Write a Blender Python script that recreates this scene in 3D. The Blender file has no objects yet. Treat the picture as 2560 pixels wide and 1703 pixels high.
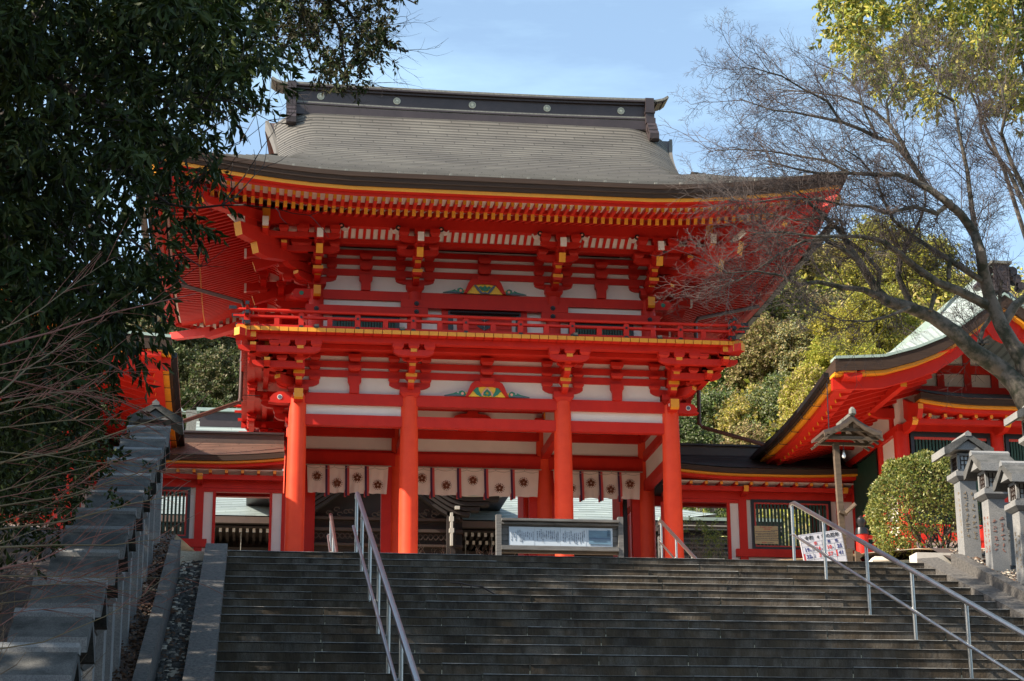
import bpy, math, random
import numpy as np
from math import sin, cos, pi, radians, sqrt
from mathutils import Vector, Matrix
scene = bpy.context.scene
col = scene.collection
# ---------------------------------------------------------------- camera
CAM_F = 4809.0; IW, IH = 2560.0, 1703.0
YAW, PITCH, ROLL = .1358, .2894, -.0068
def cam_axes():
    cy, sy = cos(YAW), sin(YAW); cp, sp = cos(PITCH), sin(PITCH)
    f = Vector((sy*cp, cy*cp, sp)); r = Vector((cy, -sy, 0)); u = r.cross(f)
    cr, sr = cos(ROLL), sin(ROLL)
    return r*cr + u*sr, -r*sr + u*cr, f
CR, CU, CF = cam_axes()
cam = bpy.data.cameras.new("camera")
camo = bpy.data.objects.new("camera", cam); col.objects.link(camo)
camo.matrix_world = Matrix(((CR.x, CU.x, -CF.x, 0), (CR.y, CU.y, -CF.y, 0), (CR.z, CU.z, -CF.z, 0), (0, 0, 0, 1)))
cam.sensor_width = 36.0; cam.lens = CAM_F/IW*36.0; cam.clip_end = 3000; cam.clip_start = .1
scene.camera = camo
def at(px, py, Y):
    """pixel of the full-size photograph + distance north of the camera -> point"""
    d = CF + CR*((px-IW/2)/CAM_F) - CU*((py-IH/2)/CAM_F)
    return d*(Y/d.y)
# ---------------------------------------------------------------- light
SUN_AZ = Vector((-.955, -.295)); SUN_EL = radians(38)      # horizontal direction towards the sun
sun = bpy.data.lights.new("sun", 'SUN'); sun.energy = 5.0; sun.angle = radians(.53); sun.color = (1, .90, .76)
suno = bpy.data.objects.new("sun", sun); col.objects.link(suno)
a = SUN_AZ.normalized(); sd = Vector((a.x*cos(SUN_EL), a.y*cos(SUN_EL), sin(SUN_EL)))
suno.rotation_euler = (-sd).to_track_quat('-Z', 'Y').to_euler(); suno.location = (-30, -10, 40)
world = bpy.data.worlds.new("World"); scene.world = world; world.use_nodes = True
nt = world.node_tree; bg = nt.nodes['Background']
sky = nt.nodes.new('ShaderNodeTexSky'); sky.sky_type = 'NISHITA'; sky.sun_disc = False
sky.sun_elevation = SUN_EL; sky.sun_rotation = math.atan2(a.x, a.y); sky.air_density = 1.0; sky.dust_density = 1.2; sky.ozone_density = 1.0
tc = nt.nodes.new('ShaderNodeTexCoord'); mp = nt.nodes.new('ShaderNodeMapping'); mp.inputs['Scale'].default_value = (2.2, 1.2, 9)
mp.inputs['Rotation'].default_value = (0, .28, .2)
nz = nt.nodes.new('ShaderNodeTexNoise'); nz.inputs['Scale'].default_value = 2.2; nz.inputs['Detail'].default_value = 6; nz.inputs['Roughness'].default_value = .6
rp = nt.nodes.new('ShaderNodeValToRGB'); rp.color_ramp.elements[0].position = .42; rp.color_ramp.elements[1].position = .8
rp.color_ramp.elements[0].color = (.10, .10, .10, 1); rp.color_ramp.elements[1].color = (.34, .34, .34, 1)
mx = nt.nodes.new('ShaderNodeMixRGB'); mx.inputs[2].default_value = (5.2, 7.6, 8.6, 1)
nt.links.new(tc.outputs['Generated'], mp.inputs[0]); nt.links.new(mp.outputs[0], nz.inputs[0]); nt.links.new(nz.outputs[0], rp.inputs[0])
nt.links.new(rp.outputs[0], mx.inputs[0]); nt.links.new(sky.outputs[0], mx.inputs[1]); nt.links.new(mx.outputs[0], bg.inputs[0])
bg.inputs[1].default_value = .115
scene.view_settings.view_transform = 'Standard'; scene.view_settings.look = 'None'
scene.view_settings.exposure = 1.12; scene.view_settings.gamma = 1.0
scene.cycles.max_bounces = 7; scene.cycles.diffuse_bounces = 4; scene.cycles.transparent_max_bounces = 4
# ---------------------------------------------------------------- materials
M = {}
def mat(name, c, rough=.6, var=0., scale=6., bump=0., bscale=60., metal=0., spec=.5, c2=None, stretch=(1, 1, 1), detail=5., cut=(.3, .7), extra=None, trans=0.):
    m = bpy.data.materials.new(name); m.use_nodes = True; n = m.node_tree; b = n.nodes['Principled BSDF']
    b.inputs['Base Color'].default_value = (*c, 1); b.inputs['Roughness'].default_value = rough
    b.inputs['Metallic'].default_value = metal; b.inputs['Specular IOR Level'].default_value = spec
    t = n.nodes.new('ShaderNodeTexCoord'); mpn = n.nodes.new('ShaderNodeMapping'); mpn.inputs['Scale'].default_value = stretch
    g = n.nodes.new('ShaderNodeNewGeometry')
    n.links.new(g.outputs['Position'], mpn.inputs[0])
    if c2 is None and var > 0: c2 = tuple(x*(1-var) for x in c)
    last = None
    if c2 is not None:
        nz = n.nodes.new('ShaderNodeTexNoise'); nz.inputs['Scale'].default_value = scale; nz.inputs['Detail'].default_value = detail; nz.inputs['Roughness'].default_value = .62
        r = n.nodes.new('ShaderNodeValToRGB'); r.color_ramp.elements[0].position = cut[0]; r.color_ramp.elements[1].position = cut[1]
        r.color_ramp.elements[0].color = (*c2, 1); r.color_ramp.elements[1].color = (*c, 1)
        n.links.new(mpn.outputs[0], nz.inputs[0]); n.links.new(nz.outputs[0], r.inputs[0]); n.links.new(r.outputs[0], b.inputs['Base Color'])
        last = r.outputs[0]
    if bump > 0:
        nb = n.nodes.new('ShaderNodeTexNoise'); nb.inputs['Scale'].default_value = bscale; nb.inputs['Detail'].default_value = 4
        bp = n.nodes.new('ShaderNodeBump'); bp.inputs['Strength'].default_value = bump; bp.inputs['Distance'].default_value = .02
        n.links.new(mpn.outputs[0], nb.inputs[0]); n.links.new(nb.outputs[0], bp.inputs['Height']); n.links.new(bp.outputs[0], b.inputs['Normal'])
    if trans > 0:
        tr = n.nodes.new('ShaderNodeBsdfTranslucent'); ms = n.nodes.new('ShaderNodeMixShader'); ms.inputs[0].default_value = trans
        if last: n.links.new(last, tr.inputs[0])
        else: tr.inputs[0].default_value = (*c, 1)
        n.links.new(b.outputs[0], ms.inputs[1]); n.links.new(tr.outputs[0], ms.inputs[2]); n.links.new(ms.outputs[0], n.nodes['Material Output'].inputs[0])
    if extra: extra(n, b, mpn, last)
    M[name] = m
    return m
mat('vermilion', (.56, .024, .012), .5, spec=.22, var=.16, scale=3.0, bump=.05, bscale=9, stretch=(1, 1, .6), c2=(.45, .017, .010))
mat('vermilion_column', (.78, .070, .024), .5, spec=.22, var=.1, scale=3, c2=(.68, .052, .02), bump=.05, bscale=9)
mat('ochre_paint', (.74, .29, .013), .5, var=.15, scale=7)
mat('plaster', (.74, .68, .62), .85, var=.08, scale=3, bump=.04)
mat('black_iron', (.018, .018, .02), .35, metal=.3)
mat('shadow_wood', (.03, .015, .010), .7)  # near-black: painted shade behind slats and in gaps, also plain dark bars and grooves
mat('green_slat', (.012, .055, .035), .5, var=.3, scale=9)
mat('verge_sheet', (.13, .115, .095), .6, var=.2, scale=4)
mat('copper_brown', (.10, .066, .050), .5, var=.35, scale=4, c2=(.07, .05, .042), bump=.05)
mat('ridge_metal', (.056, .040, .040), .45, var=.3, scale=3, metal=.15)
mat('tile_grey', (.085, .095, .095), .6, var=.3, scale=8)
mat('ridge_cap', (.22, .21, .18), .6, var=.3, scale=20, c2=(.10, .10, .085))
mat('gold_crest', (.68, .66, .50), .5, var=.25, scale=40)
mat('teal_paint', (.02, .20, .12), .5)
mat('yellow_paint', (.80, .50, .03), .5)
mat('blue_grey_paint', (.09, .12, .17), .5)
mat('pink_paint', (.75, .36, .26), .6)
mat('cloth', (.80, .66, .57), .9, var=.08, scale=5, trans=.25)
mat('crest_brown', (.13, .035, .012), .9)
mat('purple_cloth', (.05, .012, .045), .8)
mat('red_cloth', (.50, .06, .05), .8)
mat('steel', (.46, .45, .43), .33, metal=1.0, var=.1, scale=20)
mat('cord', (.35, .30, .24), .9)
def courses(n, b, mpn, last, period=.15, dark=.45, axis=1, brick=True):
    # roofing sheet courses: thin dark lap lines and staggered joints, from the sheet's own UV (metres)
    uv = n.nodes.new('ShaderNodeUVMap'); sp = n.nodes.new('ShaderNodeSeparateXYZ'); n.links.new(uv.outputs[0], sp.inputs[0])
    def math_(op, a, c=None):
        k = n.nodes.new('ShaderNodeMath'); k.operation = op
        if isinstance(a, (int, float)): k.inputs[0].default_value = a
        else: n.links.new(a, k.inputs[0])
        if c is not None:
            if isinstance(c, (int, float)): k.inputs[1].default_value = c
            else: n.links.new(c, k.inputs[1])
        return k.outputs[0]
    v = math_('DIVIDE', sp.outputs[1], period); fr = math_('FRACT', v); fl = math_('FLOOR', v)
    line = math_('LESS_THAN', fr, .30)
    off = math_('FRACT', math_('MULTIPLY', fl, .371)); u = math_('ADD', math_('DIVIDE', sp.outputs[0], 1.05), off)
    joint = math_('LESS_THAN', math_('FRACT', u), .022)
    wn = n.nodes.new('ShaderNodeTexWhiteNoise'); wn.noise_dimensions = '2D'
    cb = n.nodes.new('ShaderNodeCombineXYZ'); n.links.new(math_('FLOOR', u), cb.inputs[0]); n.links.new(fl, cb.inputs[1]); n.links.new(cb.outputs[0], wn.inputs[0])
    tint = math_('ADD', math_('MULTIPLY', wn.outputs[0], .22), .84)
    fac = math_('MAXIMUM', line, math_('MULTIPLY', joint, .7))
    k = math_('MULTIPLY', math_('SUBTRACT', 1.0, math_('MULTIPLY', fac, dark)), tint)
    mm = n.nodes.new('ShaderNodeMixRGB'); mm.blend_type = 'MULTIPLY'; mm.inputs[0].default_value = 1
    n.links.new(last, mm.inputs[1]); n.links.new(k, mm.inputs[2]); n.links.new(mm.outputs[0], b.inputs['Base Color'])
mat('roof_sheet', (.165, .150, .125), .6, scale=1.1, c2=(.108, .096, .082), metal=.2, extra=lambda n, b, m, l: courses(n, b, m, l, .15, .66), stretch=(.6, 1, 1))
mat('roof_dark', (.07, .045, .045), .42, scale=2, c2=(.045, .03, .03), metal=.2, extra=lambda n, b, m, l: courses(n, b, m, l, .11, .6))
mat('roof_patina', (.34, .39, .365), .5, scale=1.5, c2=(.28, .33, .32), metal=.1, extra=lambda n, b, m, l: courses(n, b, m, l, .16, .3))
mat('patina_plain', (.33, .42, .37), .55, scale=3, c2=(.24, .32, .29))
# ---------------------------------------------------------------- mesh builder
class MB:
    def __init__(s): s.v = []; s.f = []; s.m = []; s.uv = {}
    def add(s, vs, fs, m):
        o = len(s.v); s.v.extend(vs)
        for i, f in enumerate(fs):
            s.f.append(tuple(o+k for k in f)); s.m.append(m[i] if isinstance(m, (list, tuple)) else m)
    def box(s, x0, x1, y0, y1, z0, z1, m, front=None, side=None):
        vs = [(x0,y0,z0),(x1,y0,z0),(x1,y1,z0),(x0,y1,z0),(x0,y0,z1),(x1,y0,z1),(x1,y1,z1),(x0,y1,z1)]
        s.add(vs, [(0,3,2,1),(4,5,6,7),(0,1,5,4),(1,2,6,5),(2,3,7,6),(3,0,4,7)], [m, m, front or m, side or m, m, side or m])
    def frus(s, cx, cy, z0, z1, w0, d0, w1, d1, m):
        q = lambda w, d, z: [(cx-w/2,cy-d/2,z),(cx+w/2,cy-d/2,z),(cx+w/2,cy+d/2,z),(cx-w/2,cy+d/2,z)]
        s.add(q(w0,d0,z0)+q(w1,d1,z1), [(0,3,2,1),(4,5,6,7),(0,1,5,4),(1,2,6,5),(2,3,7,6),(3,0,4,7)], m)
    def bar(s, p, q, w, h, m, up=(0,0,1), e0=None, e1=None):
        p = Vector(p); q = Vector(q); d = (q-p).normalized(); r = d.cross(Vector(up)).normalized(); u = r.cross(d)
        vs = []
        for c in (p, q):
            for a, b in ((-1,-1),(1,-1),(1,1),(-1,1)): vs.append(tuple(c + r*(a*w/2) + u*(b*h/2)))
        s.add(vs, [(0,3,2,1),(4,5,6,7),(0,1,5,4),(1,2,6,5),(2,3,7,6),(3,0,4,7)], [e0 or m, e1 or m, m, m, m, m])
    def tube(s, pts, rad, n, m, cap=True, ph=0.):
        pts = [Vector(p) for p in pts]; k = len(pts)
        if not isinstance(rad, (list, tuple)): rad = [rad]*k
        vs = []; prev = None
        for i, p in enumerate(pts):
            d = (pts[min(i+1, k-1)] - pts[max(i-1, 0)])
            d = d.normalized() if d.length > 1e-9 else Vector((0,0,1))
            if prev is None: r = d.orthogonal().normalized() if abs(d.z) < .99 else Vector((1,0,0))
            else: r = (prev - d*prev.dot(d)).normalized()
            prev = r; t = d.cross(r)
            for j in range(n):
                a = 2*pi*j/n + ph; vs.append(tuple(p + (r*cos(a) + t*sin(a))*rad[i]))
        fs = [(i*n+j, i*n+(j+1)%n, (i+1)*n+(j+1)%n, (i+1)*n+j) for i in range(k-1) for j in range(n)]
        if cap: fs += [tuple(range(n))[::-1], tuple((k-1)*n+j for j in range(n))]
        s.add(vs, fs, m)
    def prism(s, poly, o, ux, uy, ext, m, cap=None, edge=None):
        """polygon (a,b) in plane o+a*ux+b*uy, centred extrusion of vector ext; edge: {index: material}"""
        o = Vector(o); ux = Vector(ux); uy = Vector(uy); e = Vector(ext)/2; n = len(poly)
        A = [tuple(o + ux*a + uy*b - e) for a, b in poly]; B = [tuple(o + ux*a + uy*b + e) for a, b in poly]
        fs = [tuple(range(n))[::-1], tuple(range(n, 2*n))]; ms = [cap or m, cap or m]
        for i in range(n):
            j = (i+1) % n; fs.append((i, j, n+j, n+i)); ms.append((edge or {}).get(i, m))
        s.add(A+B, fs, ms)
    def grid(s, rows, m, uvs=None):
        o = len(s.v); R = len(rows); Cn = len(rows[0])
        for r in rows: s.v.extend([tuple(p) for p in r])
        for i in range(R-1):
            for j in range(Cn-1):
                idx = (o+i*Cn+j, o+i*Cn+j+1, o+(i+1)*Cn+j+1, o+(i+1)*Cn+j)
                if uvs: s.uv[len(s.f)] = (uvs[i][j], uvs[i][j+1], uvs[i+1][j+1], uvs[i+1][j])
                s.f.append(idx); s.m.append(m)
    def build(s, name, parent=None, smooth=False, loc=None):
        me = bpy.data.meshes.new(name); names = list(dict.fromkeys(s.m))
        me.from_pydata(s.v, [], s.f)
        for nme in names: me.materials.append(M[nme])
        idx = {n: i for i, n in enumerate(names)}
        me.polygons.foreach_set('material_index', [idx[x] for x in s.m])
        if s.uv:
            ul = me.uv_layers.new(name='UVMap')
            for fi, q in s.uv.items():
                for li, t in zip(me.polygons[fi].loop_indices, q): ul.data[li].uv = t
        if smooth:
            me.shade_smooth()
            try: me.set_sharp_from_angle(angle=radians(38))
            except Exception: pass
        me.update()
        o = bpy.data.objects.new(name, me); col.objects.link(o)
        if loc is not None: o.location = loc
        if parent is not None: o.parent = parent
        return o
def tag(o, label=None, cat=None, group=None, kind=None):
    if label: o['label'] = label
    if cat: o['category'] = cat
    if group: o['group'] = group
    if kind: o['kind'] = kind
    return o
def empty(name, label, cat, loc=(0,0,0), group=None):
    o = bpy.data.objects.new(name, None); col.objects.link(o); o.location = loc; o.empty_display_size = .3
    return tag(o, label, cat, group)
def put(o, parent):
    """parent a part built in world coordinates under an empty that stands at its base"""
    o.parent = parent; o.matrix_parent_inverse = Matrix.Translation(-Vector(parent.location)); return o
def copy_part(o, parent, loc=None, rz=None, name=None):
    c = o.copy(); col.objects.link(c); c.parent = parent
    if loc is not None: c.location = loc
    if rz is not None: c.rotation_euler = (0, 0, rz)
    return c
def leaf_mesh(name, pos, dirs, size, mname, wid=.38, seed=0, parent=None, fold=.25, mats=None):
    """many leaf-shaped faces: pos (n,3), dirs (n,3) leaf directions, size (n,)"""
    n = len(pos); rg = np.random.default_rng(seed)
    d = dirs/np.linalg.norm(dirs, axis=1, keepdims=True)
    q = rg.normal(size=(n, 3)); r = np.cross(d, q); r /= np.linalg.norm(r, axis=1, keepdims=True); u = np.cross(r, d)
    L = size[:, None]; w = L*wid*.5
    base = pos; mid = pos + d*L*.5
    v = np.empty((n, 4, 3)); v[:, 0] = base; v[:, 1] = mid + r*w + u*L*fold*.25; v[:, 2] = pos + d*L - u*L*.06; v[:, 3] = mid - r*w + u*L*fold*.25
    me = bpy.data.meshes.new(name); me.vertices.add(n*4); me.vertices.foreach_set('co', v.reshape(-1))
    idx = np.empty((n, 6), dtype=np.int32); b = np.arange(n, dtype=np.int32)*4
    idx[:, 0] = b; idx[:, 1] = b+1; idx[:, 2] = b+2; idx[:, 3] = b; idx[:, 4] = b+2; idx[:, 5] = b+3
    me.loops.add(n*6); me.loops.foreach_set('vertex_index', idx.reshape(-1))
    me.polygons.add(n*2); me.polygons.foreach_set('loop_start', np.arange(n*2, dtype=np.int32)*3)
    try: me.polygons.foreach_set('loop_total', np.full(n*2, 3, dtype=np.int32))
    except Exception: pass
    mats = mats or [mname]
    for k in mats: me.materials.append(M[k])
    if len(mats) > 1: me.polygons.foreach_set('material_index', np.repeat(rg.integers(0, len(mats), n), 2).astype(np.int32))
    me.update(calc_edges=True); me.validate()
    o = bpy.data.objects.new(name, me); col.objects.link(o)
    if parent: put(o, parent)
    return o
# ================================================================ the two-storey gate
CX, CY = 4.43, 38.75
ZG = 6.36
gate = empty('romon_gate', 'vermilion two-storey shrine gate with a sweeping grey roof at the top of the stone stairs', 'gate', (CX, CY, ZG))
V, O_, W_ = 'vermilion', 'ochre_paint', 'plaster'
def G(mb, name, smooth=False, parent=None):
    o = mb.build(name, None, smooth)
    if parent is None: return put(o, gate)
    o.parent = parent; return o
DXL = (-3.67, -1.51, 1.51, 3.67); YR = (36.2, 38.75, 41.3)
# stone plinth blocks + columns
mb = MB(); mb.tube([(0,0,-.16),(0,0,0)], [.30,.28], 20, 'stone_base'); mat('stone_base', (.22, .21, .19), .9, var=.3, scale=12, bump=.2)
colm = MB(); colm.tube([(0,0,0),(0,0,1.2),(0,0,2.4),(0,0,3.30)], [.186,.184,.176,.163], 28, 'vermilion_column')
first = None
for yi, y in enumerate(YR):
    for dx in DXL:
        if first is None: c = first = colm.build('column', gate, True)
        else: c = copy_part(first, gate)
        c.location = (dx, y-CY, -.02)
# beams ------------------------------------------------------------------
def ring_beams(zlist, hx, hy, t, name, nose=0.):
    for z0, z1 in zlist:
        for sy in (-1, 1):
            mb = MB(); mb.box(CX-hx-nose, CX+hx+nose, CY+sy*hy-t/2, CY+sy*hy+t/2, z0, z1, V, side=V); G(mb, name)
        for sx in (-1, 1):
            mb = MB(); mb.box(CX+sx*hx-t/2+.004, CX+sx*hx+t/2-.004, CY-hy+t/2, CY+hy-t/2, z0+.004, z1-.004, V); G(mb, name)
ring_beams([(9.455, 9.675)], 3.67, 2.55, .20, 'head_beam')
# projecting noses of the head beam with an eye mark
eye = [(.045*cos(a)+ (.02 if i % 2 else 0), .055*sin(a)) for i, a in enumerate([k*pi/6 for k in range(12)])]
for sx in (-1, 1):
    nose = MB(); nose.prism([(0,0),(.36,0),(.50,.02),(.44,.07),(.47,.10),(.40,.18),(.30,.225),(0,.225)], (CX+sx*3.74, 36.2, 9.452), (sx,0,0), (0,0,1), (0,.19,0), V)
    nose.prism([(.30+.05*cos(a), .115+.05*sin(a)) for a in [k*pi/7 for k in range(14)]], (CX+sx*3.72, 36.2, 9.452), (sx,0,0), (0,0,1), (0,.205,0), W_)
    nose.prism([(.30+.037*cos(a), .115+.037*sin(a)) for a in [k*pi/7 for k in range(14)]], (CX+sx*3.72, 36.2, 9.452), (sx,0,0), (0,0,1), (0,.215,0), 'blue_grey_paint')
    nose.prism([(0,0),(.30,0),(.36,.03),(.36,.20),(0,.22)], (CX+sx*3.67, 36.10, 9.455), (0,-1,0), (0,0,1), (.17,0,0), V, edge={1: O_, 2: O_})
    nose.prism([(.22+.035*cos(a), .11+.035*sin(a)) for a in [k*pi/7 for k in range(14)]], (CX+sx*3.67, 36.10, 9.455), (0,-1,0), (0,0,1), (.185,0,0), W_)
    G(nose, 'beam_nose')
# tie beam below the head beam
for sy in (-1, 1):
    mb = MB(); mb.box(CX-3.67, CX+3.67, CY+sy*2.55-.085, CY+sy*2.55+.085, 9.04, 9.25, V); G(mb, 'tie_beam')
for dx in DXL:
    mb = MB(); mb.box(CX+dx-.075, CX+dx+.075, CY-2.46, CY+2.46, 9.045, 9.245, V); G(mb, 'tie_beam')
    mb = MB(); mb.box(CX+dx-.02, CX+dx+.02, CY-2.46, CY-.1, 9.245, 10.1, W_); mb.box(CX+dx-.02, CX+dx+.02, CY+.1, CY+2.46, 9.245, 10.1, W_); G(mb, 'plaster_panel')
for sx in (-1, 1):
    mb = MB(); mb.box(CX+sx*3.67-.075, CX+sx*3.67+.075, CY-2.46, CY+2.46, 8.42, 8.62, V); G(mb, 'tie_beam')
    mb = MB(); mb.box(CX+sx*3.67-.02, CX+sx*3.67+.02, CY-2.46, CY-.1, 8.62, 9.045, W_); G(mb, 'plaster_panel')
for x0, x1 in ((-3.51, -1.67), (1.67, 3.51)):
    mb = MB(); mb.box(CX+x0, CX+x1, 36.18, 36.22, 9.25, 9.455, W_); G(mb, 'plaster_panel')
# wall above the head beam
for sy in (-1, 1):
    mb = MB(); mb.box(CX-3.66, CX+3.66, CY+sy*2.55-.02, CY+sy*2.55+.02, 9.675, 10.50, W_); G(mb, 'plaster_panel')
for sx in (-1, 1):
    mb = MB(); mb.box(CX+sx*3.67-.02, CX+sx*3.67+.02, CY-2.53, CY+2.53, 9.675, 10.50, W_); G(mb, 'plaster_panel')
ring_beams([(10.014, 10.148), (10.207, 10.331), (10.44, 10.56)], 3.67, 2.55, .12, 'wall_beam')
# middle row: great beam, plaster strip, jambs, folded doors
mb = MB(); mb.box(CX-3.67, CX+3.67, 38.60, 38.90, 8.82, 9.10, V); G(mb, 'great_beam')
mb = MB(); mb.box(CX-3.67, CX+3.67, 38.70, 38.74, 9.10, 9.435, W_); G(mb, 'plaster_panel')
mb = MB(); mb.box(CX-3.67, CX+3.67, 38.62, 38.88, 9.435, 9.61, V); G(mb, 'ceiling_beam')
mb = MB(); mb.box(CX-3.60, CX+3.60, 38.66, 38.69, 9.10, 9.16, V); G(mb, 'ceiling_beam')
mb = MB(); mb.box(CX-3.58, CX+3.58, 36.31, 41.19, 10.20, 10.24, V)
for k in range(15): x = CX-3.5+k*.5; mb.box(x-.03, x+.03, 36.32, 41.18, 10.13, 10.20, V)
G(mb, 'ceiling')
mb = MB(); mb.box(CX-3.6, CX+3.6, 38.70, 38.74, 9.61, 10.2, W_); G(mb, 'plaster_panel')
mb = MB(); mb.box(CX-3.6, CX+3.6, 38.66, 38.78, 10.04, 10.16, V); G(mb, 'ceiling_beam')
for dx in (-1.51, 1.51):
    mb = MB(); mb.tube([(CX+dx, 38.75, 9.2), (CX+dx, 38.75, 9.9)], .15, 16, V); mb.box(CX+dx-.2, CX+dx+.2, 38.5, 39.0, 9.78, 9.9, V); mb.box(CX+dx-.05, CX+dx+.05, 38.3, 38.6, 9.84, 9.98, V, front=O_); G(mb, 'inner_bracket')
for x0, x1 in ((.93,1.16),(2.56,2.78),(3.06,3.24),(5.62,5.80),(6.08,6.26),(7.79,7.95)):
    mb = MB(); mb.box(x0, x1, 38.66, 38.86, ZG, 8.82, V); G(mb, 'door_jamb')
for x in (1.19, 3.27, 5.56, 6.29, 7.60):
    mb = MB(); mb.box(x-.03, x+.03, 38.90, 39.75, ZG+.1, 8.7, V)
    if x in (7.60, 6.29):
        mb.box(x+.05, x+.13, 38.92, 39.7, ZG+.1, 8.7, 'black_iron')
        for k in range(16): mb.box(x+.045, x+.135, 38.98, 39.6, ZG+.2+k*.15, ZG+.235+k*.15, 'ridge_cap')
    G(mb, 'door_leaf')
mb = MB(); mb.prism([(-.42,0),(.42,0),(.36,.06),(.25,.10),(.12,.11),(.1,.17),(-.1,.17),(-.12,.11),(-.25,.10),(-.36,.06)], (CX, 38.6, 9.86), (1,0,0), (0,0,1), (0,.06,0), V); mb.box(CX-.3, CX+.3, 38.57, 38.63, 9.6, 9.86, V); G(mb, 'frog_leg_strut')
# ---------------------------------------------------------------- bracket parts
def arm_poly(a0, a1, z0, z1, curve_lo, curve_hi):
    h = z1-z0; e = min(.20, (a1-a0)*.3); p = []
    if curve_lo: p += [(a0, z1), (a0, z0+.55*h), (a0+.25*e, z0+.28*h), (a0+.6*e, z0+.08*h), (a0+e, z0)]
    else: p += [(a0, z1), (a0, z0)]
    if curve_hi: p += [(a1-e, z0), (a1-.6*e, z0+.08*h), (a1-.25*e, z0+.28*h), (a1, z0+.55*h), (a1, z1)]
    else: p += [(a1, z0), (a1, z1)]
    return p
def lat_arm(mb, o, L, z0, z1, w=.12, x=0):      # lateral arm, local: outward = -y
    mb.prism(arm_poly(-L, L, z0, z1, True, True), (x, -o, 0), (1,0,0), (0,0,1), (0,w,0), V)
def out_arm(mb, o0, o1, z0, z1, w=.12, d=(0,-1,0), c=(0,0,0), end=O_):
    d = Vector(d); p = arm_poly(o0, o1, z0, z1, False, True); n = len(p)
    s = d.cross(Vector((0,0,1))).normalized()*w
    mb.prism(p, c, d, (0,0,1), s, V, edge={n-2: end})
def block(mb, x, y, z0, z1, w, front=None, d=None):
    d = d or w; zm = z0 + (z1-z0)*.42
    mb.frus(x, y, z0, zm, w*.68, d*.68, w*.97, d*.97, V); mb.box(x-w/2, x+w/2, y-d/2, y+d/2, zm, z1, V, front=front)
def lower_set(corner=0):
    mb = MB(); block(mb, 0, 0, 9.62, 9.81, .40)
    lat_arm(mb, 0, .40, 9.80, 9.935, .13)
    for x in (-.31, .31): block(mb, x, 0, 9.93, 10.012, .215); block(mb, x, -.03, 10.148, 10.207, .21); block(mb, x, -.03, 10.331, 10.44, .21)
    out_arm(mb, -.15, .42, 9.765, 9.90); block(mb, 0, -.34, 9.90, 10.025, .215, front=O_)
    out_arm(mb, -.1, .70, 10.02, 10.155); block(mb, 0, -.62, 10.155, 10.235, .20)
    out_arm(mb, -.1, .97, 10.22, 10.365); block(mb, 0, -.89, 10.365, 10.455, .21)
    lat_arm(mb, .89, .385, 10.225, 10.345, .12)
    for x in (-.30, .30): block(mb, x, -.89, 10.345, 10.455, .21)
    lat_arm(mb, .62, .20, 10.2, 10.3, .10)
    return mb
def upper_set():
    mb = MB(); block(mb, 0, 0, 11.885, 12.08, .36)
    lat_arm(mb, 0, .38, 12.06, 12.16, .13)
    for x in (-.29, .29): block(mb, x, 0, 12.13, 12.21, .21); block(mb, x, -.03, 12.34, 12.44, .20); block(mb, x, -.03, 12.56, 12.64, .20)
    out_arm(mb, -.15, .45, 11.99, 12.12); block(mb, 0, -.58, 12.07, 12.185, .20, front=O_)
    out_arm(mb, -.1, .62, 12.10, 12.16)
    out_arm(mb, -.1, .78, 12.19, 12.335)
    block(mb, 0, -.68, 12.335, 12.44, .20); lat_arm(mb, .68, .41, 12.44, 12.565, .12)
    for x in (-.31, .31): block(mb, x, -.68, 12.565, 12.66, .20)
    mb.bar((0,.3,12.88), (0,-1.25,12.34), .13, .19, V, e1=O_)
    block(mb, 0, -1.05, 12.50, 12.61, .19); lat_arm(mb, 1.05, .40, 12.61, 12.715, .12)
    for x in (-.30, 0, .30): block(mb, x, -1.05, 12.715, 12.87, .20)
    mb.bar((0,-.7,12.68), (0,-1.44,12.60), .115, .17, V, e1=W_)
    mb.box(-.06, .06, -1.447, -1.40, 12.515, 12.69, W_)
    return mb
low0 = lower_set().build('bracket_set', gate); up0 = upper_set().build('bracket_set', gate)
def place_sets(proto, hx, hy, dxs, dys):
    first = [True]
    def one(x, y, rz):
        o = proto if first[0] else copy_part(proto, gate)
        first[0] = False; o.location = (x, y, -ZG); o.rotation_euler = (0, 0, rz)
    for dx in dxs: one(dx, -hy, 0)
    for dy in dys: one(-hx, dy, -pi/2); one(hx, dy, pi/2)
    for dx in dxs: one(dx, hy, pi)
place_sets(low0, 3.67, 2.55, DXL, (-2.55, 0, 2.55))
UHX, UHY = 3.35, 2.22
place_sets(up0, UHX, UHY, (-UHX, -1.40, 1.40, UHX), (-UHY, 0, UHY))
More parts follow.
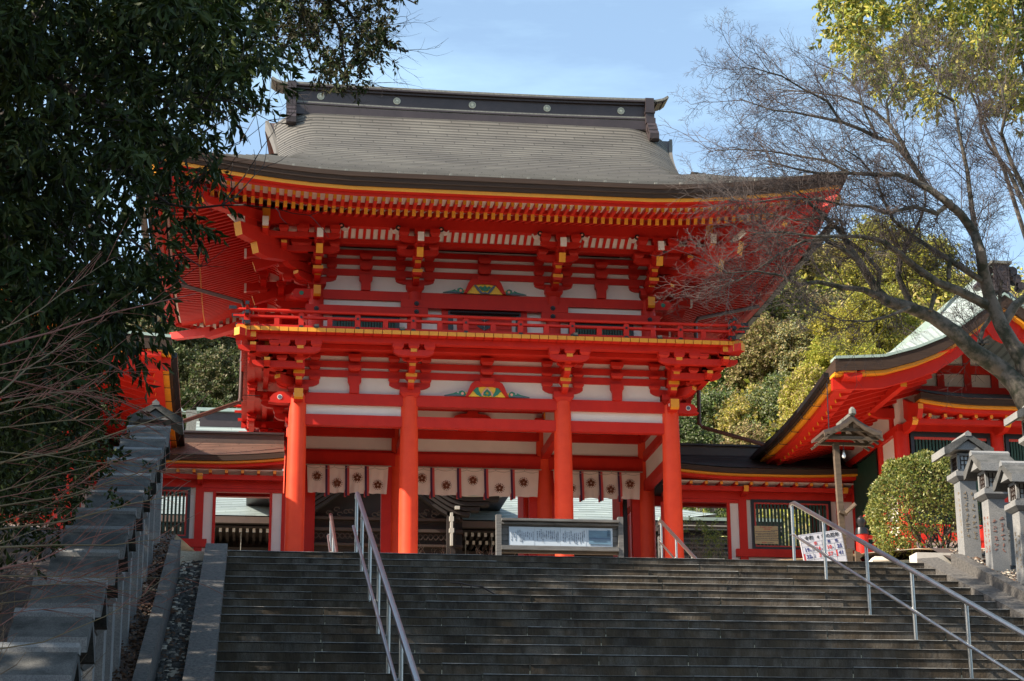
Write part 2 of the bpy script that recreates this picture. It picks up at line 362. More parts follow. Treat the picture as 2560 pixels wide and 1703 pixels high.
# diagonal corner arms
def corner_low():
    mb = MB(); d = Vector((-1,-1,0)).normalized(); s2 = sqrt(2)
    for a, z0, z1 in ((.52, 9.76, 9.93), (.84, 9.98, 10.15), (1.16, 10.19, 10.365)):
        out_arm(mb, -.1, a*1.12, z0, z1, .15, d=d)
    for a, z in ((.34, 9.93), (.62, 10.15), (.89, 10.36)):
        for k in (0, 1): block(mb, -a+.0*k, -a, z, z+.085, .21)
        mb.tube([(-a-.10, -a+.03, z+.11), (-a-.10, -a-.1, z+.11)], .045, 10, V); mb.tube([(-a+.03, -a-.10, z+.10), (-a-.10, -a-.10, z+.10)], .045, 10, V)
    # lateral arms run past the corner
    for o, z0, z1 in ((.62, 10.0, 10.13), (.89, 10.22, 10.345)):
        mb.prism(arm_poly(-o-.28, .1, z0, z1, True, False), (0, -o, 0), (1,0,0), (0,0,1), (0,.11,0), V, edge={0: O_})
        mb.prism(arm_poly(-o-.28, .1, z0, z1, True, False), (-o, 0, 0), (0,1,0), (0,0,1), (.11,0,0), V, edge={0: O_})
        block(mb, -o, 0, z1, z1+.08, .2); block(mb, 0, -o, z1, z1+.08, .2); block(mb, -o*.55, -o, z1, z1+.10, .2); block(mb, -o, -o*.55, z1, z1+.10, .2)
    return mb
def corner_up():
    mb = MB(); d = Vector((-1,-1,0)).normalized()
    for a, z0, z1, b in ((.55, 12.0, 12.15, .13), (.85, 12.17, 12.33, .14)):
        out_arm(mb, -.1, a*1.1, z0, z1, b, d=d)
    mb.prism([(.1,12.46),(1.0,12.24),(1.45,12.17),(1.72,12.20),(1.79,12.41),(1.1,12.50),(.1,12.75)], (0,0,0), d, (0,0,1), (.12,-.12,0), V, edge={3: O_})
    mb.prism([(.3,12.60),(1.5,12.44),(1.9,12.40),(2.18,12.44),(2.25,12.69),(1.6,12.72),(.3,12.9)], (0,0,0), d, (0,0,1), (.13,-.13,0), V, edge={3: O_})
    # hip rafter under the roof corner
    mb.prism([(1.2,12.86),(3.2,12.80),(3.3,12.92),(1.2,13.10)], (0,0,0), d, (0,0,1), (.13,-.13,0), V, edge={1: O_})
    mb.prism([(3.1,12.86),(4.35,12.99),(4.45,13.16),(3.1,13.06)], (0,0,0), d, (0,0,1), (.12,-.12,0), V, edge={1: O_})
    for o, z0, z1 in ((.68, 12.44, 12.565), (1.05, 12.61, 12.715)):
        mb.prism(arm_poly(-o-.34, .1, z0, z1, True, False), (0, -o, 0), (1,0,0), (0,0,1), (0,.11,0), V, edge={0: O_})
        mb.prism(arm_poly(-o-.34, .1, z0, z1, True, False), (-o, 0, 0), (0,1,0), (0,0,1), (.11,0,0), V, edge={0: O_})
        for q in (.33, .66, 1.0): block(mb, -o*q, -o, z1, z1+.12, .19); block(mb, -o, -o*q, z1, z1+.12, .19)
    # white carved noses beside the corner
    for x, y, dx, dy in ((-1.05,-1.35,0,-1), (-1.35,-1.05,-1,0), (-1.4,-1.4,-.7,-.7)):
        mb.bar((x-dx*.2, y-dy*.2, 12.83), (x+dx*.12, y+dy*.12, 12.78), .12, .19, V, e1=W_)
        p = Vector((x+dx*.13, y+dy*.13, 12.78)); mb.bar(p, p+Vector((dx*.02, dy*.02, 0)), .115, .17, W_)
    mb.tube([(-1.25,-1.25,12.72),(-1.5,-1.5,12.80)], [.06,.035], 10, 'blue_grey_paint'); mb.bar((-1.45,-1.38,12.66), (-1.75,-1.62,12.86), .05, .10, W_)
    return mb
for proto, hx, hy in ((corner_low(), 3.67, 2.55), (corner_up(), UHX, UHY)):
    p0 = proto.build('corner_bracket', gate)
    for i, (sx, sy, rz) in enumerate(((-1,-1,0), (1,-1,pi/2), (1,1,pi), (-1,1,-pi/2))):
        o = p0 if i == 0 else copy_part(p0, gate)
        o.location = (sx*hx, sy*hy, -ZG); o.rotation_euler = (0, 0, rz)
# struts between the bracket sets
def kento(mb, x, y, z0, zt, post=True):
    h = zt[0]-z0; mb.prism([(-.092,0),(.092,0),(.094,h-.06),(.108,h-.02),(.13,h+.01),(.13,h+.115),(-.13,h+.115),(-.13,h+.01),(-.108,h-.02),(-.094,h-.06)], (x, y, z0), (1,0,0), (0,0,1), (0,.12,0), V)
for dx in (-2.59, 2.59):
    mb = MB(); kento(mb, CX+dx, 36.12, 9.677, (9.90,)); block(mb, CX+dx, 36.08, 10.118, 10.215, .25, d=.16); block(mb, CX+dx, 36.08, 10.31, 10.445, .25, d=.16); G(mb, 'strut')
mb = MB(); block(mb, CX, 36.10, 9.93, 10.04, .28, d=.18); block(mb, CX, 36.08, 10.118, 10.215, .26, d=.16); block(mb, CX, 36.08, 10.31, 10.445, .26, d=.16); G(mb, 'strut')
for dx in (-2.38, 2.38):
    mb = MB(); kento(mb, CX+dx, 36.45, 11.892, (12.10,)); block(mb, CX+dx, 36.42, 12.31, 12.44, .25, d=.16); block(mb, CX+dx, 36.42, 12.53, 12.645, .25, d=.16); G(mb, 'strut')
mb = MB(); block(mb, CX, 36.43, 12.12, 12.24, .28, d=.18); block(mb, CX, 36.42, 12.31, 12.44, .26, d=.16); block(mb, CX, 36.42, 12.53, 12.645, .26, d=.16); G(mb, 'strut')
def frog(x, y, z, alt):
    L = [(-.43,0),(-.405,.03),(-.335,.21),(-.30,.265),(-.24,.30),(-.10,.315),(.10,.315),(.24,.30),(.30,.265),(.335,.21),(.405,.03),(.43,0),(.36,0),(.225,.175),(.10,.195),(-.10,.195),(-.225,.175),(-.36,0)]
    mb = MB()
    quads = [(0,1,2,16,17), (2,3,4,16), (4,5,15,16), (5,6,14,15), (6,7,13,14), (7,8,9,13), (9,10,11,12,13)]
    for q in quads: mb.prism([L[i] for i in q][::-1], (x, y, z), (1,0,0), (0,0,1), (0,.075,0), V)
    mb.prism([(-.37,0),(.37,0),(.23,.18),(.10,.20),(-.10,.20),(-.23,.18)], (x, y, z), (1,0,0), (0,0,1), (0,.02,0), 'yellow_paint')
    st = 'teal_paint'; bl = 'blue_grey_paint'
    for s in (-1, 1):
        if not alt:
            mb.prism([(s*a, b) for a, b in ((.28,.10),(.24,.15),(.20,.18),(.17,.175),(.165,.12),(.12,.04),(.08,0),(.14,0),(.21,.04),(.26,.10))][::s], (x, y-.015, z), (1,0,0), (0,0,1), (0,.02,0), st)
            mb.prism([(s*a, b) for a, b in ((.10,.0),(.12,.04),(.09,.09),(.03,.16),(0,.19),(0,.11),(.05,.06))][::s], (x, y-.015, z), (1,0,0), (0,0,1), (0,.025,0), 'pink_paint')
            mb.prism([(s*a, b) for a, b in ((.02,0),(.08,.03),(.07,.08),(.03,.12),(0,.15),(0,.10),(.04,.06),(0,.03))][::s], (x, y-.022, z), (1,0,0), (0,0,1), (0,.025,0), st)
        else:
            mb.prism([(s*a, b) for a, b in ((.0,.04),(.05,.02),(.12,.12),(.19,.18),(.22,.175),(.16,.08),(.09,0),(0,0))][::s], (x, y-.015, z), (1,0,0), (0,0,1), (0,.02,0), bl)
            mb.prism([(s*a, b) for a, b in ((.0,.05),(.06,.07),(.12,.13),(.09,.16),(.04,.13),(0,.18))][::s], (x, y-.022, z), (1,0,0), (0,0,1), (0,.02,0), st)
        # trailing leaf scrolls outside the legs
        mb.prism([(s*a, b) for a, b in ((.42,.03),(.44,.09),(.49,.115),(.55,.09),(.55,.05),(.60,.06),(.59,.085),(.66,.05),(.84,.012),(.84,0),(.42,0))][::s], (x, y, z), (1,0,0), (0,0,1), (0,.03,0), st)
        mb.prism([(s*a, b) for a, b in ((.44,0),(.60,.03),(.84,.005),(.84,0))][::s], (x, y-.005, z), (1,0,0), (0,0,1), (0,.035,0), bl)
        mb.prism([(s*(.485+.028*cos(t)), .05+.028*sin(t)) for t in [k*pi/5 for k in range(10)]][::s], (x, y-.005, z), (1,0,0), (0,0,1), (0,.035,0), 'pink_paint')
        mb.prism([(s*(.415+.014*cos(t)), .06+.014*sin(t)) for t in [k*pi/4 for k in range(8)]][::s], (x, y-.005, z), (1,0,0), (0,0,1), (0,.08,0), 'yellow_paint')
    G(mb, 'frog_leg_strut')
frog(CX, 36.08, 9.678, False); frog(CX, 36.40, 11.892, True)
# red board soffit from the wall out to the balcony beam
BX, BY = 4.79, 3.75         # half extents of the balcony
def ringstrip(o0, z0, o1, z1, hx, hy, m, name, th=.02):
    mb = MB(); q = []
    for o, z in ((o0, z0), (o1, z1)):
        q.append([(CX-hx-o, CY-hy-o, z), (CX+hx+o, CY-hy-o, z), (CX+hx+o, CY+hy+o, z), (CX-hx-o, CY+hy+o, z)])
    vs = q[0]+q[1]+[(x, y, z+th) for x, y, z in q[0]+q[1]]
    fs = []
    for i in range(4):
        j = (i+1) % 4; fs += [(i, j, 4+j, 4+i), (8+i, 12+i, 12+j, 8+j)]
    mb.add(vs, fs, m); G(mb, name)
def ringbeam(o, z0, z1, w, hx, hy, name, m=V):
    mb = MB(); x = hx+o; y = hy+o
    mb.box(CX-x-w/2-.12, CX+x+w/2+.12, CY-y-w/2, CY-y+w/2, z0, z1, m, side=O_); mb.box(CX-x-w/2-.12, CX+x+w/2+.12, CY+y-w/2, CY+y+w/2, z0, z1, m)
    mb.box(CX-x-w/2, CX-x+w/2, CY-y-w/2-.12, CY+y+w/2+.12, z0+.003, z1-.003, m, front=O_); mb.box(CX+x-w/2, CX+x+w/2, CY-y-w/2-.12, CY+y+w/2+.12, z0+.003, z1-.003, m, front=O_)
    G(mb, name)
ringstrip(.05, 10.50, .86, 10.50, 3.67, 2.55, V, 'soffit')
ringbeam(.62, 10.40, 10.49, .10, 3.67, 2.55, 'balcony_beam')
ringbeam(.92, 10.455, 10.565, .16, 3.67, 2.55, 'balcony_beam')
# balcony floor boards with ochre ends
mb = MB(); n = 54; w = 2*BX/n
for i in range(n):
    x = CX-BX+i*w; mb.box(x+.006, x+w-.006, CY-BY, CY-2.0, 10.568, 10.648, V, front=O_); mb.box(x+.006, x+w-.006, CY+2.0, CY+BY, 10.568, 10.648, V)
n2 = 42; w = 2*BY/n2
for sx in (-1, 1):
    for i in range(6, n2-6):
        y = CY-BY+i*w; xa, xb = sorted((CX+sx*BX, CX+sx*3.3)); mb.box(xa, xb, y+.006, y+w-.006, 10.567, 10.647, V, side=O_)
mb.box(CX-BX+.1, CX+BX-.1, CY-BY+.1, CY+BY-.1, 10.60, 10.63, V)
for sx in (-1, 1): mb.box(*sorted((CX+sx*(BX-.10), CX+sx*(BX+.10))), CY-BY-.015, CY-BY+.35, 10.45, 10.66, V, front=O_)
G(mb, 'balcony_floor')
for sx in (-1, 1):
    mb = MB(); mb.bar((CX+sx*(BX-.3), CY-BY+.3, 10.51), (CX+sx*(BX+.08), CY-BY-.08, 10.51), .14, .15, V, e1=O_); G(mb, 'corner_beam')
# railing
rail = MB(); RY = CY-BY+.10; RX = BX-.10; posts = []
for sy in (-1, 1):
    y = CY+sy*(BY-.10); e = RX+.30
    rail.tube([(CX-e-.05, y, 11.02), (CX-e+.1, y, 10.995), (CX, y, 10.985), (CX+e-.1, y, 10.995), (CX+e+.05, y, 11.02)], .032, 10, V)
    rail.box(CX-e+.04, CX+e-.04, y-.045, y+.045, 10.845, 10.885, V); rail.box(CX-e+.12, CX+e-.12, y-.045, y+.045, 10.65, 10.705, V)
for sx in (-1, 1):
    x = CX+sx*RX; e = BY+.18
    rail.tube([(x, CY-e-.05, 11.024), (x, CY-e+.1, 10.999), (x, CY, 10.99), (x, CY+e-.1, 10.999), (x, CY+e+.05, 11.024)], .032, 10, V)
    rail.box(x-.044, x+.044, CY-e+.04, CY+e-.04, 10.847, 10.887, V); rail.box(x-.044, x+.044, CY-e+.12, CY+e-.12, 10.652, 10.707, V)
railo = G(rail, 'railing')
for sx in (-1, 1):
    mb = MB(); x = CX+sx*RX
    for k, z in ((.30, 11.02), (.24, 10.865), (.17, 10.68)):
        mb.bar((x+sx*(k-.10), RY, z), (x+sx*(k+.045), RY, z+.004), .075, .065, 'black_iron'); mb.bar((x, RY-k+.10, z+.002), (x, RY-k-.045, z+.006), .075, .065, 'black_iron')
    mb.box(x-.06, x+.06, RY-.06, RY+.06, 10.65, 10.95, V); mb.box(x-.066, x+.066, RY-.066, RY+.066, 10.68, 10.77, 'black_iron'); mb.box(x-.066, x+.066, RY-.066, RY+.066, 10.90, 10.95, 'black_iron')
    mb.tube([(x,RY,10.95),(x,RY,11.03),(x,RY,11.05),(x,RY,11.09),(x,RY,11.13)], [.03,.03,.045,.04,.01], 10, 'black_iron'); o = mb.build('railing_end'); put(o, gate)
def railpost(x, y, tall):
    mb = MB()
    if tall:
        mb.box(x-.05, x+.05, y-.05, y+.05, 10.70, 10.93, V); mb.frus(x, y, 10.93, 10.965, .10, .10, .05, .05, V)
        for q in (10.86, 10.655): mb.tube([(x, y-.056, q), (x, y-.068, q)], .024, 10, 'black_iron')
        mb.frus(x, y-.048, 10.66, 10.70, .09, .03, .06, .02, 'black_iron')
    else: mb.box(x-.048, x+.048, y-.04, y+.04, 10.70, 10.85, V)
    G(mb, 'railing_post')
for dx, t in [(-3.67,1),(-2.60,1),(-1.54,1),(-.53,1),(.53,1),(1.54,1),(2.60,1),(3.67,1)]: railpost(CX+dx, RY, t)
for dx in (-4.13,-3.13,-2.07,-1.03,0,1.03,2.07,3.13,4.13): railpost(CX+dx, RY, 0)
for sx in (-1, 1):
    for k in range(1, 15): railpost(CX+sx*RX, RY+k*.5, k % 2)
# small flood lamps on the balcony edge
for x in (1.05, 2.68, 6.02, 7.68):
    mb = MB(); mb.box(x-.05, x+.05, 34.99, 35.06, 10.65, 10.67, 'black_iron'); mb.bar((x, 35.0, 10.69), (x+.01, 35.05, 10.71), .08, .05, 'ridge_cap'); mb.tube([(x-.05,35.03,10.67),(x-.05,35.03,10.72)], .006, 5, 'black_iron'); G(mb, 'flood_lamp')
# ---------------------------------------------------------------- upper storey
uc = MB(); uc.tube([(0,0,0),(0,0,1.25)], [.152,.148], 24, V); uc0 = None
for dy in (-UHY, 0, UHY):
    for dx in (-UHX, -1.40, 1.40, UHX):
        if dy == 0 and abs(dx) < 2: continue
        if uc0 is None: o = uc0 = uc.build('upper_column', gate, True)
        else: o = copy_part(uc0, gate)
        o.location = (dx, dy, 10.64-ZG)
yf = CY-UHY      # 36.53
ring_beams([(11.70, 11.89)], UHX, UHY, .17, 'head_beam')
ring_beams([(12.21, 12.34), (12.44, 12.56), (12.64, 12.75)], UHX, UHY, .12, 'wall_beam')
for sy in (-1, 1):
    mb = MB(); mb.box(CX-UHX, CX+UHX, CY+sy*UHY-.02, CY+sy*UHY+.02, 10.64, 12.80, W_); G(mb, 'plaster_panel')
for sx in (-1, 1):
    mb = MB(); mb.box(CX+sx*UHX-.02, CX+sx*UHX+.02, CY-UHY+.02, CY+UHY-.02, 10.64, 12.80, W_); G(mb, 'plaster_panel')
def hexnail(mb, x, y, z, r=.055):
    mb.tube([(x, y, z), (x, y-.02, z)], [r, r*.8], 6, 'black_iron'); mb.tube([(x, y-.02, z), (x, y-.045, z)], [r*.5, r*.3], 8, 'black_iron')
for sx in (-1, 1):
    mb = MB(); xs = sorted((CX+sx*3.56, CX+sx*1.14)); mb.box(*xs, yf-.17, yf-.07, 11.37, 11.545, V)
    hexnail(mb, CX+sx*3.35, yf-.17, 11.46); hexnail(mb, CX+sx*1.37, yf-.17, 11.46); G(mb, 'nailed_beam')
    mb = MB(); mb.box(CX+sx*UHX-.16, CX+sx*UHX+.16, CY-UHY+.15, CY+UHY-.15, 11.375, 11.54, V); G(mb, 'nailed_beam')
mb = MB(); mb.box(CX-1.68, CX+1.68, yf-.175, yf-.065, 11.548, 11.71, V); hexnail(mb, CX-1.37, yf-.175, 11.63); hexnail(mb, CX+1.37, yf-.175, 11.63); G(mb, 'nailed_beam')
mb = MB(); mb.box(CX-.73, CX+.73, yf-.09, yf-.03, 11.46, 11.548, 'black_iron'); mb.tube([(CX-.70,yf-.11,11.50),(CX+.70,yf-.11,11.50)], .035, 10, 'black_iron')
for sx in (-1, 1): mb.box(*sorted((CX+sx*.73, CX+sx*.63)), yf-.09, yf-.03, 10.65, 11.46, 'black_iron')
df = G(mb, 'door_frame')
for sx in (-1, 1):
    mb = MB(); mb.box(*sorted((CX+sx*.01, CX+sx*.55)), yf-.06, yf-.03, 10.66, 11.44, V)
    for z in (11.36, 11.18, 10.95): mb.box(*sorted((CX+sx*.012, CX+sx*.54)), yf-.072, yf-.06, z, z+.05, 'vermilion')
    for z in (11.38, 11.2): mb.prism([(0,0),(.16,0),(.10,-.05),(0,-.10)] if sx > 0 else [(0,0),(0,-.10),(-.10,-.05),(-.16,0)], (CX+sx*.01, yf-.075, z+.05), (1,0,0), (0,0,1), (0,.012,0), 'black_iron')
    mb.box(*sorted((CX+sx*.73, CX+sx*.86)), yf-.07, yf-.03, 10.65, 11.545, V); G(mb, 'door')
for sx in (-1, 1):
    mb = MB(); x0, x1 = sorted((CX+sx*1.70, CX+sx*3.03))
    mb.box(x0, x1, yf-.035, yf-.022, 10.72, 11.36, 'shadow_wood')
    mb.box(x0, x1, yf-.07, yf-.03, 11.30, 11.368, 'black_iron'); mb.box(x0, x0+.06, yf-.07, yf-.03, 10.66, 11.30, 'black_iron'); mb.box(x1-.06, x1, yf-.07, yf-.03, 10.66, 11.30, 'black_iron')
    mb.box(x0+.06, x1-.06, yf-.06, yf-.035, 11.255, 11.30, V)
    for k in range(22): x = x0+.08+k*(x1-x0-.16)/21.; mb.box(x-.017, x+.017, yf-.06, yf-.036, 10.68, 11.255, 'green_slat')
    G(mb, 'lattice_window')
# upper noses
for sx in (-1, 1):
    mb = MB(); mb.prism([(0,0),(.30,0),(.42,.03),(.36,.07),(.39,.11),(.32,.19),(0,.19)], (CX+sx*(UHX+.1), yf, 11.70), (sx,0,0), (0,0,1), (0,.16,0), V)
    mb.prism([(.2+.045*cos(t), .10+.045*sin(t)) for t in [k*pi/6 for k in range(12)]], (CX+sx*(UHX+.1), yf, 11.70), (sx,0,0), (0,0,1), (0,.175,0), 'teal_paint')
    mb.prism([(0,0),(.26,0),(.30,.04),(.30,.22),(0,.23)], (CX+sx*UHX, yf-.08, 11.66), (0,-1,0), (0,0,1), (.14,0,0), V, edge={1: O_, 2: O_}); G(mb, 'beam_nose')
# ribbed cove between the bracket steps
ringbeam(.68, 12.66, 12.745, .10, UHX, UHY, 'cove_beam')
ringstrip(.70, 12.745, 1.0, 12.93, UHX, UHY, W_, 'cove_board')
def rib(x, y, dx, dy):
    mb = MB()
    pts = [(.68,12.735),(.74,12.79),(.82,12.83),(.93,12.87),(1.0,12.90)]
    for i in range(4):
        a, b = pts[i], pts[i+1]; mb.bar((x+dx*a[0], y+dy*a[0], a[1]-.012), (x+dx*b[0], y+dy*b[0], b[1]-.012), .055, .05, V)
    G(mb, 'cove_rib')
for i in range(-30, 31):
    x = i*.145
    if min(abs(x-k) for k in (-3.35,-1.4,1.4,3.35)) > .40 and abs(x) < 3.5: rib(CX+x, CY-UHY, 0, -1)
for i in range(-17, 18):
    y = i*.145
    if min(abs(y-k) for k in (-2.22,0,2.22)) > .38 and abs(y) < 2.3: rib(CX-UHX, CY+y, -1, 0); rib(CX+UHX, CY+y, 1, 0)
# carved white and black cloud scrolls where the cove meets the bracket sets
for k in (-1.4, 1.4, -3.35, 3.35):
    for s in (-1, 1):
        x = CX+k+s*.47
        if abs(x-CX) > 3.5: continue
        mb = MB()
        mb.prism([(s*a, b) for a, b in ((-.06,.08),(-.02,.10),(.01,.05),(.06,.03),(.09,.07),(.11,.06),(.07,-.02),(.01,-.03),(-.05,.02))][::s], (x, 35.42, 12.78), (1,0,0), (0,0,1), (0,.05,0), W_)
        mb.tube([(x-s*.05, 35.38, 12.86), (x-s*.05, 35.42, 12.86)], .055, 10, 'black_iron'); mb.tube([(x-s*.05, 35.375, 12.86), (x-s*.05, 35.38, 12.86)], .022, 8, 'pink_paint'); G(mb, 'carved_scroll')
ringbeam(1.04, 12.87, 13.155, .15, UHX, UHY, 'eave_purlin')
ringstrip(.1, 12.80, .70, 12.745, UHX, UHY, V, 'soffit')
# ================================================================ gate roof
HX, HY = 6.70, 5.35
def UP(t): return .48*max(0., 1-t/4.1)**1.8
def prof(s): return .33*s + .064*s*s
def zroof(dx, dy):
    sx = HX-abs(dx); sy = HY-abs(dy); return 13.20 + prof(min(sx, sy)) + UP(max(sx, sy))
SB = 2.45; GX = HX-SB
def GW(s): return 4.17+.25*((s-3.6)/1.7)**2 if s > 3.6 else 4.17+.08*((3.6-s)/1.15)**2
def front_rows(sgn):
    rows = []; uvs = []; N = 64; i = 0; ds = .125; s = 0.
    us = [sin(-pi/2+pi*k/N)*.25 + (-1+2*k/N)*.75 for k in range(N+1)]
    def row(s, lift, v):
        h = HX-s if s <= SB else GW(s)
        r = []; q = []
        for u in us:
            dx = u*h; sx = HX-abs(dx)
            z = 13.20 + prof(s) + UP(max(sx, s)) + lift
            if s > SB-.2:
                w = min(1, (s-SB+.2)/.8); e = max(0, abs(dx)-3.35)/.90; z -= .38*e*e*w
            r.append((CX+dx, CY-sgn*(HY-s), z)); q.append((dx, v))
        rows.append(r); uvs.append(q)
    while s < 5.25:
        row(s, .016, i*.15); row(min(s+ds, 5.3), 0, i*.15+.149); s += ds; i += 1
    return rows, uvs
mb = MB()
for sgn in (1, -1):
    r, q = front_rows(sgn)
    if sgn < 0: r = [x[::-1] for x in r]; q = [x[::-1] for x in q]
    mb.grid(r, 'roof_sheet', q)
for sgn in (-1, 1):
    rows = []; uvs = []; N = 40; i = 0; s = 0.
    while s < SB-.01:
        for ss, lift, v in ((s, .016, i*.15), (s+.125, 0, i*.15+.149)):
            h = HY-ss; r = []; q = []
            for k in range(N+1):
                dy = (-1+2*k/N)*h*(-sgn); sy = HY-abs(dy)
                r.append((CX+sgn*(HX-ss), CY+dy*(-1), 13.20+prof(ss)+UP(max(sy, ss))+lift)); q.append((dy, v))
            rows.append(r); uvs.append(q)
        s += .125; i += 1
    mb.grid(rows, 'roof_sheet', uvs)
roof = G(mb, 'roof', smooth=False)
for p in roof.data.polygons: p.use_smooth = False
# verge (gable edge), bargeboard and gable wall
for sx in (-1, 1):
    mb = MB(); bb = MB()
    for sgn in (1, -1):
        pr = []
        for k in range(26):
            s = SB-.15 + (5.3-SB+.15)*k/25; w = min(1, max(0, (s-SB+.2)/.8)); z = 13.20+prof(s)-.38*w
            pr.append((s, z))
        for k in range(25):
            (s0, z0), (s1, z1) = pr[k], pr[k+1]; y0 = CY-sgn*(HY-s0); y1 = CY-sgn*(HY-s1)
            for (xa, xb, za, zb, m, B) in ((GX-.02, GX+.05, .03, -.20, 'verge_sheet', mb), (GX-.30, GX-.02, -.02, -.22, 'copper_brown', mb), (GX-.22, GX-.12, -.22, -.52, V, bb), (GX-.13, GX-.115, -.24, -.30, O_, bb)):
                if B is bb and k < 8: continue
                g0, g1 = GW(s0)-GX, GW(s1)-GX; X0, X1 = sorted((CX+sx*(xa+g0), CX+sx*(xb+g0))); U0, U1 = sorted((CX+sx*(xa+g1), CX+sx*(xb+g1))); Y0, Y1 = y0, y1
                B.add([(X0,Y0,z0+zb),(X1,Y0,z0+zb),(X1,Y0,z0+za),(X0,Y0,z0+za),(U0,Y1,z1+zb),(U1,Y1,z1+zb),(U1,Y1,z1+za),(U0,Y1,z1+za)],
                      [(0,1,2,3),(4,7,6,5),(0,4,5,1),(1,5,6,2),(2,6,7,3),(3,7,4,0)], m)
    G(mb, 'roof_verge'); G(bb, 'bargeboard')
    mb = MB(); x = CX+sx*3.72; mb.prism([(-2.3,14.2),(2.3,14.2),(1.3,15.0),(.3,16.0),(-.3,16.0),(-1.3,15.0)], (x,CY,0), (0,1,0), (0,0,1), (.06,0,0), W_)
    for z, h in ((14.6, 1.7), (15.1, 1.15)): mb.box(x-.08, x+.08, CY-h, CY+h, z, z+.13, V)
    mb.box(x-.09, x+.09, CY-.1, CY+.1, 14.4, 16.3, V); G(mb, 'gable_wall')
# ring helper for the eave layers ------------------------------------------
def ring_pts(s, zoff, N=28):
    out = []
    hx, hy = HX-s, HY-s
    for (ax, ay), (bx, by) in (((-hx,-hy),(hx,-hy)), ((hx,-hy),(hx,hy)), ((hx,hy),(-hx,hy)), ((-hx,hy),(-hx,-hy))):
        for k in range(N):
            u = k/N; u = .5-.5*cos(pi*u); dx = ax+(bx-ax)*u; dy = ay+(by-ay)*u
            t = max(HX-abs(dx), HY-abs(dy)); out.append((CX+dx, CY+dy, 13.20+zoff+UP(t)))
    return out
def eave_ring(name, prof_pts, m, ms=None, N=28):
    """closed cross-section (s, zoff) swept round the eave"""
    mb = MB(); R = [ring_pts(s, z, N) for s, z in prof_pts]; n = len(R[0]); k = len(R)
    vs = [p for r in R for p in r]; fs = []; mm = []
    for a in range(k):
        b = (a+1) % k
        for i in range(n):
            j = (i+1) % n; fs.append((b*n+i, b*n+j, a*n+j, a*n+i)); mm.append((ms or {}).get(a, m))
    mb.add(vs, fs, mm); return G(mb, name)
mat('eave_edge', (.060, .036, .025), .7, spec=.2, scale=3, c2=(.032, .020, .015), stretch=(.5, .5, 14))
eave_ring('eave_edge', [(0,.012), (.0,-.075), (.02,-.08), (.03,-.16), (.05,-.165), (.07,-.235), (.30,-.235), (.30,-.02)], 'eave_edge')
eave_ring('eave_board', [(.10,-.235), (.11,-.305), (.36,-.305), (.36,-.235)], O_, {1: V, 2: V, 3: V})
eave_ring('eave_board', [(.24,-.300), (.25,-.36), (.29,-.36), (.33,-.30)], V)
eave_ring('soffit', [(.40,-.288), (.40,-.278), (1.06,-.215), (1.06,-.225)], W_)
eave_ring('soffit', [(1.04,-.318), (1.04,-.308), (3.45,.44), (3.45,.43)], W_)
eave_ring('eave_beam', [(.96,-.322), (.96,-.235), (1.07,-.235), (1.07,-.322)], V)
# rafters: two tiers on each side
RS = .1525
def rafters(name, s0, s1, z0, slope, h, w):
    for side in range(4):
        L = HX if side % 2 == 0 else HY
        mb = MB(); n = int((L-s0-.1)/RS)
        for i in range(-n, n+1):
            u = (i+.5)*RS if side % 2 == 0 else i*RS
            t = L-abs(u); e = min(s1, t)
            if e-s0 < .12: continue
            up = UP(max(t, s0)); za = 13.20+z0+up; zb = za+slope*(e-s0)
            if side == 0: a = (CX+u, CY-HY+s0); b = (CX+u, CY-HY+e)
            elif side == 2: a = (CX+u, CY+HY-s0); b = (CX+u, CY+HY-e)
            elif side == 1: a = (CX+HX-s0, CY+u); b = (CX+HX-e, CY+u)
            else: a = (CX-HX+s0, CY+u); b = (CX-HX+e, CY+u)
            mb.bar((a[0], a[1], za-h/2), (b[0], b[1], zb-h/2), w, h, V, e0=O_)
        G(mb, name)
rafters('flying_rafters', .45, 1.04, -.285, .10, .095, .060)
rafters('base_rafters', .99, 3.35, -.325, .312, .125, .070)
# snow guards on the roof edge
for i in range(-12, 13):
    mb = MB(); dx = i*.49; s = .16; z = 13.2+prof(s)+UP(HX-abs(dx))
    mb.box(CX+dx-.025, CX+dx+.025, CY-HY+s-.03, CY-HY+s+.03, z, z+.055, 'ridge_cap'); G(mb, 'snow_guard')
# ridge ------------------------------------------------------------------
RB = MB(); K = 16
def rz(dx): return .045*(abs(dx)/4.)**2
for i in range(K):
    a = -3.92+7.84*i/K; b = -3.92+7.84*(i+1)/K
    for (hw, z0, z1, m) in ((.30,16.45,16.66,'ridge_metal'),(.24,16.66,16.70,'ridge_cap'),(.27,16.70,16.735,'ridge_metal'),(.25,16.735,16.775,'ridge_cap'),(.19,16.775,17.06,'ridge_metal'),(.25,17.06,17.11,'ridge_metal'),(.31,17.11,17.145,'ridge_metal'),(.29,17.145,17.20,'ridge_cap')):
        A = rz(a); B = rz(b); X0 = CX+a; X1 = CX+b
        RB.add([(X0,CY-hw,z0+A),(X1,CY-hw,z0+B),(X1,CY+hw,z0+B),(X0,CY+hw,z0+A),(X0,CY-hw,z1+A),(X1,CY-hw,z1+B),(X1,CY+hw,z1+B),(X0,CY+hw,z1+A)],
               [(0,3,2,1),(4,5,6,7),(0,1,5,4),(1,2,6,5),(2,3,7,6),(3,0,4,7)], m)
ridge = G(RB, 'ridge')
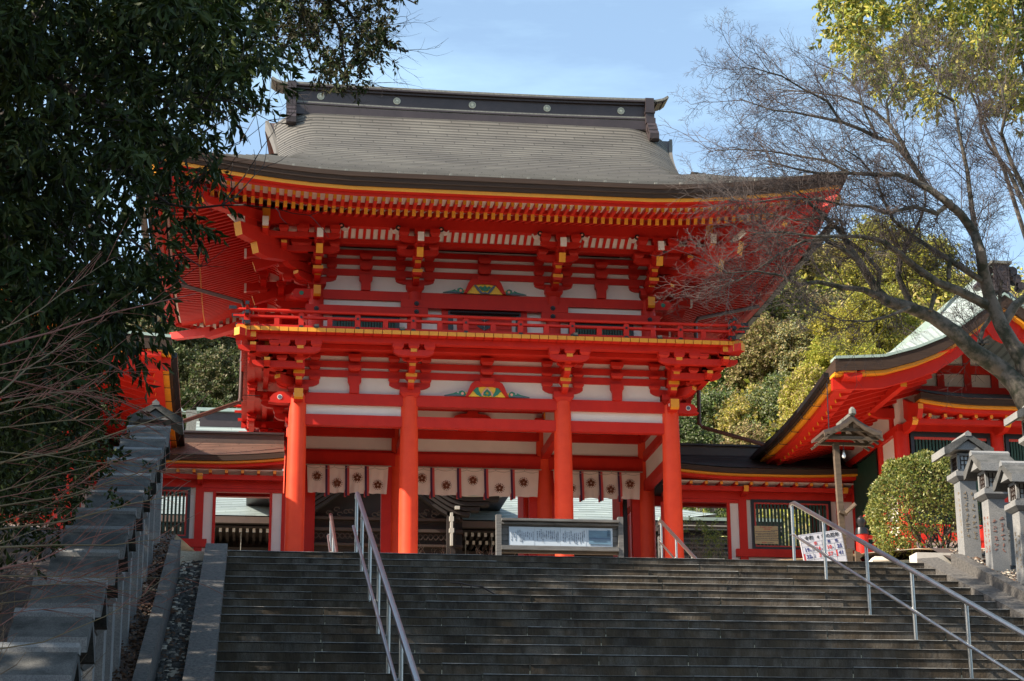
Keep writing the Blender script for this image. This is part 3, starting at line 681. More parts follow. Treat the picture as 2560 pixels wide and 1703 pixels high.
for dx in (-3.30,-1.65,0,1.65,3.30):
    mb = MB(); z = 16.925+rz(dx); mb.tube([(CX+dx, CY-.185, z), (CX+dx, CY-.205, z)], .078, 24, 'gold_crest'); mb.tube([(CX+dx, CY-.205, z), (CX+dx, CY-.212, z)], .022, 12, 'gold_crest')
    for k in range(16):
        t = k*pi/8; mb.tube([(CX+dx+.03*cos(t), CY-.205, z+.03*sin(t)), (CX+dx+.07*cos(t), CY-.206, z+.07*sin(t))], [.003,.006], 5, 'ridge_cap')
    o = mb.build('crest'); o.parent = ridge
for sx in (-1, 1):
    mb = MB(); x0, x1 = sorted((CX+sx*3.83, CX+sx*4.02))
    mb.box(x0, x1, CY-.33, CY+.33, 16.62, 17.24, 'ridge_metal'); mb.box(x0-.015, x1+.015, CY-.36, CY+.36, 16.88, 16.93, 'ridge_metal'); mb.box(x0-.01, x1+.01, CY-.40, CY+.40, 16.62, 16.74, 'ridge_metal')
    for s in (-1, 1):
        for k in range(3):
            yy = CY+s*(.42+.10*k); mb.prism([(-.10,0),(.10,0),(.12,.12),(.06,.20),(-.06,.20),(-.12,.12)], ((x0+x1)/2, yy, 16.38-.13*k), (0,s,0), (0,0,1), (.20,0,0), 'ridge_metal')
        mb.tube([(x0-.01, CY+s*.62, 16.18), (x1+.01, CY+s*.62, 16.18)], .10, 12, 'ridge_metal')
    G(mb, 'ridge_end')
    mb = MB()
    pts = [(3.85,17.20),(4.1,17.23),(4.25,17.27),(4.36,17.34)]
    for (a, za), (b, zb) in zip(pts, pts[1:]): mb.bar((CX+sx*a, CY, za-.02), (CX+sx*b, CY, zb-.02), .56, .05, 'ridge_cap', up=(0,0,1)); mb.bar((CX+sx*a, CY, za-.06), (CX+sx*(b-.03), CY, zb-.06), .46, .04, 'copper_brown', up=(0,0,1))
    G(mb, 'ridge_tip')
# gutters along the side eaves and downpipes
for sx, pts in ((-1, [at(452,712,38.6), at(606,755,38.0), at(612,775,38.0), at(605,900,38.0), at(601,1000,38.0), at(596,1006,38.0), at(448,1057,37.5)]),
                (1, [at(1896,766,38.6), at(1745,796,38.0), at(1738,806,38.0), at(1746,960,38.0), at(1748,1058,38.0), at(1756,1068,38.0), at(1915,1113,37.5)])):
    mb = MB(); mb.tube(pts, .042, 12, 'pipe_brown'); 
    if 'pipe_brown' not in M: mat('pipe_brown', (.10, .045, .035), .4, var=.2, scale=3)
    for k in (3, 4): mb.tube([pts[k]+Vector((0,0,.02)), pts[k]+Vector((0,0,-.03))], .05, 12, 'pipe_brown')
    mb.tube([pts[4]+Vector((0,0,.1)), pts[4]+Vector((-sx*.4,0,.1))], .008, 6, 'black_iron')
    G(mb, 'downpipe')
    mb = MB(); y0, y1 = CY-HY+1.2, CY+HY-1.2; x = CX+sx*(HX+.07)
    mb.box(x-.06, x+.06, y0, y1, 13.02, 13.04, 'ridge_cap'); mb.box(x-.06, x-.05, y0, y1, 13.04, 13.13, 'ridge_cap'); mb.box(x+.05, x+.06, y0, y1, 13.04, 13.13, 'ridge_cap')
    for k in range(9): y = y0+.2+k*(y1-y0-.4)/8; mb.box(*sorted((x-sx*.4, x+sx*.08)), y-.01, y+.01, 12.985, 13.01, 'black_iron'); mb.box(x+sx*.07-.01, x+sx*.07+.01, y-.01, y+.01, 13.0, 13.14, 'black_iron')
    G(mb, 'gutter')
# ---------------------------------------------------------------- curtains
def flower(mb, x, y, z, r):
    m = 'crest_brown'; k = r/.085
    for i in range(5):
        t = pi/2+i*2*pi/5; c = Vector((x+.040*k*cos(t), y, z+.040*k*sin(t))); d = Vector((cos(t), 0, sin(t))); q = Vector((-sin(t), 0, cos(t)))
        poly = [(-.032,-.0),(-.014,-.022),(.012,-.026),(.026,-.014),(.020,0),(.026,.014),(.012,.026),(-.014,.022)]
        mb.prism([(a*k, b*k) for a, b in poly], c, d, q, (0,.006,0), m)
    for i in range(15):
        t = pi/2+i*2*pi/15+.2; c = Vector((x+.078*k*cos(t), y, z+.078*k*sin(t))); u = t+1.0
        d = Vector((cos(u), 0, sin(u))); q = Vector((-sin(u), 0, cos(u)))
        mb.prism([(-.014*k,0),(0,-.006*k),(.016*k,0),(0,.006*k)], c, d, q, (0,.006,0), m)
def curtain(x0, x1, ribs, crests, label, grp='white curtains hung across the gate openings'):
    t = empty('curtain', label, 'curtain', ((x0+x1)/2, 38.42, 8.2), grp)
    rng = random.Random(int(x0*10)); nx, nz = 70, 14; ph = rng.random()*6
    def surf(u, v):
        x = x0+(x1-x0)*u; z = 8.765-.565*v
        sagx = .010*sin(ph+u*25)*v + .03*(v**1.3)*((1-u)**12)*.9 - .03*(v**1.3)*(u**12)
        y = 38.44 + .018*sin(u*31+ph+1.5*v)*v + .012*sin(u*67+ph*2+3*v)*v - .02*v
        zz = z + .008*sin(u*40+ph)*v
        return (x+sagx, y, zz)
    mb = MB(); rows = [[surf(i/nx, j/nz) for i in range(nx+1)] for j in range(nz+1)]; mb.grid(rows, 'cloth'); put(mb.build('cloth', smooth=True), t)
    for rx in ribs:
        u = (rx-x0)/(x1-x0)
        for k, (m, o, zl) in enumerate((('purple_cloth', -.022, 8.13), ('red_cloth', .022, 8.15), ('red_cloth', -.045, 8.12))):
            mb = MB(); rr = []
            for j in range(9):
                v = j/8*1.0; z = 8.765+(zl-8.765)*v; yy = 38.40-.008*k*-1 + .01*sin(v*7+rx) - (.03 if v > .85 else .0)*0 + (0.012 if k == 2 else 0) - .012*v
                wv = .022 if k < 2 else .02*(1 if v > .8 else .0)
                rr.append([(rx+o-wv+.012*v, yy, z), (rx+o+wv+.012*v, yy, z)])
            mb.grid(rr, m); put(mb.build('ribbon'), t)
    for cx, cz in crests:
        mb = MB(); flower(mb, cx, 38.405, cz, .105); put(mb.build('flower_crest'), t)
    mb = MB(); n = int((x1-x0)/.27)
    mb.tube([(x0-.03, 38.45, 8.785), (x1+.06, 38.45, 8.785)], .011, 8, 'cord')
    for i in range(n):
        a = x0+(x1-x0)*i/n; b = x0+(x1-x0)*(i+1)/n
        mb.tube([(a+(b-a)*k/5, 38.405, 8.735-.035*sin(pi*k/5)) for k in range(6)], .004, 5, 'cord'); mb.tube([(a,38.41,8.735),(a,38.42,8.80)], .005, 5, 'cord')
    put(mb.build('rope'), t)
curtain(1.03, 2.68, (1.44, 1.84, 2.24), ((1.235,8.54),(1.645,8.40),(2.05,8.52),(2.47,8.38)), 'white curtain with four brown flower crests in the left opening of the gate')
curtain(3.10, 5.79, (3.58, 4.13, 4.69, 5.24), ((3.37,8.54),(3.875,8.40),(4.42,8.52),(4.97,8.37),(5.47,8.50)), 'widest white curtain with five brown flower crests in the middle opening of the gate')
curtain(6.10, 7.92, (6.68, 7.08, 7.48), ((6.46,8.40),(6.88,8.52),(7.29,8.39),(7.70,8.52)), 'white curtain with brown flower crests in the right opening of the gate')
# ================================================================ ground, stairs
mat('stone_step', (.070, .066, .058), .9, scale=5.0, c2=(.020, .019, .017), bump=.3, bscale=50, stretch=(1, .6, .45), cut=(.32, .78), detail=9.)
def stain(n, b, mpn, last):
    # vertical lichen streaks and pale worn patches on the stone
    m2 = n.nodes.new('ShaderNodeMapping'); m2.inputs['Scale'].default_value = (3.2, 1.1, .9)
    g = n.nodes.new('ShaderNodeNewGeometry'); n.links.new(g.outputs['Position'], m2.inputs[0])
    a = n.nodes.new('ShaderNodeTexNoise'); a.inputs['Scale'].default_value = 1.0; a.inputs['Detail'].default_value = 9; a.inputs['Roughness'].default_value = .7; n.links.new(m2.outputs[0], a.inputs[0])
    s = n.nodes.new('ShaderNodeTexNoise'); s.inputs['Scale'].default_value = 90; s.inputs['Detail'].default_value = 2; n.links.new(g.outputs['Position'], s.inputs[0])
    r = n.nodes.new('ShaderNodeValToRGB'); r.color_ramp.elements[0].position = .45; r.color_ramp.elements[1].position = .72; n.links.new(a.outputs[0], r.inputs[0])
    mm = n.nodes.new('ShaderNodeMath'); mm.operation = 'MULTIPLY'; n.links.new(r.outputs[0], mm.inputs[0]); n.links.new(s.outputs[0], mm.inputs[1])
    x = n.nodes.new('ShaderNodeMixRGB'); x.inputs[2].default_value = (.26, .235, .20, 1); n.links.new(mm.outputs[0], x.inputs[0]); n.links.new(last, x.inputs[1]); n.links.new(x.outputs[0], b.inputs['Base Color'])
mat('stone_stair', (.108, .076, .043), .85, scale=3.0, c2=(.026, .019, .012), bump=.35, bscale=45, stretch=(1, .6, .45), cut=(.32, .78), detail=9., extra=stain)
mat('stone_kerb', (.12, .108, .095), .9, scale=30, c2=(.05, .045, .04), bump=.3, bscale=80, cut=(.35, .65), detail=3)
def granite(n, b, mpn, last):
    g = n.nodes.new('ShaderNodeNewGeometry'); s = n.nodes.new('ShaderNodeTexNoise'); s.inputs['Scale'].default_value = 110; s.inputs['Detail'].default_value = 2; n.links.new(g.outputs['Position'], s.inputs[0])
    r = n.nodes.new('ShaderNodeValToRGB'); r.color_ramp.elements[0].position = .35; r.color_ramp.elements[1].position = .62; r.color_ramp.elements[0].color = (.62, .62, .63, 1); n.links.new(s.outputs[0], r.inputs[0])
    x = n.nodes.new('ShaderNodeMixRGB'); x.blend_type = 'MULTIPLY'; x.inputs[0].default_value = 1; n.links.new(last, x.inputs[1]); n.links.new(r.outputs[0], x.inputs[2]); n.links.new(x.outputs[0], b.inputs['Base Color'])
mat('granite', (.30, .285, .262), .8, scale=3, c2=(.19, .195, .195), extra=granite)
def mossy(n, b, mpn, last): granite(n, b, mpn, last)
mat('granite_weathered', (.125, .12, .11), .9, scale=5, c2=(.028, .030, .027), bump=.2, extra=granite, cut=(.30, .62), detail=8)
mat('earth', (.09, .06, .045), .95, scale=5, c2=(.035, .025, .02), bump=.5, bscale=14, detail=8)
mat('court_gravel', (.60, .50, .38), .95, scale=60, c2=(.44, .36, .27), bump=.3, bscale=80)
mat('court_stone', (.55, .48, .38), .9, scale=9, c2=(.42, .36, .28))
mat('pale_stone', (.62, .56, .48), .8, var=.15, scale=10)
mat('pebble', (.16, .15, .13), .7, scale=7, c2=(.04, .04, .042), cut=(.35, .7))
mat('dry_leaf', (.20, .11, .06), .8, scale=9, c2=(.07, .035, .02))
mat('nosing', (.20, .19, .17), .9, scale=9, c2=(.07, .068, .062), cut=(.35,.6))
SL = .376; Y0 = 24.62; Z0 = 4.48
SX0, SX1 = -.33, 8.93
# the nosing heights measured down the flight
riser = .1504; tread = riser/SL
NS = 34
rngs = random.Random(5)
mb = MB(); nosing = MB()
for k in range(NS):
    y = Y0 - k*tread; z = Z0 - k*riser
    x = SX0
    while x < SX1:
        w = rngs.uniform(.8, 1.9); x1 = min(SX1, x+w)
        if SX1-x1 < .3: x1 = SX1
        j, j2 = rngs.uniform(-.008, .008), rngs.uniform(-.008, .008); h, h2 = rngs.uniform(-.007, .004), rngs.uniform(-.007, .004)
        if k == 0: yb = y+1.0
        else: yb = y+tread+.03
        # block with a small worn nosing
        mb.add([(x+.004,y+j+.012,z-.02),(x1-.004,y+j2+.012,z-.02),(x1-.004,y+j2,z-.008+h2*.3),(x+.004,y+j,z-.008+h*.3),(x+.004,y+j+.02,z+h),(x1-.004,y+j2+.02,z+h2),(x1-.004,yb,z+h2),(x+.004,yb,z+h),(x+.004,y+j+.022,z-riser-.02),(x1-.004,y+j2+.022,z-riser-.02)],
               [(8,9,1,0),(0,1,2,3),(3,2,5,4),(4,5,6,7)], ['stone_stair','stone_kerb','nosing','stone_stair'])
        x = x1
tag(mb.build('stairs'), kind='structure')
YB = Y0-(NS-1)*tread
# second flight up to the court, mostly hidden behind the first
mb = MB(); n2 = 11; r2 = (6.08-Z0)/n2
for k in range(n2):
    y = 30.1+k*.36; z = Z0+(k+1)*r2; mb.box(SX0, SX1, y, y+.40 if k < n2-1 else 34.7, z-r2-.02, z, 'court_stone')
mb.box(SX0, SX1, 34.7, 35.5, 6.0, 6.22, 'court_stone'); mb.box(SX0, SX1, 35.5, 36.0, 6.0, 6.345, 'court_stone')
tag(mb.build('upper_stairs'), kind='structure')
mb = MB(); mb.box(SX0, SX1, Y0+.95, 30.15, Z0-.3, Z0-.001, 'court_stone'); tag(mb.build('landing'), kind='structure')
# court behind, with hill ground rising beyond
mb = MB(); mb.box(-40, 60, 35.9, 66, ZG-1, ZG-.02, 'court_gravel'); tag(mb.build('court_ground'), kind='structure')
def bank_z(y, off=.05):
    if y < 25.4: return Z0+off+SL*(y-Y0)
    z1 = Z0+off+SL*(25.4-Y0)
    return min(z1 + (y-25.4)*.155, 6.52)
mb = MB()
for sx, xa, xb in ((-1, -1.02, -40.), (1, 9.30, 60.)):
    ys = [-30+k*1.0 for k in range(56)] + [25.4+k*.6 for k in range(21)]
    xs = [xa+(xb-xa)*(t**2) for t in [k/14 for k in range(15)]]
    rows = []
    rr = random.Random(3)
    for y in ys: rows.append([(x, y, bank_z(max(y, YB-.5), .05)+abs(x-xa)*.03+rr.uniform(-.03,.03)*(1 if i > 0 else 0)) for i, x in enumerate(xs)])
    if sx > 0: pass
    mb.grid(rows[:57], 'earth'); mb.grid(rows[56:], 'court_gravel')
tag(mb.build('bank_ground'), kind='structure')
mb = MB(); zf = Z0-(NS)*riser; mb.box(-60, 60, -60, YB+.3, zf-.5, zf+.02, 'stone_step'); tag(mb.build('ground'), kind='structure')
# kerbs beside the stairs, gutter
def slope_wall(name, x0, x1, ya, yb, top, bot, m, cuts=1.45, label=None):
    mb = MB(); y = ya
    while y > yb:
        y1 = max(yb, y-cuts); za = Z0+SL*(y-Y0); zb = Z0+SL*(y1-Y0)
        g = .004
        mb.add([(x0,y1+g,zb+bot),(x1,y1+g,zb+bot),(x1,y-g,za+bot),(x0,y-g,za+bot),(x0,y1+g,zb+top),(x1,y1+g,zb+top),(x1,y-g,za+top),(x0,y-g,za+top)],
               [(0,3,2,1),(4,5,6,7),(0,1,5,4),(1,2,6,5),(2,3,7,6),(3,0,4,7)], m)
        y = y1
    o = mb.build(name); tag(o, kind='structure'); return o
slope_wall('stair_kerb_left', -.60, -.325, 24.42, YB, .12, -.5, 'stone_kerb')
slope_wall('gutter_wall', -1.01, -.885, 23.72, YB, .29, -.5, 'stone_kerb', cuts=2.1)
slope_wall('gutter_bed', -.885, -.60, 24.4, YB, -.14, -.5, 'earth')
mb = MB(); mb.add([(-1.3,24.42,4.42),(-.33,24.42,4.42),(-.33,37.9,6.66),(-1.3,37.9,6.66),(-1.3,24.42,3.6),(-.33,24.42,3.6)], [(0,1,2,3),(0,4,5,1)], 'court_gravel'); tag(mb.build('gravel_ground'), kind='structure')
# right: broad sloping kerb and thin slab
mb = MB(); mb.add([(8.93,24.9,Z0+.10),(9.22,25.0,Z0+.16),(9.22,YB,Z0+.12+SL*(YB-Y0)),(8.93,YB,Z0+.10+SL*(YB-Y0)),(8.93,24.9,Z0-.5),(8.93,YB,Z0-.6+SL*(YB-Y0))],
                  [(3,2,1,0),(0,4,5,3)], 'stone_kerb'); tag(mb.build('stair_kerb_right'), kind='structure')
slope_wall('kerb_slab', 9.20, 9.36, 24.35, YB, .17, -.3, 'stone_kerb', cuts=2.6)
mb = MB(); mb.box(8.93, 10.6, 24.9, 25.2, 4.3, 4.665, 'pale_stone'); mb.add([(8.93,25.1,4.60),(60,25.1,4.60),(60,36.0,6.34),(8.93,36.0,6.34),(8.93,25.1,4.2),(60,25.1,4.2)], [(0,1,2,3),(0,4,5,1)], 'court_gravel'); tag(mb.build('terrace_ground'), kind='structure')
# pebbles in the gutter and leaf litter on the banks (uncountable)
def rocks(name, n, xr, yr, zoff, size, m, seed, squash=.6):
    rg = random.Random(seed); mb = MB()
    base = [(1,0,0),(.5,.87,.1),(-.5,.8,0),(-1,0,.1),(-.5,-.87,0),(.5,-.8,.1)]
    for i in range(n):
        x = rg.uniform(*xr); y = rg.uniform(*yr); s = rg.uniform(*size); z = Z0+SL*(y-Y0)+zoff
        t = rg.uniform(0, pi); ca, sa = cos(t), sin(t); sq = rg.uniform(.6, 1)
        vs = [(x+s*(a*ca-b*sq*sa), y+s*(a*sa+b*sq*ca), z+s*c) for a, b, c in base]; tp = [(x+s*.55*(a*ca-b*sq*sa), y+s*.55*(a*sa+b*sq*ca), z+s*squash) for a, b, c in base]
        k = len(vs); mb.add(vs+tp, [(j, (j+1) % 6, 6+(j+1) % 6, 6+j) for j in range(6)]+[(6,7,8,9,10,11)], m[i % len(m)])
    return tag(mb.build(name), kind='stuff')
o = rocks('pebbles', 3600, (-.88,-.60), (13.5, 24.3), -.13, (.026,.055), ('pebble','pebble','court_stone','stone_step','stone_kerb','dry_leaf','stone_step'), 1, 1.0); tag(o, 'rounded grey river pebbles filling the gutter beside the stairs', 'pebbles')
o = rocks('gravel', 5200, (-1.6,-1.02), (12, 25), .05, (.010,.034), ('pebble','dry_leaf','stone_kerb','dry_leaf'), 2, .5); tag(o, 'loose stones and dead leaves round the feet of the left lanterns', 'gravel')
o = rocks('gravel', 2600, (9.42,10.6), (21.5, 25), .11, (.012,.034), ('pebble','dry_leaf','stone_kerb','court_gravel'), 4, .5); tag(o, 'brown gravel round the feet of the right lanterns', 'gravel')
rg = np.random.default_rng(8); n = 5000
px = rg.uniform(-1.9,-1.0,n); py = rg.uniform(13.5,25,n); pz = Z0+SL*(py-Y0)+.12+rg.uniform(0,.03,n)
o = leaf_mesh('leaf_litter', np.stack([px,py,pz],1), rg.normal(size=(n,3))*np.array([1,1,.25]), rg.uniform(.03,.06,n), 'dry_leaf', .5, 1); tag(o, 'brown dead leaves scattered along the left lantern bank', 'leaf litter', kind='stuff')
# ---------------------------------------------------------------- stone lanterns
mat('lantern_paper', (.42, .42, .40), .6)
mat('gilt_text', (.26, .20, .13), .7)
mat('red_text', (.30, .14, .10), .7)
def make_lantern(axis, h, label, group):
    """axis 'x': ridge runs along x (slope faces the camera); 'y': gable faces the camera"""
    t = empty('stone_lantern', label, 'stone lantern', (0,0,0), group)
    mb = MB(); mb.frus(0,0,-.25,0,.34,.34,.30,.30,'granite'); mb.frus(0,0,0,h,.235,.235,.225,.225,'granite'); mb.build('post', t)
    mb = MB(); mb.frus(0,0,h-.002,h+.05,.25,.25,.36,.36,'granite'); mb.box(-.18,.18,-.18,.18,h+.05,h+.115,'granite'); mb.build('platform', t)
    z = h+.115; mb = MB(); w = .115
    for sx in (-1,1):
        for sy in (-1,1): mb.box(sx*w-.018, sx*w+.018, sy*w-.018, sy*w+.018, z, z+.25, 'granite')
    mb.box(-w-.018, w+.018, -w-.018, w+.018, z+.0, z+.035, 'granite'); mb.box(-w-.018, w+.018, -w-.018, w+.018, z+.225, z+.26, 'granite'); mb.box(-w+.01, w-.01, -w+.01, w-.01, z+.03, z+.23, 'lantern_paper')
    fb = mb.build('fire_box', t)
    mb = MB()
    for s in (-1,1):
        for k in range(4):
            q = -.08+k*.16/3
            mb.box(q-.005, q+.005, s*(w-.002)-.008, s*(w-.002)+.008, z+.035, z+.225, 'shadow_wood'); mb.box(s*(w-.002)-.008, s*(w-.002)+.008, q-.005, q+.005, z+.035, z+.225, 'shadow_wood')
        for zz in (z+.10, z+.16): mb.box(-w, w, s*(w-.002)-.007, s*(w-.002)+.007, zz, zz+.008, 'shadow_wood'); mb.box(s*(w-.002)-.007, s*(w-.002)+.007, -w, w, zz, zz+.008, 'shadow_wood')
    g = mb.build('lattice'); g.parent = fb
    # gabled roof slab
    zr = z+.26; mb = MB(); W = .31 if axis == 'x' else .35; Hh = .20; T = .10; Lr = .255
    ax, ay = ((0,1,0), (1,0,0)) if axis == 'x' else ((1,0,0), (0,1,0))
    slab = [(-W,0),(-W,-T),(-W+.06,-T+.01),(0,Hh-T*.8),(W-.06,-T+.01),(W,-T),(W,0),(0,Hh)]
    mb.prism(slab, (0,0,zr+.05), ax, (0,0,1), tuple(2*Lr*c for c in ay), 'granite_weathered', edge={0: 'granite', 5: 'granite'})
    mb.prism([(-W+.12,-.02),(W-.12,-.02),(0,Hh-T)], (0,0,zr+.05), ax, (0,0,1), tuple(1.7*Lr*c for c in ay), 'granite')
    rf = mb.build('roof', t)
    mb = MB(); mb.prism([(-.045,-.03),(.045,-.03),(.045,.01),(0,.045),(-.045,.01)], (0,0,zr+.04+Hh), ax, (0,0,1), tuple(2.06*Lr*c for c in ay), 'granite'); o = mb.build('ridge'); o.parent = rf
    return t
def copy_tree(o, parent=None):
    c = o.copy(); col.objects.link(c)
    if parent is not None: c.parent = parent
    for ch in [x for x in list(bpy.data.objects) if x.parent == o]: copy_tree(ch, c)
    return c
ordn = ['topmost','second','third','fourth','fifth','sixth','seventh','eighth','ninth','tenth','eleventh','twelfth','thirteenth','lowest']
LX = -1.31
L0 = None
def engraving(parent, h, seed, m='gilt_text'):
    """small cut characters running down two faces of the post"""
    rg = random.Random(seed); mb = MB()
    for face in (0, 1):
        for colm_ in range(2):
            q = -.05+colm_*.10
            z = h-.22-rg.uniform(0,.1)
            while z > .35:
                for k in range(4):
                    a = q+rg.uniform(-.018,.018); b = z+rg.uniform(-.02,.02); l = rg.uniform(.012,.035); hz = rg.random() < .5
                    dx, dz = (l/2, .004) if hz else (.004, l/2)
                    if face == 0: mb.box(a-dx, a+dx, -.1195, -.1155, b-dz, b+dz, m)
                    else: mb.box(-.1195, -.1155, a-dx, a+dx, b-dz, b+dz, m)
                z -= rg.uniform(.06,.09)
            if rg.random() < .5: break
    mb.build('inscription', parent)
# left row: gable-front lantern at the top, then a file going down the slope
t0 = make_lantern('y', 1.20, 'topmost stone lantern of the left row, the one with its gable facing front', 'stone lanterns left of the stairs')
t0.location = (LX+.01, 24.5, bank_z(24.5)-.0); engraving(t0, 1.09, 1)
proto = None; ys = [23.15, 22.12, 21.20, 20.38, 19.28, 18.22, 17.20, 16.30, 15.28, 14.20, 13.20, 12.25]
looks = ['pale speckled', 'lightly mossed', 'pale grey', 'green-stained', 'dark-topped', 'dark grey', 'evenly grey', 'pale-edged', 'black-stained', 'streaky', 'blotchy bluish', 'cut-off']
for i, y in enumerate(ys):
    if proto is None: o = proto = make_lantern('x', 1.09, '', 'stone lanterns left of the stairs')
    else: o = copy_tree(proto)
    o['label'] = f'{ordn[i+1] if i < len(ys)-1 else "lowest"} stone lantern from the top of the left row, with a {looks[i]} roof slab'
    o.location = (LX, y, bank_z(y)); o.rotation_euler = (0, 0, rngs.uniform(-.02,.02))
RXL = 9.66
t0r = make_lantern('y', 1.16, 'stone lantern with its gable facing front, beside the round bush', 'stone lanterns right of the stairs'); t0r.location = (9.55, 24.55, bank_z(24.55)-.09); engraving(t0r, 1.26, 5)
for i, (x, y, dz, lb) in enumerate(((9.58, 23.68, -.10, 'second stone lantern of the right row, with red engraved names on its post'), (9.60, 22.75, -.10, 'third stone lantern of the right row, with a mossy roof slab near the edge'), (9.64, 21.8, -.10, 'fourth stone lantern of the right row, at the edge of the view'))):
    o = copy_tree(proto); o['label'] = lb; o['group'] = 'stone lanterns right of the stairs'; o.location = (x, y, bank_z(y)+dz-.02); engraving(o, 1.09, 20+i, 'red_text' if i == 0 else 'gilt_text')
o = copy_tree(t0r); o['label'] = 'stone lantern on the terrace behind the right row, only its roof edge showing'; o.location = (11.15, 25.8, 5.28)
for i, (x, y, h) in enumerate(((9.90, 24.0, .90),)):
    mb = MB(); mb.frus(0,0,-.2,h,.17,.17,.165,.165,'granite'); mb.frus(0,0,h,h+.03,.165,.165,.12,.12,'granite'); o = mb.build('stone_post', loc=(x, y, bank_z(y)-.05)); tag(o, 'short engraved stone post standing between two lanterns of the right row', 'stone post'); engraving(o, h, 40)
for o in bpy.data.objects:
    if o.name.startswith('inscription'): pass
# ---------------------------------------------------------------- steel handrails
def handrail(name, x, y_hi, y_lo, n, H, label, group, top_flat=.0, slope=SL, z_hi=Z0, mid=.38, posts=None):
    t = empty(name, label, 'handrail', (x, y_hi, z_hi), group)
    zz = lambda y: z_hi + slope*(y-y_hi) if y < y_hi else z_hi
    mb = MB(); P = [(x, y_hi+top_flat, zz(y_hi)+H-.03), (x, y_hi+top_flat-.04, zz(y_hi)+H)] + [(x, y, zz(y)+H) for y in (y_hi-.02, (y_hi+y_lo)/2, y_lo)]
    mb.tube(P, .030, 14, 'steel'); put(mb.build('top_rail', smooth=True), t)
    mb = MB(); mb.tube([(x-.05, y_hi-.1, zz(y_hi-.1)+mid), (x-.05, y_lo, zz(y_lo)+mid)], .019, 12, 'steel'); put(mb.build('lower_rail', smooth=True), t)
    for y in posts or [y_hi-(y_hi-y_lo)*k/(n-1) for k in range(n)]:
        ystep = math.floor(0)
        kk = max(0, math.ceil((Y0-y)/tread)) if slope == SL and y < Y0 else 0
        zb = (Z0-kk*riser) if (slope == SL and z_hi == Z0) else zz(y)-.15
        mb = MB(); mb.tube([(x, y, zb-.02), (x, y, zz(y)+H-.02)], .0215, 12, 'steel'); mb.tube([(x-.05, y, zz(y)+mid), (x, y, zz(y)+mid)], .010, 8, 'steel'); put(mb.build('post', smooth=True), t)
    return t
H = .80
handrail('handrail', 1.325, 24.75, 12.5, 8, H, 'long polished steel handrail running down the left third of the stairs', 'steel handrails', .15, posts=[24.85, 23.50, 21.85, 20.28, 18.72, 17.1, 15.5, 13.9])
handrail('handrail', 7.20, 24.75, 12.5, 8, H, 'long polished steel handrail running down the right side of the stairs', 'steel handrails', .15, posts=[24.85, 23.45, 21.80, 20.28, 18.72, 17.1, 15.5, 13.9])
handrail('handrail', 1.345, 33.8, 30.2, 4, .74, 'short steel handrail of the upper flight, in front of the left opening of the gate', 'steel handrails', .1, slope=.44, z_hi=6.08)
handrail('handrail', 7.33, 33.8, 30.2, 4, .74, 'short steel handrail of the upper flight, in front of the rightmost gate column', 'steel handrails', .1, slope=.44, z_hi=6.08)

# unseen dark terrain ring added behind the viewer to block low sky light, like forest
mat('sky_screen_green', (.04, .05, .022), .95, scale=.8, c2=(.015, .02, .01), bump=.6, bscale=2, detail=8)
mb = MB(); rows = []; rr = random.Random(44)
for h, r in ((-3.5, 16.), (3., 19.), (8., 24.), (12., 30.), (13., 44.), (-4., 60.)):
    rows.append([(14*0+4+r*1.25*cos(t), -2+r*sin(t), h+rr.uniform(-1.2, 1.2)) for t in [pi*1.04+pi*.92*k/40 for k in range(41)]])
mb.grid(rows, 'sky_screen_green'); tag(mb.build('forest_sky_screen', smooth=True), kind='structure')
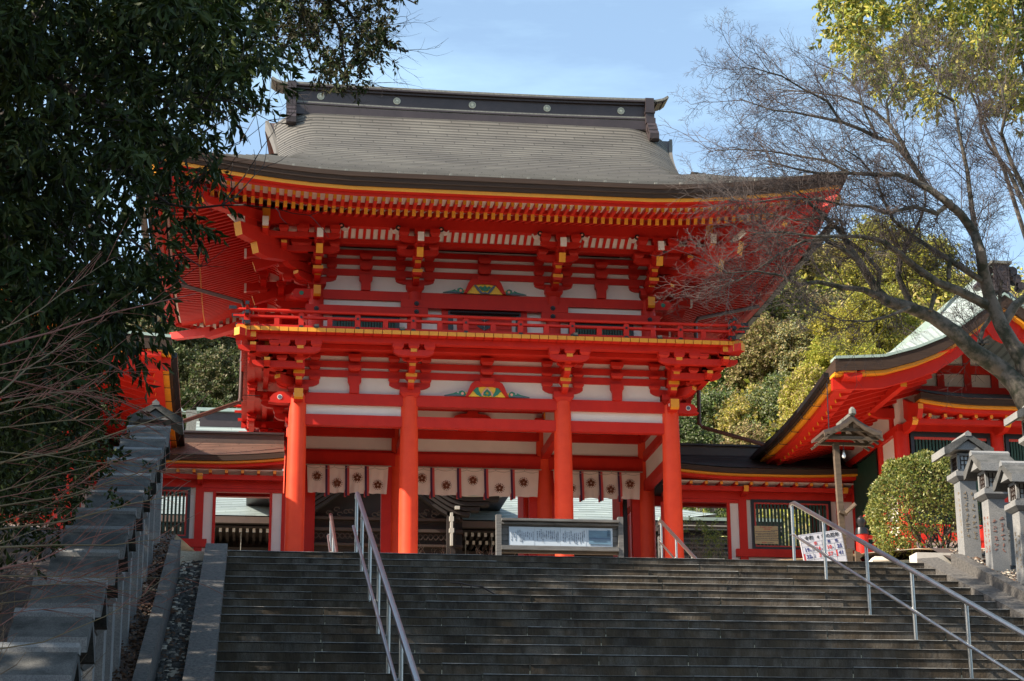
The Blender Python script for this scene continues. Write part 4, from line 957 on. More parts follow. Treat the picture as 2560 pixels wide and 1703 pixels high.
# ================================================================ side corridors, side halls
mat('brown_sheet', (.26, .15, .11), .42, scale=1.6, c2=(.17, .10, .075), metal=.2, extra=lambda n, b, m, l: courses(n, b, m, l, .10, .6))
def corridor(sx, label):
    t = empty('corridor', label, 'corridor', (CX+sx*5.9, 38.7, 6.4), 'roofed corridors flanking the gate')
    X = lambda a, b: tuple(sorted((CX+sx*a, CX+sx*b)))
    D0, D1 = 3.88, 7.92
    def P(mb, name, parent=None, **k):
        o = mb.build(name, **k); put(o, t); return o
    mb = MB(); mb.box(*X(D0, D1), 37.8, 39.9, 6.2, 6.83, 'stone_kerb'); P(mb, 'plinth')
    # roof: courses curving up at both ends
    up = lambda d: .10*max(0, 1-(d-D0)/1.6)**2 + .06*max(0, 1-(D1-d)/1.6)**2
    for sg in (1, -1):
        rows = []; uvs = []; n = 14
        for i in range(n):
            for k, lift in ((i, .012), (i+1, 0)):
                f = k/n; y = 37.30+1.35*f; z = 8.66+.30*f+.30*f*f
                ds = [D0+(D1-D0)*j/18 for j in range(19)]
                if sx*sg < 0: ds = ds[::-1]
                rows.append([(CX+sx*d, 38.75-sg*(38.75-y), z+lift+up(d)*(1-f)) for d in ds]); uvs.append([(d, (i+(k-i)*.99)*.10) for d in ds])
        mb = MB(); mb.grid(rows, 'brown_sheet' if sx < 0 else 'roof_dark', uvs); P(mb, 'roof')  # same roofing: left coloured as sunlit, right coloured as shaded
    mb = MB(); mb.box(*X(D0, D1), 38.57, 38.93, 9.22, 9.30, 'copper_brown'); mb.box(*X(D0, D1), 38.62, 38.88, 9.30, 9.42, 'copper_brown'); mb.box(*X(D0, D1), 38.56, 38.94, 9.42, 9.46, 'ridge_metal'); P(mb, 'ridge')
    for nm, y0, y1, z0, z1, m in (('eave_edge', 37.30, 37.6, 8.555, 8.655, 'eave_edge'), ('eave_board', 37.36, 37.7, 8.515, 8.553, O_), ('eave_board', 37.45, 37.9, 8.455, 8.513, V)):
        mb = MB()
        for j in range(18):
            a = D0+(D1-D0)*j/18; b = D0+(D1-D0)*(j+1)/18; ua, ub = up(a), up(b)
            if sx < 0: a, b, ua, ub = b, a, ub, ua
            x0, x1 = CX+sx*a, CX+sx*b
            mb.add([(x0,y0,z0+ua),(x1,y0,z0+ub),(x1,y1,z0+ub),(x0,y1,z0+ua),(x0,y0,z1+ua),(x1,y0,z1+ub),(x1,y1,z1+ub),(x0,y1,z1+ua)], [(0,3,2,1),(4,5,6,7),(0,1,5,4),(2,3,7,6)], m)
        P(mb, nm)
    mb = MB(); mb.box(*X(D0, D1), 37.60, 38.05, 8.44, 8.452, W_); mb.box(*X(D0, D1), 38.05, 39.5, 8.50, 8.52, 'shadow_wood'); P(mb, 'soffit')
    mb = MB(); k = D0+.18
    while k < D1: mb.box(*X(k-.03, k+.03), 37.58, 38.9, 8.375, 8.44, V, front=O_); k += .316
    P(mb, 'rafters')
    mb = MB(); mb.box(*X(D0, D1), 37.72, 37.84, 8.275, 8.372, V); P(mb, 'eave_purlin')
    for d in (5.52, 7.62):
        mb = MB(); mb.prism([(0,0),(.30,0),(.42,.05),(.46,.12),(.46,.17),(.0,.17)], (CX+sx*d, 38.02, 8.19), (0,-1,0), (0,0,1), (.10,0,0), V, edge={2: O_, 3: O_}); P(mb, 'bracket_arm')
    mb = MB(); mb.box(*X(D0, D1), 37.93, 38.07, 8.145, 8.30, V); mb.box(*X(D0, 5.44), 37.95, 38.05, 8.07, 8.143, V); P(mb, 'head_beam')
    mb = MB(); mb.box(*X(D0, D1), 37.985, 38.015, 8.30, 8.36, 'shadow_wood'); P(mb, 'gap_shade')  # dark strip painted as the shade in the gap over the head beam
    mb = MB(); mb.box(*X(5.35, D1), 37.90, 38.05, 6.95, 7.11, V); P(mb, 'sill_beam')
    for d0, d1 in ((5.44, 5.60), (7.52, 7.60)):
        mb = MB(); mb.box(*X(d0, d1), 37.92, 38.08, 6.83, 8.145, V); P(mb, 'post')
    for d0, d1 in ((4.09, 4.14), (5.20, 5.26), (3.82, 3.90)):
        mb = MB(); mb.box(*X(d0, d1), 37.96, 38.04, 6.83, 8.07, V); P(mb, 'door_jamb')
    for d0, d1, z0 in ((3.90, 4.09, 6.83), (5.26, 5.44, 6.83), (5.60, 5.70, 7.11), (7.39, 7.52, 7.11), (7.60, 7.92, 6.83), (5.60, 7.55, 6.80)):
        mb = MB(); mb.box(*X(d0, d1), 37.985, 38.015, z0, 8.145 if z0 != 6.80 else 6.95, W_); P(mb, 'plaster_panel')
    mb = MB()
    mb.box(*X(5.70, 7.39), 37.91, 37.99, 8.085, 8.145, 'black_iron'); mb.box(*X(5.70, 7.39), 37.91, 37.99, 7.11, 7.16, 'black_iron'); mb.box(*X(5.70, 5.755), 37.91, 37.99, 7.16, 8.085, 'black_iron'); mb.box(*X(7.335, 7.39), 37.91, 37.99, 7.16, 8.085, 'black_iron')
    mb.box(*X(5.755, 5.79), 37.93, 37.98, 7.16, 8.085, 'red_cloth'); mb.box(*X(7.30, 7.335), 37.93, 37.98, 7.16, 8.085, 'red_cloth'); mb.box(*X(5.79, 7.30), 37.93, 37.98, 7.16, 7.19, 'red_cloth'); mb.box(*X(5.79, 7.30), 37.93, 37.98, 8.055, 8.085, 'red_cloth')
    w = P(mb, 'lattice_window')
    mb = MB(); n = 20
    for k in range(n): c = 5.83+(7.26-5.83)*k/(n-1); mb.box(*X(c-.021, c+.021), 37.935, 37.975, 7.19, 8.055, 'green_slat')
    o = mb.build('lattice'); o.parent = w
    for d in (7.5,):
        mb = MB(); mb.box(*X(d-.07, d+.07), 39.45, 39.59, 6.83, 8.4, V); P(mb, 'post')
    mb = MB(); mb.box(*X(D0, D1), 39.45, 39.6, 8.3, 8.5, V); P(mb, 'head_beam')
    return t
corridor(-1, 'low roofed red corridor running left from the gate, its brown roof half in sunlight')
cr = corridor(1, 'low roofed red corridor running right from the gate, under a dark shaded roof')
def side_hall(sx, label):
    t = empty('side_hall', label, 'hall', (CX+sx*10.5, 37, 6.36), 'gabled red halls either side of the gate')
    def P(mb, name, **k): return put(mb.build(name, **k), t)
    E0 = 5.97; CXR = 9.3
    X = lambda a, b: tuple(sorted((CX+sx*a, CX+sx*b)))
    pp = [(0,0),(.93,.06),(1.58,.25),(2.1,.47),(2.45,.70),(2.81,.97),(3.18,1.24),(3.34,1.35)]
    def p(t_):
        for (a, b), (c, d) in zip(pp, pp[1:]):
            if t_ <= c: return b+(d-b)*(t_-a)/(c-a)
        return 1.35
    YF, YB2 = 32.6, 41.2
    def up(t_, y): return .40*max(0, 1-(y-YF)/4.5)**1.8
    def Z(t_, y):
        q = min(1, max(0, (y-YF)/.9)); return 9.27+p(t_)+up(t_, y) + min(.95, .26*t_)*q*q*(3-2*q)
    ys = [YF+(YB2-YF)*(k/22)**1.5 for k in range(23)]
    mb = MB()
    for half in (1, -1):
        rows = []; uvs = []; n = 30
        for i in range(n):
            for k, lift in ((i, .015), (i+1, 0)):
                tt = 3.33*k/n; d = E0+tt if half > 0 else 2*CXR-E0-tt
                yy = ys if sx*half < 0 else ys[::-1]
                rows.append([(CX+sx*d, y, Z(tt, y)+lift) for y in yy]); uvs.append([(y, (i+(k-i)*.99)*.16) for y in yy])
        mb.grid(rows, 'roof_patina' if sx > 0 else 'brown_sheet', uvs)
    P(mb, 'roof')
    # front verge: thick layered edge, ochre strip, bargeboard
    def band(name, yo, yi, za, zb, m, dz=0.):
        mb = MB(); N = 24
        for half in (1, -1):
            for k in range(N):
                t0 = 3.33*k/N; t1 = 3.33*(k+1)/N; d0 = E0+t0 if half > 0 else 2*CXR-E0-t0; d1 = E0+t1 if half > 0 else 2*CXR-E0-t1
                z0, z1 = Z(t0, YF), Z(t1, YF)
                x0, x1 = CX+sx*d0, CX+sx*d1
                if x0 > x1: x0, x1, z0, z1 = x1, x0, z1, z0
                mb.add([(x0,yo,z0+zb),(x1,yo,z1+zb),(x1,yi,z1+zb),(x0,yi,z0+zb),(x0,yo,z0+za),(x1,yo,z1+za),(x1,yi,z1+za),(x0,yi,z0+za)], [(0,3,2,1),(4,5,6,7),(0,1,5,4),(1,2,6,5),(2,3,7,6),(3,0,4,7)], m)
        P(mb, name)
    band('roof_lip', YF-.02, YF+.30, .03, -.02, 'patina_plain'); band('roof_edge', YF, YF+.3, -.032, -.25, 'eave_edge'); band('eave_board', YF+.06, YF+.4, -.252, -.31, O_); band('bargeboard', YF+.24, YF+.34, -.312, -.54, V)
    # side eave edge toward the gate
    for nm, a, b, za, zb, m in (('eave_edge', 0, .3, -.0, -.20, 'eave_edge'), ('eave_board', .06, .4, -.202, -.26, O_), ('eave_board', .16, .5, -.262, -.34, V)):
        mb = MB()
        for k in range(22):
            y0, y1 = ys[k]+(.02 if k == 0 else 0), ys[k+1]; z0, z1 = 9.268+up(0, y0), 9.268+up(0, y1); x0, x1 = X(E0+a-.004, E0+b)
            mb.add([(x0,y0,z0+zb),(x1,y0,z0+zb),(x1,y1,z1+zb),(x0,y1,z1+zb),(x0,y0,z0+za),(x1,y0,z0+za),(x1,y1,z1+za),(x0,y1,z1+za)], [(0,3,2,1),(4,5,6,7),(0,1,5,4),(1,2,6,5),(2,3,7,6),(3,0,4,7)], m)
        P(mb, nm)
    mb = MB(); gy0 = YF+1.1
    x0, x1 = X(E0-.10, E0-.01)
    for k in range(3, 22):
        y0, y1 = ys[k], ys[k+1]; z0, z1 = 9.17+up(0, y0), 9.17+up(0, y1)
        mb.add([(x0,y0,z0-.09),(x1,y0,z0-.09),(x1,y1,z1-.09),(x0,y1,z1-.09),(x0,y0,z0),(x1,y0,z0),(x1,y1,z1),(x0,y1,z1)], [(0,3,2,1),(4,5,6,7),(0,1,5,4),(1,2,6,5),(2,3,7,6),(3,0,4,7)], 'black_iron')
        if k % 2: mb.tube([(CX+sx*(E0-.05), y0, z0-.09), (CX+sx*(E0+.0), y0, z0-.20), (CX+sx*(E0+.15), y0, z0-.2)], .008, 6, 'black_iron')
    P(mb, 'gutter')
    mb = MB(); y = YF+.5
    while y < YB2-.2:
        u = up(0, y); z0 = 8.925+u; mb.bar((CX+sx*(E0+.30), y, z0), (CX+sx*(E0+2.2), y, z0+.62-u*.3), .07, .12, V, e0=O_); y += .30
    P(mb, 'rafters')
    mb = MB(); q = [(.2, -.352), (2.3, .29)]
    for k in range(22):
        y0, y1 = ys[k], ys[k+1]; a, b = up(0, y0), up(0, y1)
        vs = [(CX+sx*(E0+.2), y0, 8.965+a), (CX+sx*(E0+2.3), y0, 9.65+a*.7), (CX+sx*(E0+2.3), y1, 9.65+b*.7), (CX+sx*(E0+.2), y1, 8.965+b)]
        mb.add(vs, [(0,1,2,3)], V)
    P(mb, 'soffit')
    # walls
    d0, dl = 7.90, 10.75; YW = 34.8
    def col_(d, y, z1=8.86, r=.15): mb = MB(); mb.tube([(CX+sx*d, y, 6.36), (CX+sx*d, y, z1)], r, 20, V); P(mb, 'column', smooth=True)
    for d in (d0, 9.80, 10.72): col_(d, YW)
    for y in (35.95, 37.75, 40.0): col_(d0, y, r=.10)
    mb = MB(); mb.box(*X(d0-.11, dl+.1), YW-.12, YW+.10, 8.862, 8.99, V); P(mb, 'head_beam')
    mb = MB(); mb.box(*X(d0-.11, d0+.10), YW+.10, 40.4, 8.84, 8.985, V); P(mb, 'head_beam')
    mb = MB(); mb.box(*X(d0-.02, d0+.02), YW, 40.4, 6.5, 9.75, W_); mb.box(*X(d0, dl), YW-.02, YW+.02, 6.4, 9.6, W_); P(mb, 'plaster_panel')
    for y in (35.2, 36.9): mb = MB(); mb.box(*X(d0-.06, d0+.04), y-.09, y+.09, 8.985, 9.60, V); P(mb, 'strut')
    for y in (35.1, 37.7): mb = MB(); mb.prism([(0,0),(.35,0),(.5,.06),(.55,.15),(.55,.2),(0,.2)], (CX+sx*(d0), y, 9.2), (-sx,0,0), (0,0,1), (0,.12,0), V, edge={2: O_, 3: O_}); P(mb, 'bracket_arm')
    mb = MB(); mb.box(*X(d0-.55, d0-.43), YF+.5, 40.6, 9.30, 9.42, V, front=O_); P(mb, 'eave_purlin')
    # green shutter on the side wall
    mb = MB(); x0, x1 = X(d0-.07, d0-.025); mb.box(x0, x1, 36.10, 37.58, 6.9, 8.80, 'green_slat')
    for k in range(26): y = 36.14+k*.056; mb.box(*X(d0-.085, d0-.07), y, y+.03, 6.92, 8.78, 'green_slat')
    mb.box(*X(d0-.09, d0-.03), 36.04, 36.10, 6.9, 8.84, 'black_iron'); mb.box(*X(d0-.09, d0-.03), 37.58, 37.64, 6.9, 8.84, 'black_iron'); mb.box(*X(d0-.09, d0-.03), 36.10, 37.58, 8.80, 8.838, 'black_iron'); P(mb, 'shutter')
    mb = MB(); mb.box(*X(d0-.1, d0+.05), YW+.1, 40.3, 6.75, 6.9, V); P(mb, 'sill_beam')
    mb = MB(); mb.box(*X(d0, dl), YW-.1, YW+.05, 6.75, 6.9, V); P(mb, 'sill_beam')
    # front lattice windows
    for a, b in ((8.05, 9.65), (9.96, 10.55)):
        mb = MB(); mb.box(*X(a, b), YW-.03, YW-.022, 7.0, 8.74, 'shadow_wood')
        mb.box(*X(a, b), YW-.10, YW-.03, 8.76, 8.86, 'black_iron'); mb.box(*X(a, a+.07), YW-.10, YW-.03, 6.9, 8.76, 'black_iron'); mb.box(*X(b-.07, b), YW-.10, YW-.03, 6.9, 8.76, 'black_iron')
        mb.box(*X(a+.07, b-.07), YW-.085, YW-.035, 8.71, 8.758, 'red_cloth')
        n = int((b-a)/.075)
        for k in range(n): c = a+.12+(b-a-.24)*k/(n-1); mb.box(*X(c-.02, c+.02), YW-.08, YW-.04, 6.95, 8.71, 'green_slat')
        P(mb, 'lattice_window')
    # pent roof over the front
    mb = MB(); rows = []; uvs = []
    A, B = 8.05, 10.9
    pu = lambda d: .10*max(0, 1-(d-A)/1.2)**2
    for i in range(8):
        for k, lift in ((i, .012), (i+1, 0)):
            f = k/8; ds = [A+(B-A)*j/20 for j in range(21)]
            if sx < 0: ds = ds[::-1]
            rows.append([(CX+sx*d, 33.85+.95*f, 9.32+.36*f+lift+pu(d)) for d in ds]); uvs.append([(d, (i+(k-i)*.99)*.12) for d in ds])
    mb.grid(rows, 'roof_dark', uvs); P(mb, 'pent_roof')
    for nm, y0, y1, z0, z1, m in (('eave_edge', 33.84, 34.2, 9.20, 9.315, 'eave_edge'), ('eave_board', 33.92, 34.3, 9.145, 9.198, O_), ('eave_board', 34.0, 34.4, 9.07, 9.143, V)):
        mb = MB()
        for j in range(20):
            a = A-.05+(B-A)*j/20; b = A-.05+(B-A)*(j+1)/20; ua, ub = pu(max(a, A)), pu(max(b, A))
            if sx < 0: a, b, ua, ub = b, a, ub, ua
            x0, x1 = CX+sx*a, CX+sx*b
            mb.add([(x0,y0,z0+ua),(x1,y0,z0+ub),(x1,y1,z0+ub),(x0,y1,z0+ua),(x0,y0,z1+ua),(x1,y0,z1+ub),(x1,y1,z1+ub),(x0,y1,z1+ua)], [(0,3,2,1),(4,5,6,7),(0,1,5,4),(1,2,6,5),(2,3,7,6),(3,0,4,7)], m)
        P(mb, nm)
    mb = MB(); mb.prism([(0,0),(.1,-.16),(.5,-.2),(.95,.1),(.95,.45),(.5,.25),(0,.10)], (CX+sx*(A-.03), 33.95, 9.12), (0,1,0), (0,0,1), (.10,0,0), V, edge={6: O_}); P(mb, 'bargeboard')
    mb = MB(); k = A+.2
    while k < B: mb.box(*X(k-.03, k+.03), 34.1, 34.8, 9.0, 9.068, V, front=O_); k += .305
    P(mb, 'rafters')
    mb = MB(); mb.box(*X(A-.1, B), 34.22, 34.34, 8.90, 8.998, V); P(mb, 'eave_purlin')
    for d in (7.95, 9.8, 10.7):
        mb = MB(); mb.prism([(0,0),(.40,0),(.55,.05),(.62,.12),(.62,.19),(0,.19)], (CX+sx*d, YW-.1, 8.80), (0,-1,0), (0,0,1), (.11,0,0), V, edge={2: O_, 3: O_}); P(mb, 'bracket_arm')
    # gable wall above the pent roof
    mb = MB(); poly = [(d0+.1, 9.5), (2*CXR-d0-.1, 9.5)] + [(2*CXR-E0-t_, 9.27+p(t_)+.1) for t_ in (2.1, 2.5, 2.9, 3.2)] + [(E0+t_, 9.27+p(t_)+.1) for t_ in (3.3, 3.2, 2.9, 2.5, 2.1)]
    poly = [(CX+sx*a, b) for a, b in poly]
    mb.prism(poly, (0, YW, 0), (1,0,0), (0,0,1), (0,.05,0), W_); P(mb, 'gable_wall')
    for z, a in ((9.62, 8.2), (10.05, 8.75)):
        mb = MB(); mb.box(*X(a, 2*CXR-a), YW-.10, YW-.03, z, z+.16, V); P(mb, 'gable_beam')
    for d in (8.75, 9.3, 9.85): mb = MB(); mb.box(*X(d-.07, d+.07), YW-.085, YW-.03, 9.6, 9.27+p(min(d, 2*CXR-d)-E0)+.02, V); P(mb, 'gable_post')
    mb = MB(); mb.prism([(.30,0),(.36,-.2),(.2,-.42),(.05,-.5),(-.05,-.5),(-.2,-.42),(-.36,-.2),(-.30,0),(-.1,.14),(.1,.14)], (CX+sx*CXR, YF+.22, 10.62), (1,0,0), (0,0,1), (0,.05,0), V)
    mb.prism([(.08*cos(a_), .08*sin(a_)) for a_ in [k*pi/6 for k in range(12)]], (CX+sx*CXR, YF+.19, 10.5), (1,0,0), (0,0,1), (0,.05,0), O_); P(mb, 'gable_pendant')
    mb = MB(); x = CX+sx*CXR; mb.box(x-.20, x+.20, YF+.1, YB2, 11.42, 11.6, 'patina_plain'); mb.box(x-.15, x+.15, YF+.05, YF+.35, 11.1, 11.62, 'ridge_metal')
    for k in (-1, 1):
        for j in range(3): mb.tube([(x+k*(.24+.08*j), YF+.1, 11.5-.14*j), (x+k*(.24+.08*j), YF+.3, 11.5-.14*j)], .10-.01*j, 10, 'ridge_metal')
    mb.box(x-.20, x+.20, YF+.0, YF+.4, 11.62, 11.67, 'ridge_cap'); P(mb, 'ridge')
    return t
side_hall(-1, 'gabled red hall behind the dark tree and lanterns at the left')
side_hall(1, 'gabled red hall with pale green roof behind the bare tree at the right')
# ================================================================ worship hall seen through the gate
mat('dark_timber', (.013, .007, .005), .7, var=.4, scale=5)  # dark wood, coloured darker still for the shade under the hall eaves
mat('timber_trim', (.032, .018, .012), .6)
mat('white_end', (.38, .36, .32), .7)
hall = empty('worship_hall', 'dark timber worship hall with grey green roofs seen through the gate', 'hall', (3.2, 53, 6.4))
def H_(mb, name, **k): return put(mb.build(name, **k), hall)
hx0, hx1, hy0, hy1 = -6.0, 12.4, 50.0, 63.0; he = 10.0
def hz(s): return he + .42*s + .035*s*s
mb = MB()
for (side) in range(4):
    rows = []; uvs = []; n = 40
    for i in range(n):
        for k, lift in ((i, .02), (i+1, 0)):
            s = 6.4*k/n
            if side == 0: a, b = (hx0+min(s, 4.2), hy0+s), (hx1-min(s, 4.2), hy0+s)
            elif side == 2: a, b = (hx1-min(s, 4.2), hy1-s), (hx0+min(s, 4.2), hy1-s)
            elif side == 1:
                if s > 4.2: s = 4.2
                a, b = (hx1-s, hy0+s), (hx1-s, hy1-s)
            else:
                if s > 4.2: s = 4.2
                a, b = (hx0+s, hy1-s), (hx0+s, hy0+s)
            L = [(a[0]+(b[0]-a[0])*j/24, a[1]+(b[1]-a[1])*j/24, hz(s)+lift + .3*max(0, 1-min(j, 24-j)/5.)**2*max(0, 1-s/3)) for j in range(25)]
            rows.append(L); uvs.append([((q[0] if side % 2 == 0 else q[1]), (i+(k-i)*.99)*.16) for q in L])
    mb.grid(rows, 'roof_patina', uvs)
H_(mb, 'roof')
mb = MB(); mb.box(hx0+4.3, hx1-4.3, 56.1, 56.9, 13.9, 14.35, 'ridge_metal'); mb.box(hx0+4.2, hx1-4.2, 56.0, 57.0, 14.35, 14.45, 'patina_plain'); H_(mb, 'ridge')
mb = MB(); mb.box(hx0+.02, hx1-.02, hy0+.01, hy0+.4, 9.82, 9.99, 'dark_timber', front='copper_brown'); mb.box(hx1-.4, hx1-.01, hy0+.4, hy1-.4, 9.82, 9.99, 'copper_brown'); mb.box(hx0+.02, hx0+.4, hy0+.4, hy1-.4, 9.82, 9.99, 'copper_brown'); H_(mb, 'eave_edge')
mb = MB(); mb.box(hx0+.3, hx1-.3, hy0+.2, hy0+2.2, 9.74, 9.78, 'dark_timber'); H_(mb, 'soffit')
mb = MB(); x = hx0+.4
while x < hx1-.4:
    mb.box(x-.035, x+.035, hy0+.30, hy0+2.1, 9.63, 9.735, 'dark_timber', front='white_end'); 
    if x > 5.1: mb.box(x+.05, x+.12, hy0+.75, hy0+2.1, 9.50, 9.60, 'dark_timber', front='white_end')
    x += .175
H_(mb, 'rafters')
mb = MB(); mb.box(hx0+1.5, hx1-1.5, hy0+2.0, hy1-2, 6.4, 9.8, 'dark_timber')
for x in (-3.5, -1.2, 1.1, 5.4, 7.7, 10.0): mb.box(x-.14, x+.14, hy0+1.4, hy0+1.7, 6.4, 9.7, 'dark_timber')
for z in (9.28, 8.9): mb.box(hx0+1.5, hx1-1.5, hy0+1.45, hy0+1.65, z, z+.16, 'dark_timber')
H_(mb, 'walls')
# undulating porch gable
def kz(u):
    a = abs(u); return 1.08*(.5+.5*cos(pi*min(a/2.25, 1)))**.95 + .07*max(0, (a-2.2)/1.2)**2
KX = 3.19
def kband(name, y0, y1, za, zb, m, hw=3.42):
    mb = MB(); N = 46
    for k in range(N):
        u0 = -hw+2*hw*k/N; u1 = -hw+2*hw*(k+1)/N; a = 10.42+kz(u0); b = 10.42+kz(u1)
        x0, x1 = KX+u0, KX+u1
        mb.add([(x0,y0,a+zb),(x1,y0,b+zb),(x1,y1,b+zb),(x0,y1,a+zb),(x0,y0,a+za),(x1,y0,b+za),(x1,y1,b+za),(x0,y1,a+za)], [(0,3,2,1),(4,5,6,7),(0,1,5,4),(1,2,6,5),(2,3,7,6),(3,0,4,7)], m)
    H_(mb, name)
kband('porch_roof', 48.6, 54.0, .18, .02, 'roof_dark'); kband('porch_roof_edge', 48.55, 48.9, .17, .0, 'ridge_cap', 3.44); kband('porch_trim', 48.62, 48.9, -.002, -.055, 'white_end', 3.2)
for k in range(5): kband('porch_bargeboard', 48.70+.05*k, 49.0+.05*k, -.06-.12*k, -.16-.12*k, 'dark_timber', 3.1-.25*k)
mb = MB(); mb.box(KX-2.2, KX+2.2, 49.3, 49.4, 8.6, 11.0, 'dark_timber')
for z, h in ((9.80, .07), (9.50, .08), (9.12, .06)): mb.box(KX-2.2, KX+2.2, 49.15, 49.3, z, z+h, 'timber_trim')
for k in range(30):
    x = KX-2.0+k*.135; mb.bar((x, 49.2, 9.30), (x+.12, 49.2, 9.46), .02, .012, 'timber_trim', up=(0,1,0)); mb.bar((x+.12, 49.21, 9.30), (x, 49.21, 9.46), .02, .012, 'timber_trim', up=(0,1,0))
rg_ = random.Random(4)
for k in range(26):
    x = KX+rg_.uniform(-1.9, 1.9); z = 9.95+rg_.uniform(-.03, .12); mb.tube([(x+.07*cos(q), 49.12, z+.05*sin(q)) for q in (0,1,2,3,4,5)], .014, 6, 'timber_trim')
H_(mb, 'porch_wall')
for s in (-1, 1):
    mb = MB(); x = KX+s*1.87; mb.box(x-.11, x+.11, 48.9, 49.1, 6.4, 10.3, 'dark_timber')
    for z0, z1, w in ((9.86,9.96,.032),(9.74,9.86,.055),(9.55,9.74,.032),(9.44,9.55,.06),(9.1,9.44,.032)): mb.box(x-w, x+w, 48.78, 48.9, z0, z1, 'white_end')
    mb.box(x-.06+.14*s, x+.06+.14*s, 48.7, 48.8, 10.04, 10.12, 'white_end'); H_(mb, 'porch_post')
mb = MB(); mb.prism([(-.5,.30),(-.40,.12),(-.2,.02),(-.05,-.07),(.05,-.07),(.2,.02),(.40,.12),(.5,.30),(.2,.42),(-.2,.42)], (KX-.0, 48.60, 10.98), (1,0,0), (0,0,1), (0,.04,0), 'white_end')
mb.prism([(-.46,.32),(-.37,.15),(-.2,.05),(-.05,-.03),(.05,-.03),(.2,.05),(.37,.15),(.46,.32),(.2,.45),(-.2,.45)], (KX-.0, 48.58, 10.98), (1,0,0), (0,0,1), (0,.04,0), 'dark_timber'); H_(mb, 'porch_pendant')
# lightning cables etc hanging on the hall front
mb = MB()
for x in (-.33, 5.58, 6.28): mb.tube([(x, hy0+.2, 9.62), (x-.01, hy0+.2, 6.4)], .012, 6, 'ridge_cap')
H_(mb, 'rain_chain')
# far ridge at left, small roofed wall at right
fr = empty('far_hall', 'dark tiled hall roof with a round crest showing above the left corridor', 'hall', (1.5, 60, 6.4))
mb = MB(); a = at(487, 1092, 60); b = at(700, 1092, 60)
mb.box(a.x, a.x+6, 59.8, 60.4, a.z+.05, a.z+.62, 'tile_grey'); mb.box(a.x-.12, a.x+6, 59.7, 60.5, a.z+.62, a.z+.70, 'patina_plain'); mb.box(a.x-.1, a.x+6, 59.7, 60.5, a.z-.02, a.z+.06, 'ridge_cap'); mb.box(a.x-.1, a.x+6, 59.6, 60.6, a.z-.16, a.z-.08, 'ridge_cap'); put(mb.build('ridge'), fr)
mb = MB(); mb.prism([(-.18,-.3),(.18,-.3),(.20,.1),(.16,.6),(.22,.66),(.22,.78),(-.26,.78),(-.2,.5),(-.24,.1)], (a.x-.05, 60.1, a.z), (1,0,0), (0,0,1), (0,.9,0), 'ridge_cap')
mb.prism([(-.1,.78),(-.32,.82),(-.62,1.18),(-.5,.78)], (a.x-.05, 60.1, a.z), (1,0,0), (0,0,1), (0,.3,0), 'patina_plain'); put(mb.build('ridge_end'), fr)
mb = MB(); c = at(548, 1069, 59.7); mb.tube([(c.x, 59.72, c.z), (c.x, 59.66, c.z)], .12, 20, 'gold_crest'); put(mb.build('crest'), fr)
mb = MB(); mb.add([(a.x-1.5,55,a.z-2.2),(a.x+7,55,a.z-2.2),(a.x+6,60.1,a.z),(a.x,60.1,a.z)], [(0,1,2,3)], 'tile_grey'); mb.add([(a.x-1.5,65,a.z-2.2),(a.x,60.1,a.z),(a.x+6,60.1,a.z),(a.x+7,65,a.z-2.2)], [(0,1,2,3)], 'tile_grey')
put(mb.build('roof'), fr)
mb = MB(); mb.box(a.x-.8, a.x+6, 56, 64, 6.4, a.z-1.9, 'dark_timber'); put(mb.build('walls'), fr)
sw = empty('garden_wall', 'low wall with a patina capped roof seen through the right corridor opening', 'wall', (11, 46, 6.4))
mb = MB(); mb.box(9.9, 13, 45.8, 46.0, 9.28, 9.36, 'patina_plain'); mb.box(9.9, 13, 45.82, 46.2, 9.16, 9.28, 'dark_timber')
for k in range(2): mb.box(9.9, 13, 45.7-.05*k, 45.76, 9.12-.10*k, 9.14-.10*k, 'white_end'); mb.box(9.9, 13, 45.8, 46, 9.04-.10*k, 9.12-.10*k, 'dark_timber')
put(mb.build('roof'), sw)
mb = MB(); mb.box(9.9, 13, 45.9, 46.1, 6.4, 8.9, 'granite_weathered')
for k in range(22): mb.box(9.9, 13, 45.86, 45.9, 6.5+k*.11, 6.54+k*.11, 'ridge_cap')
put(mb.build('panel'), sw)
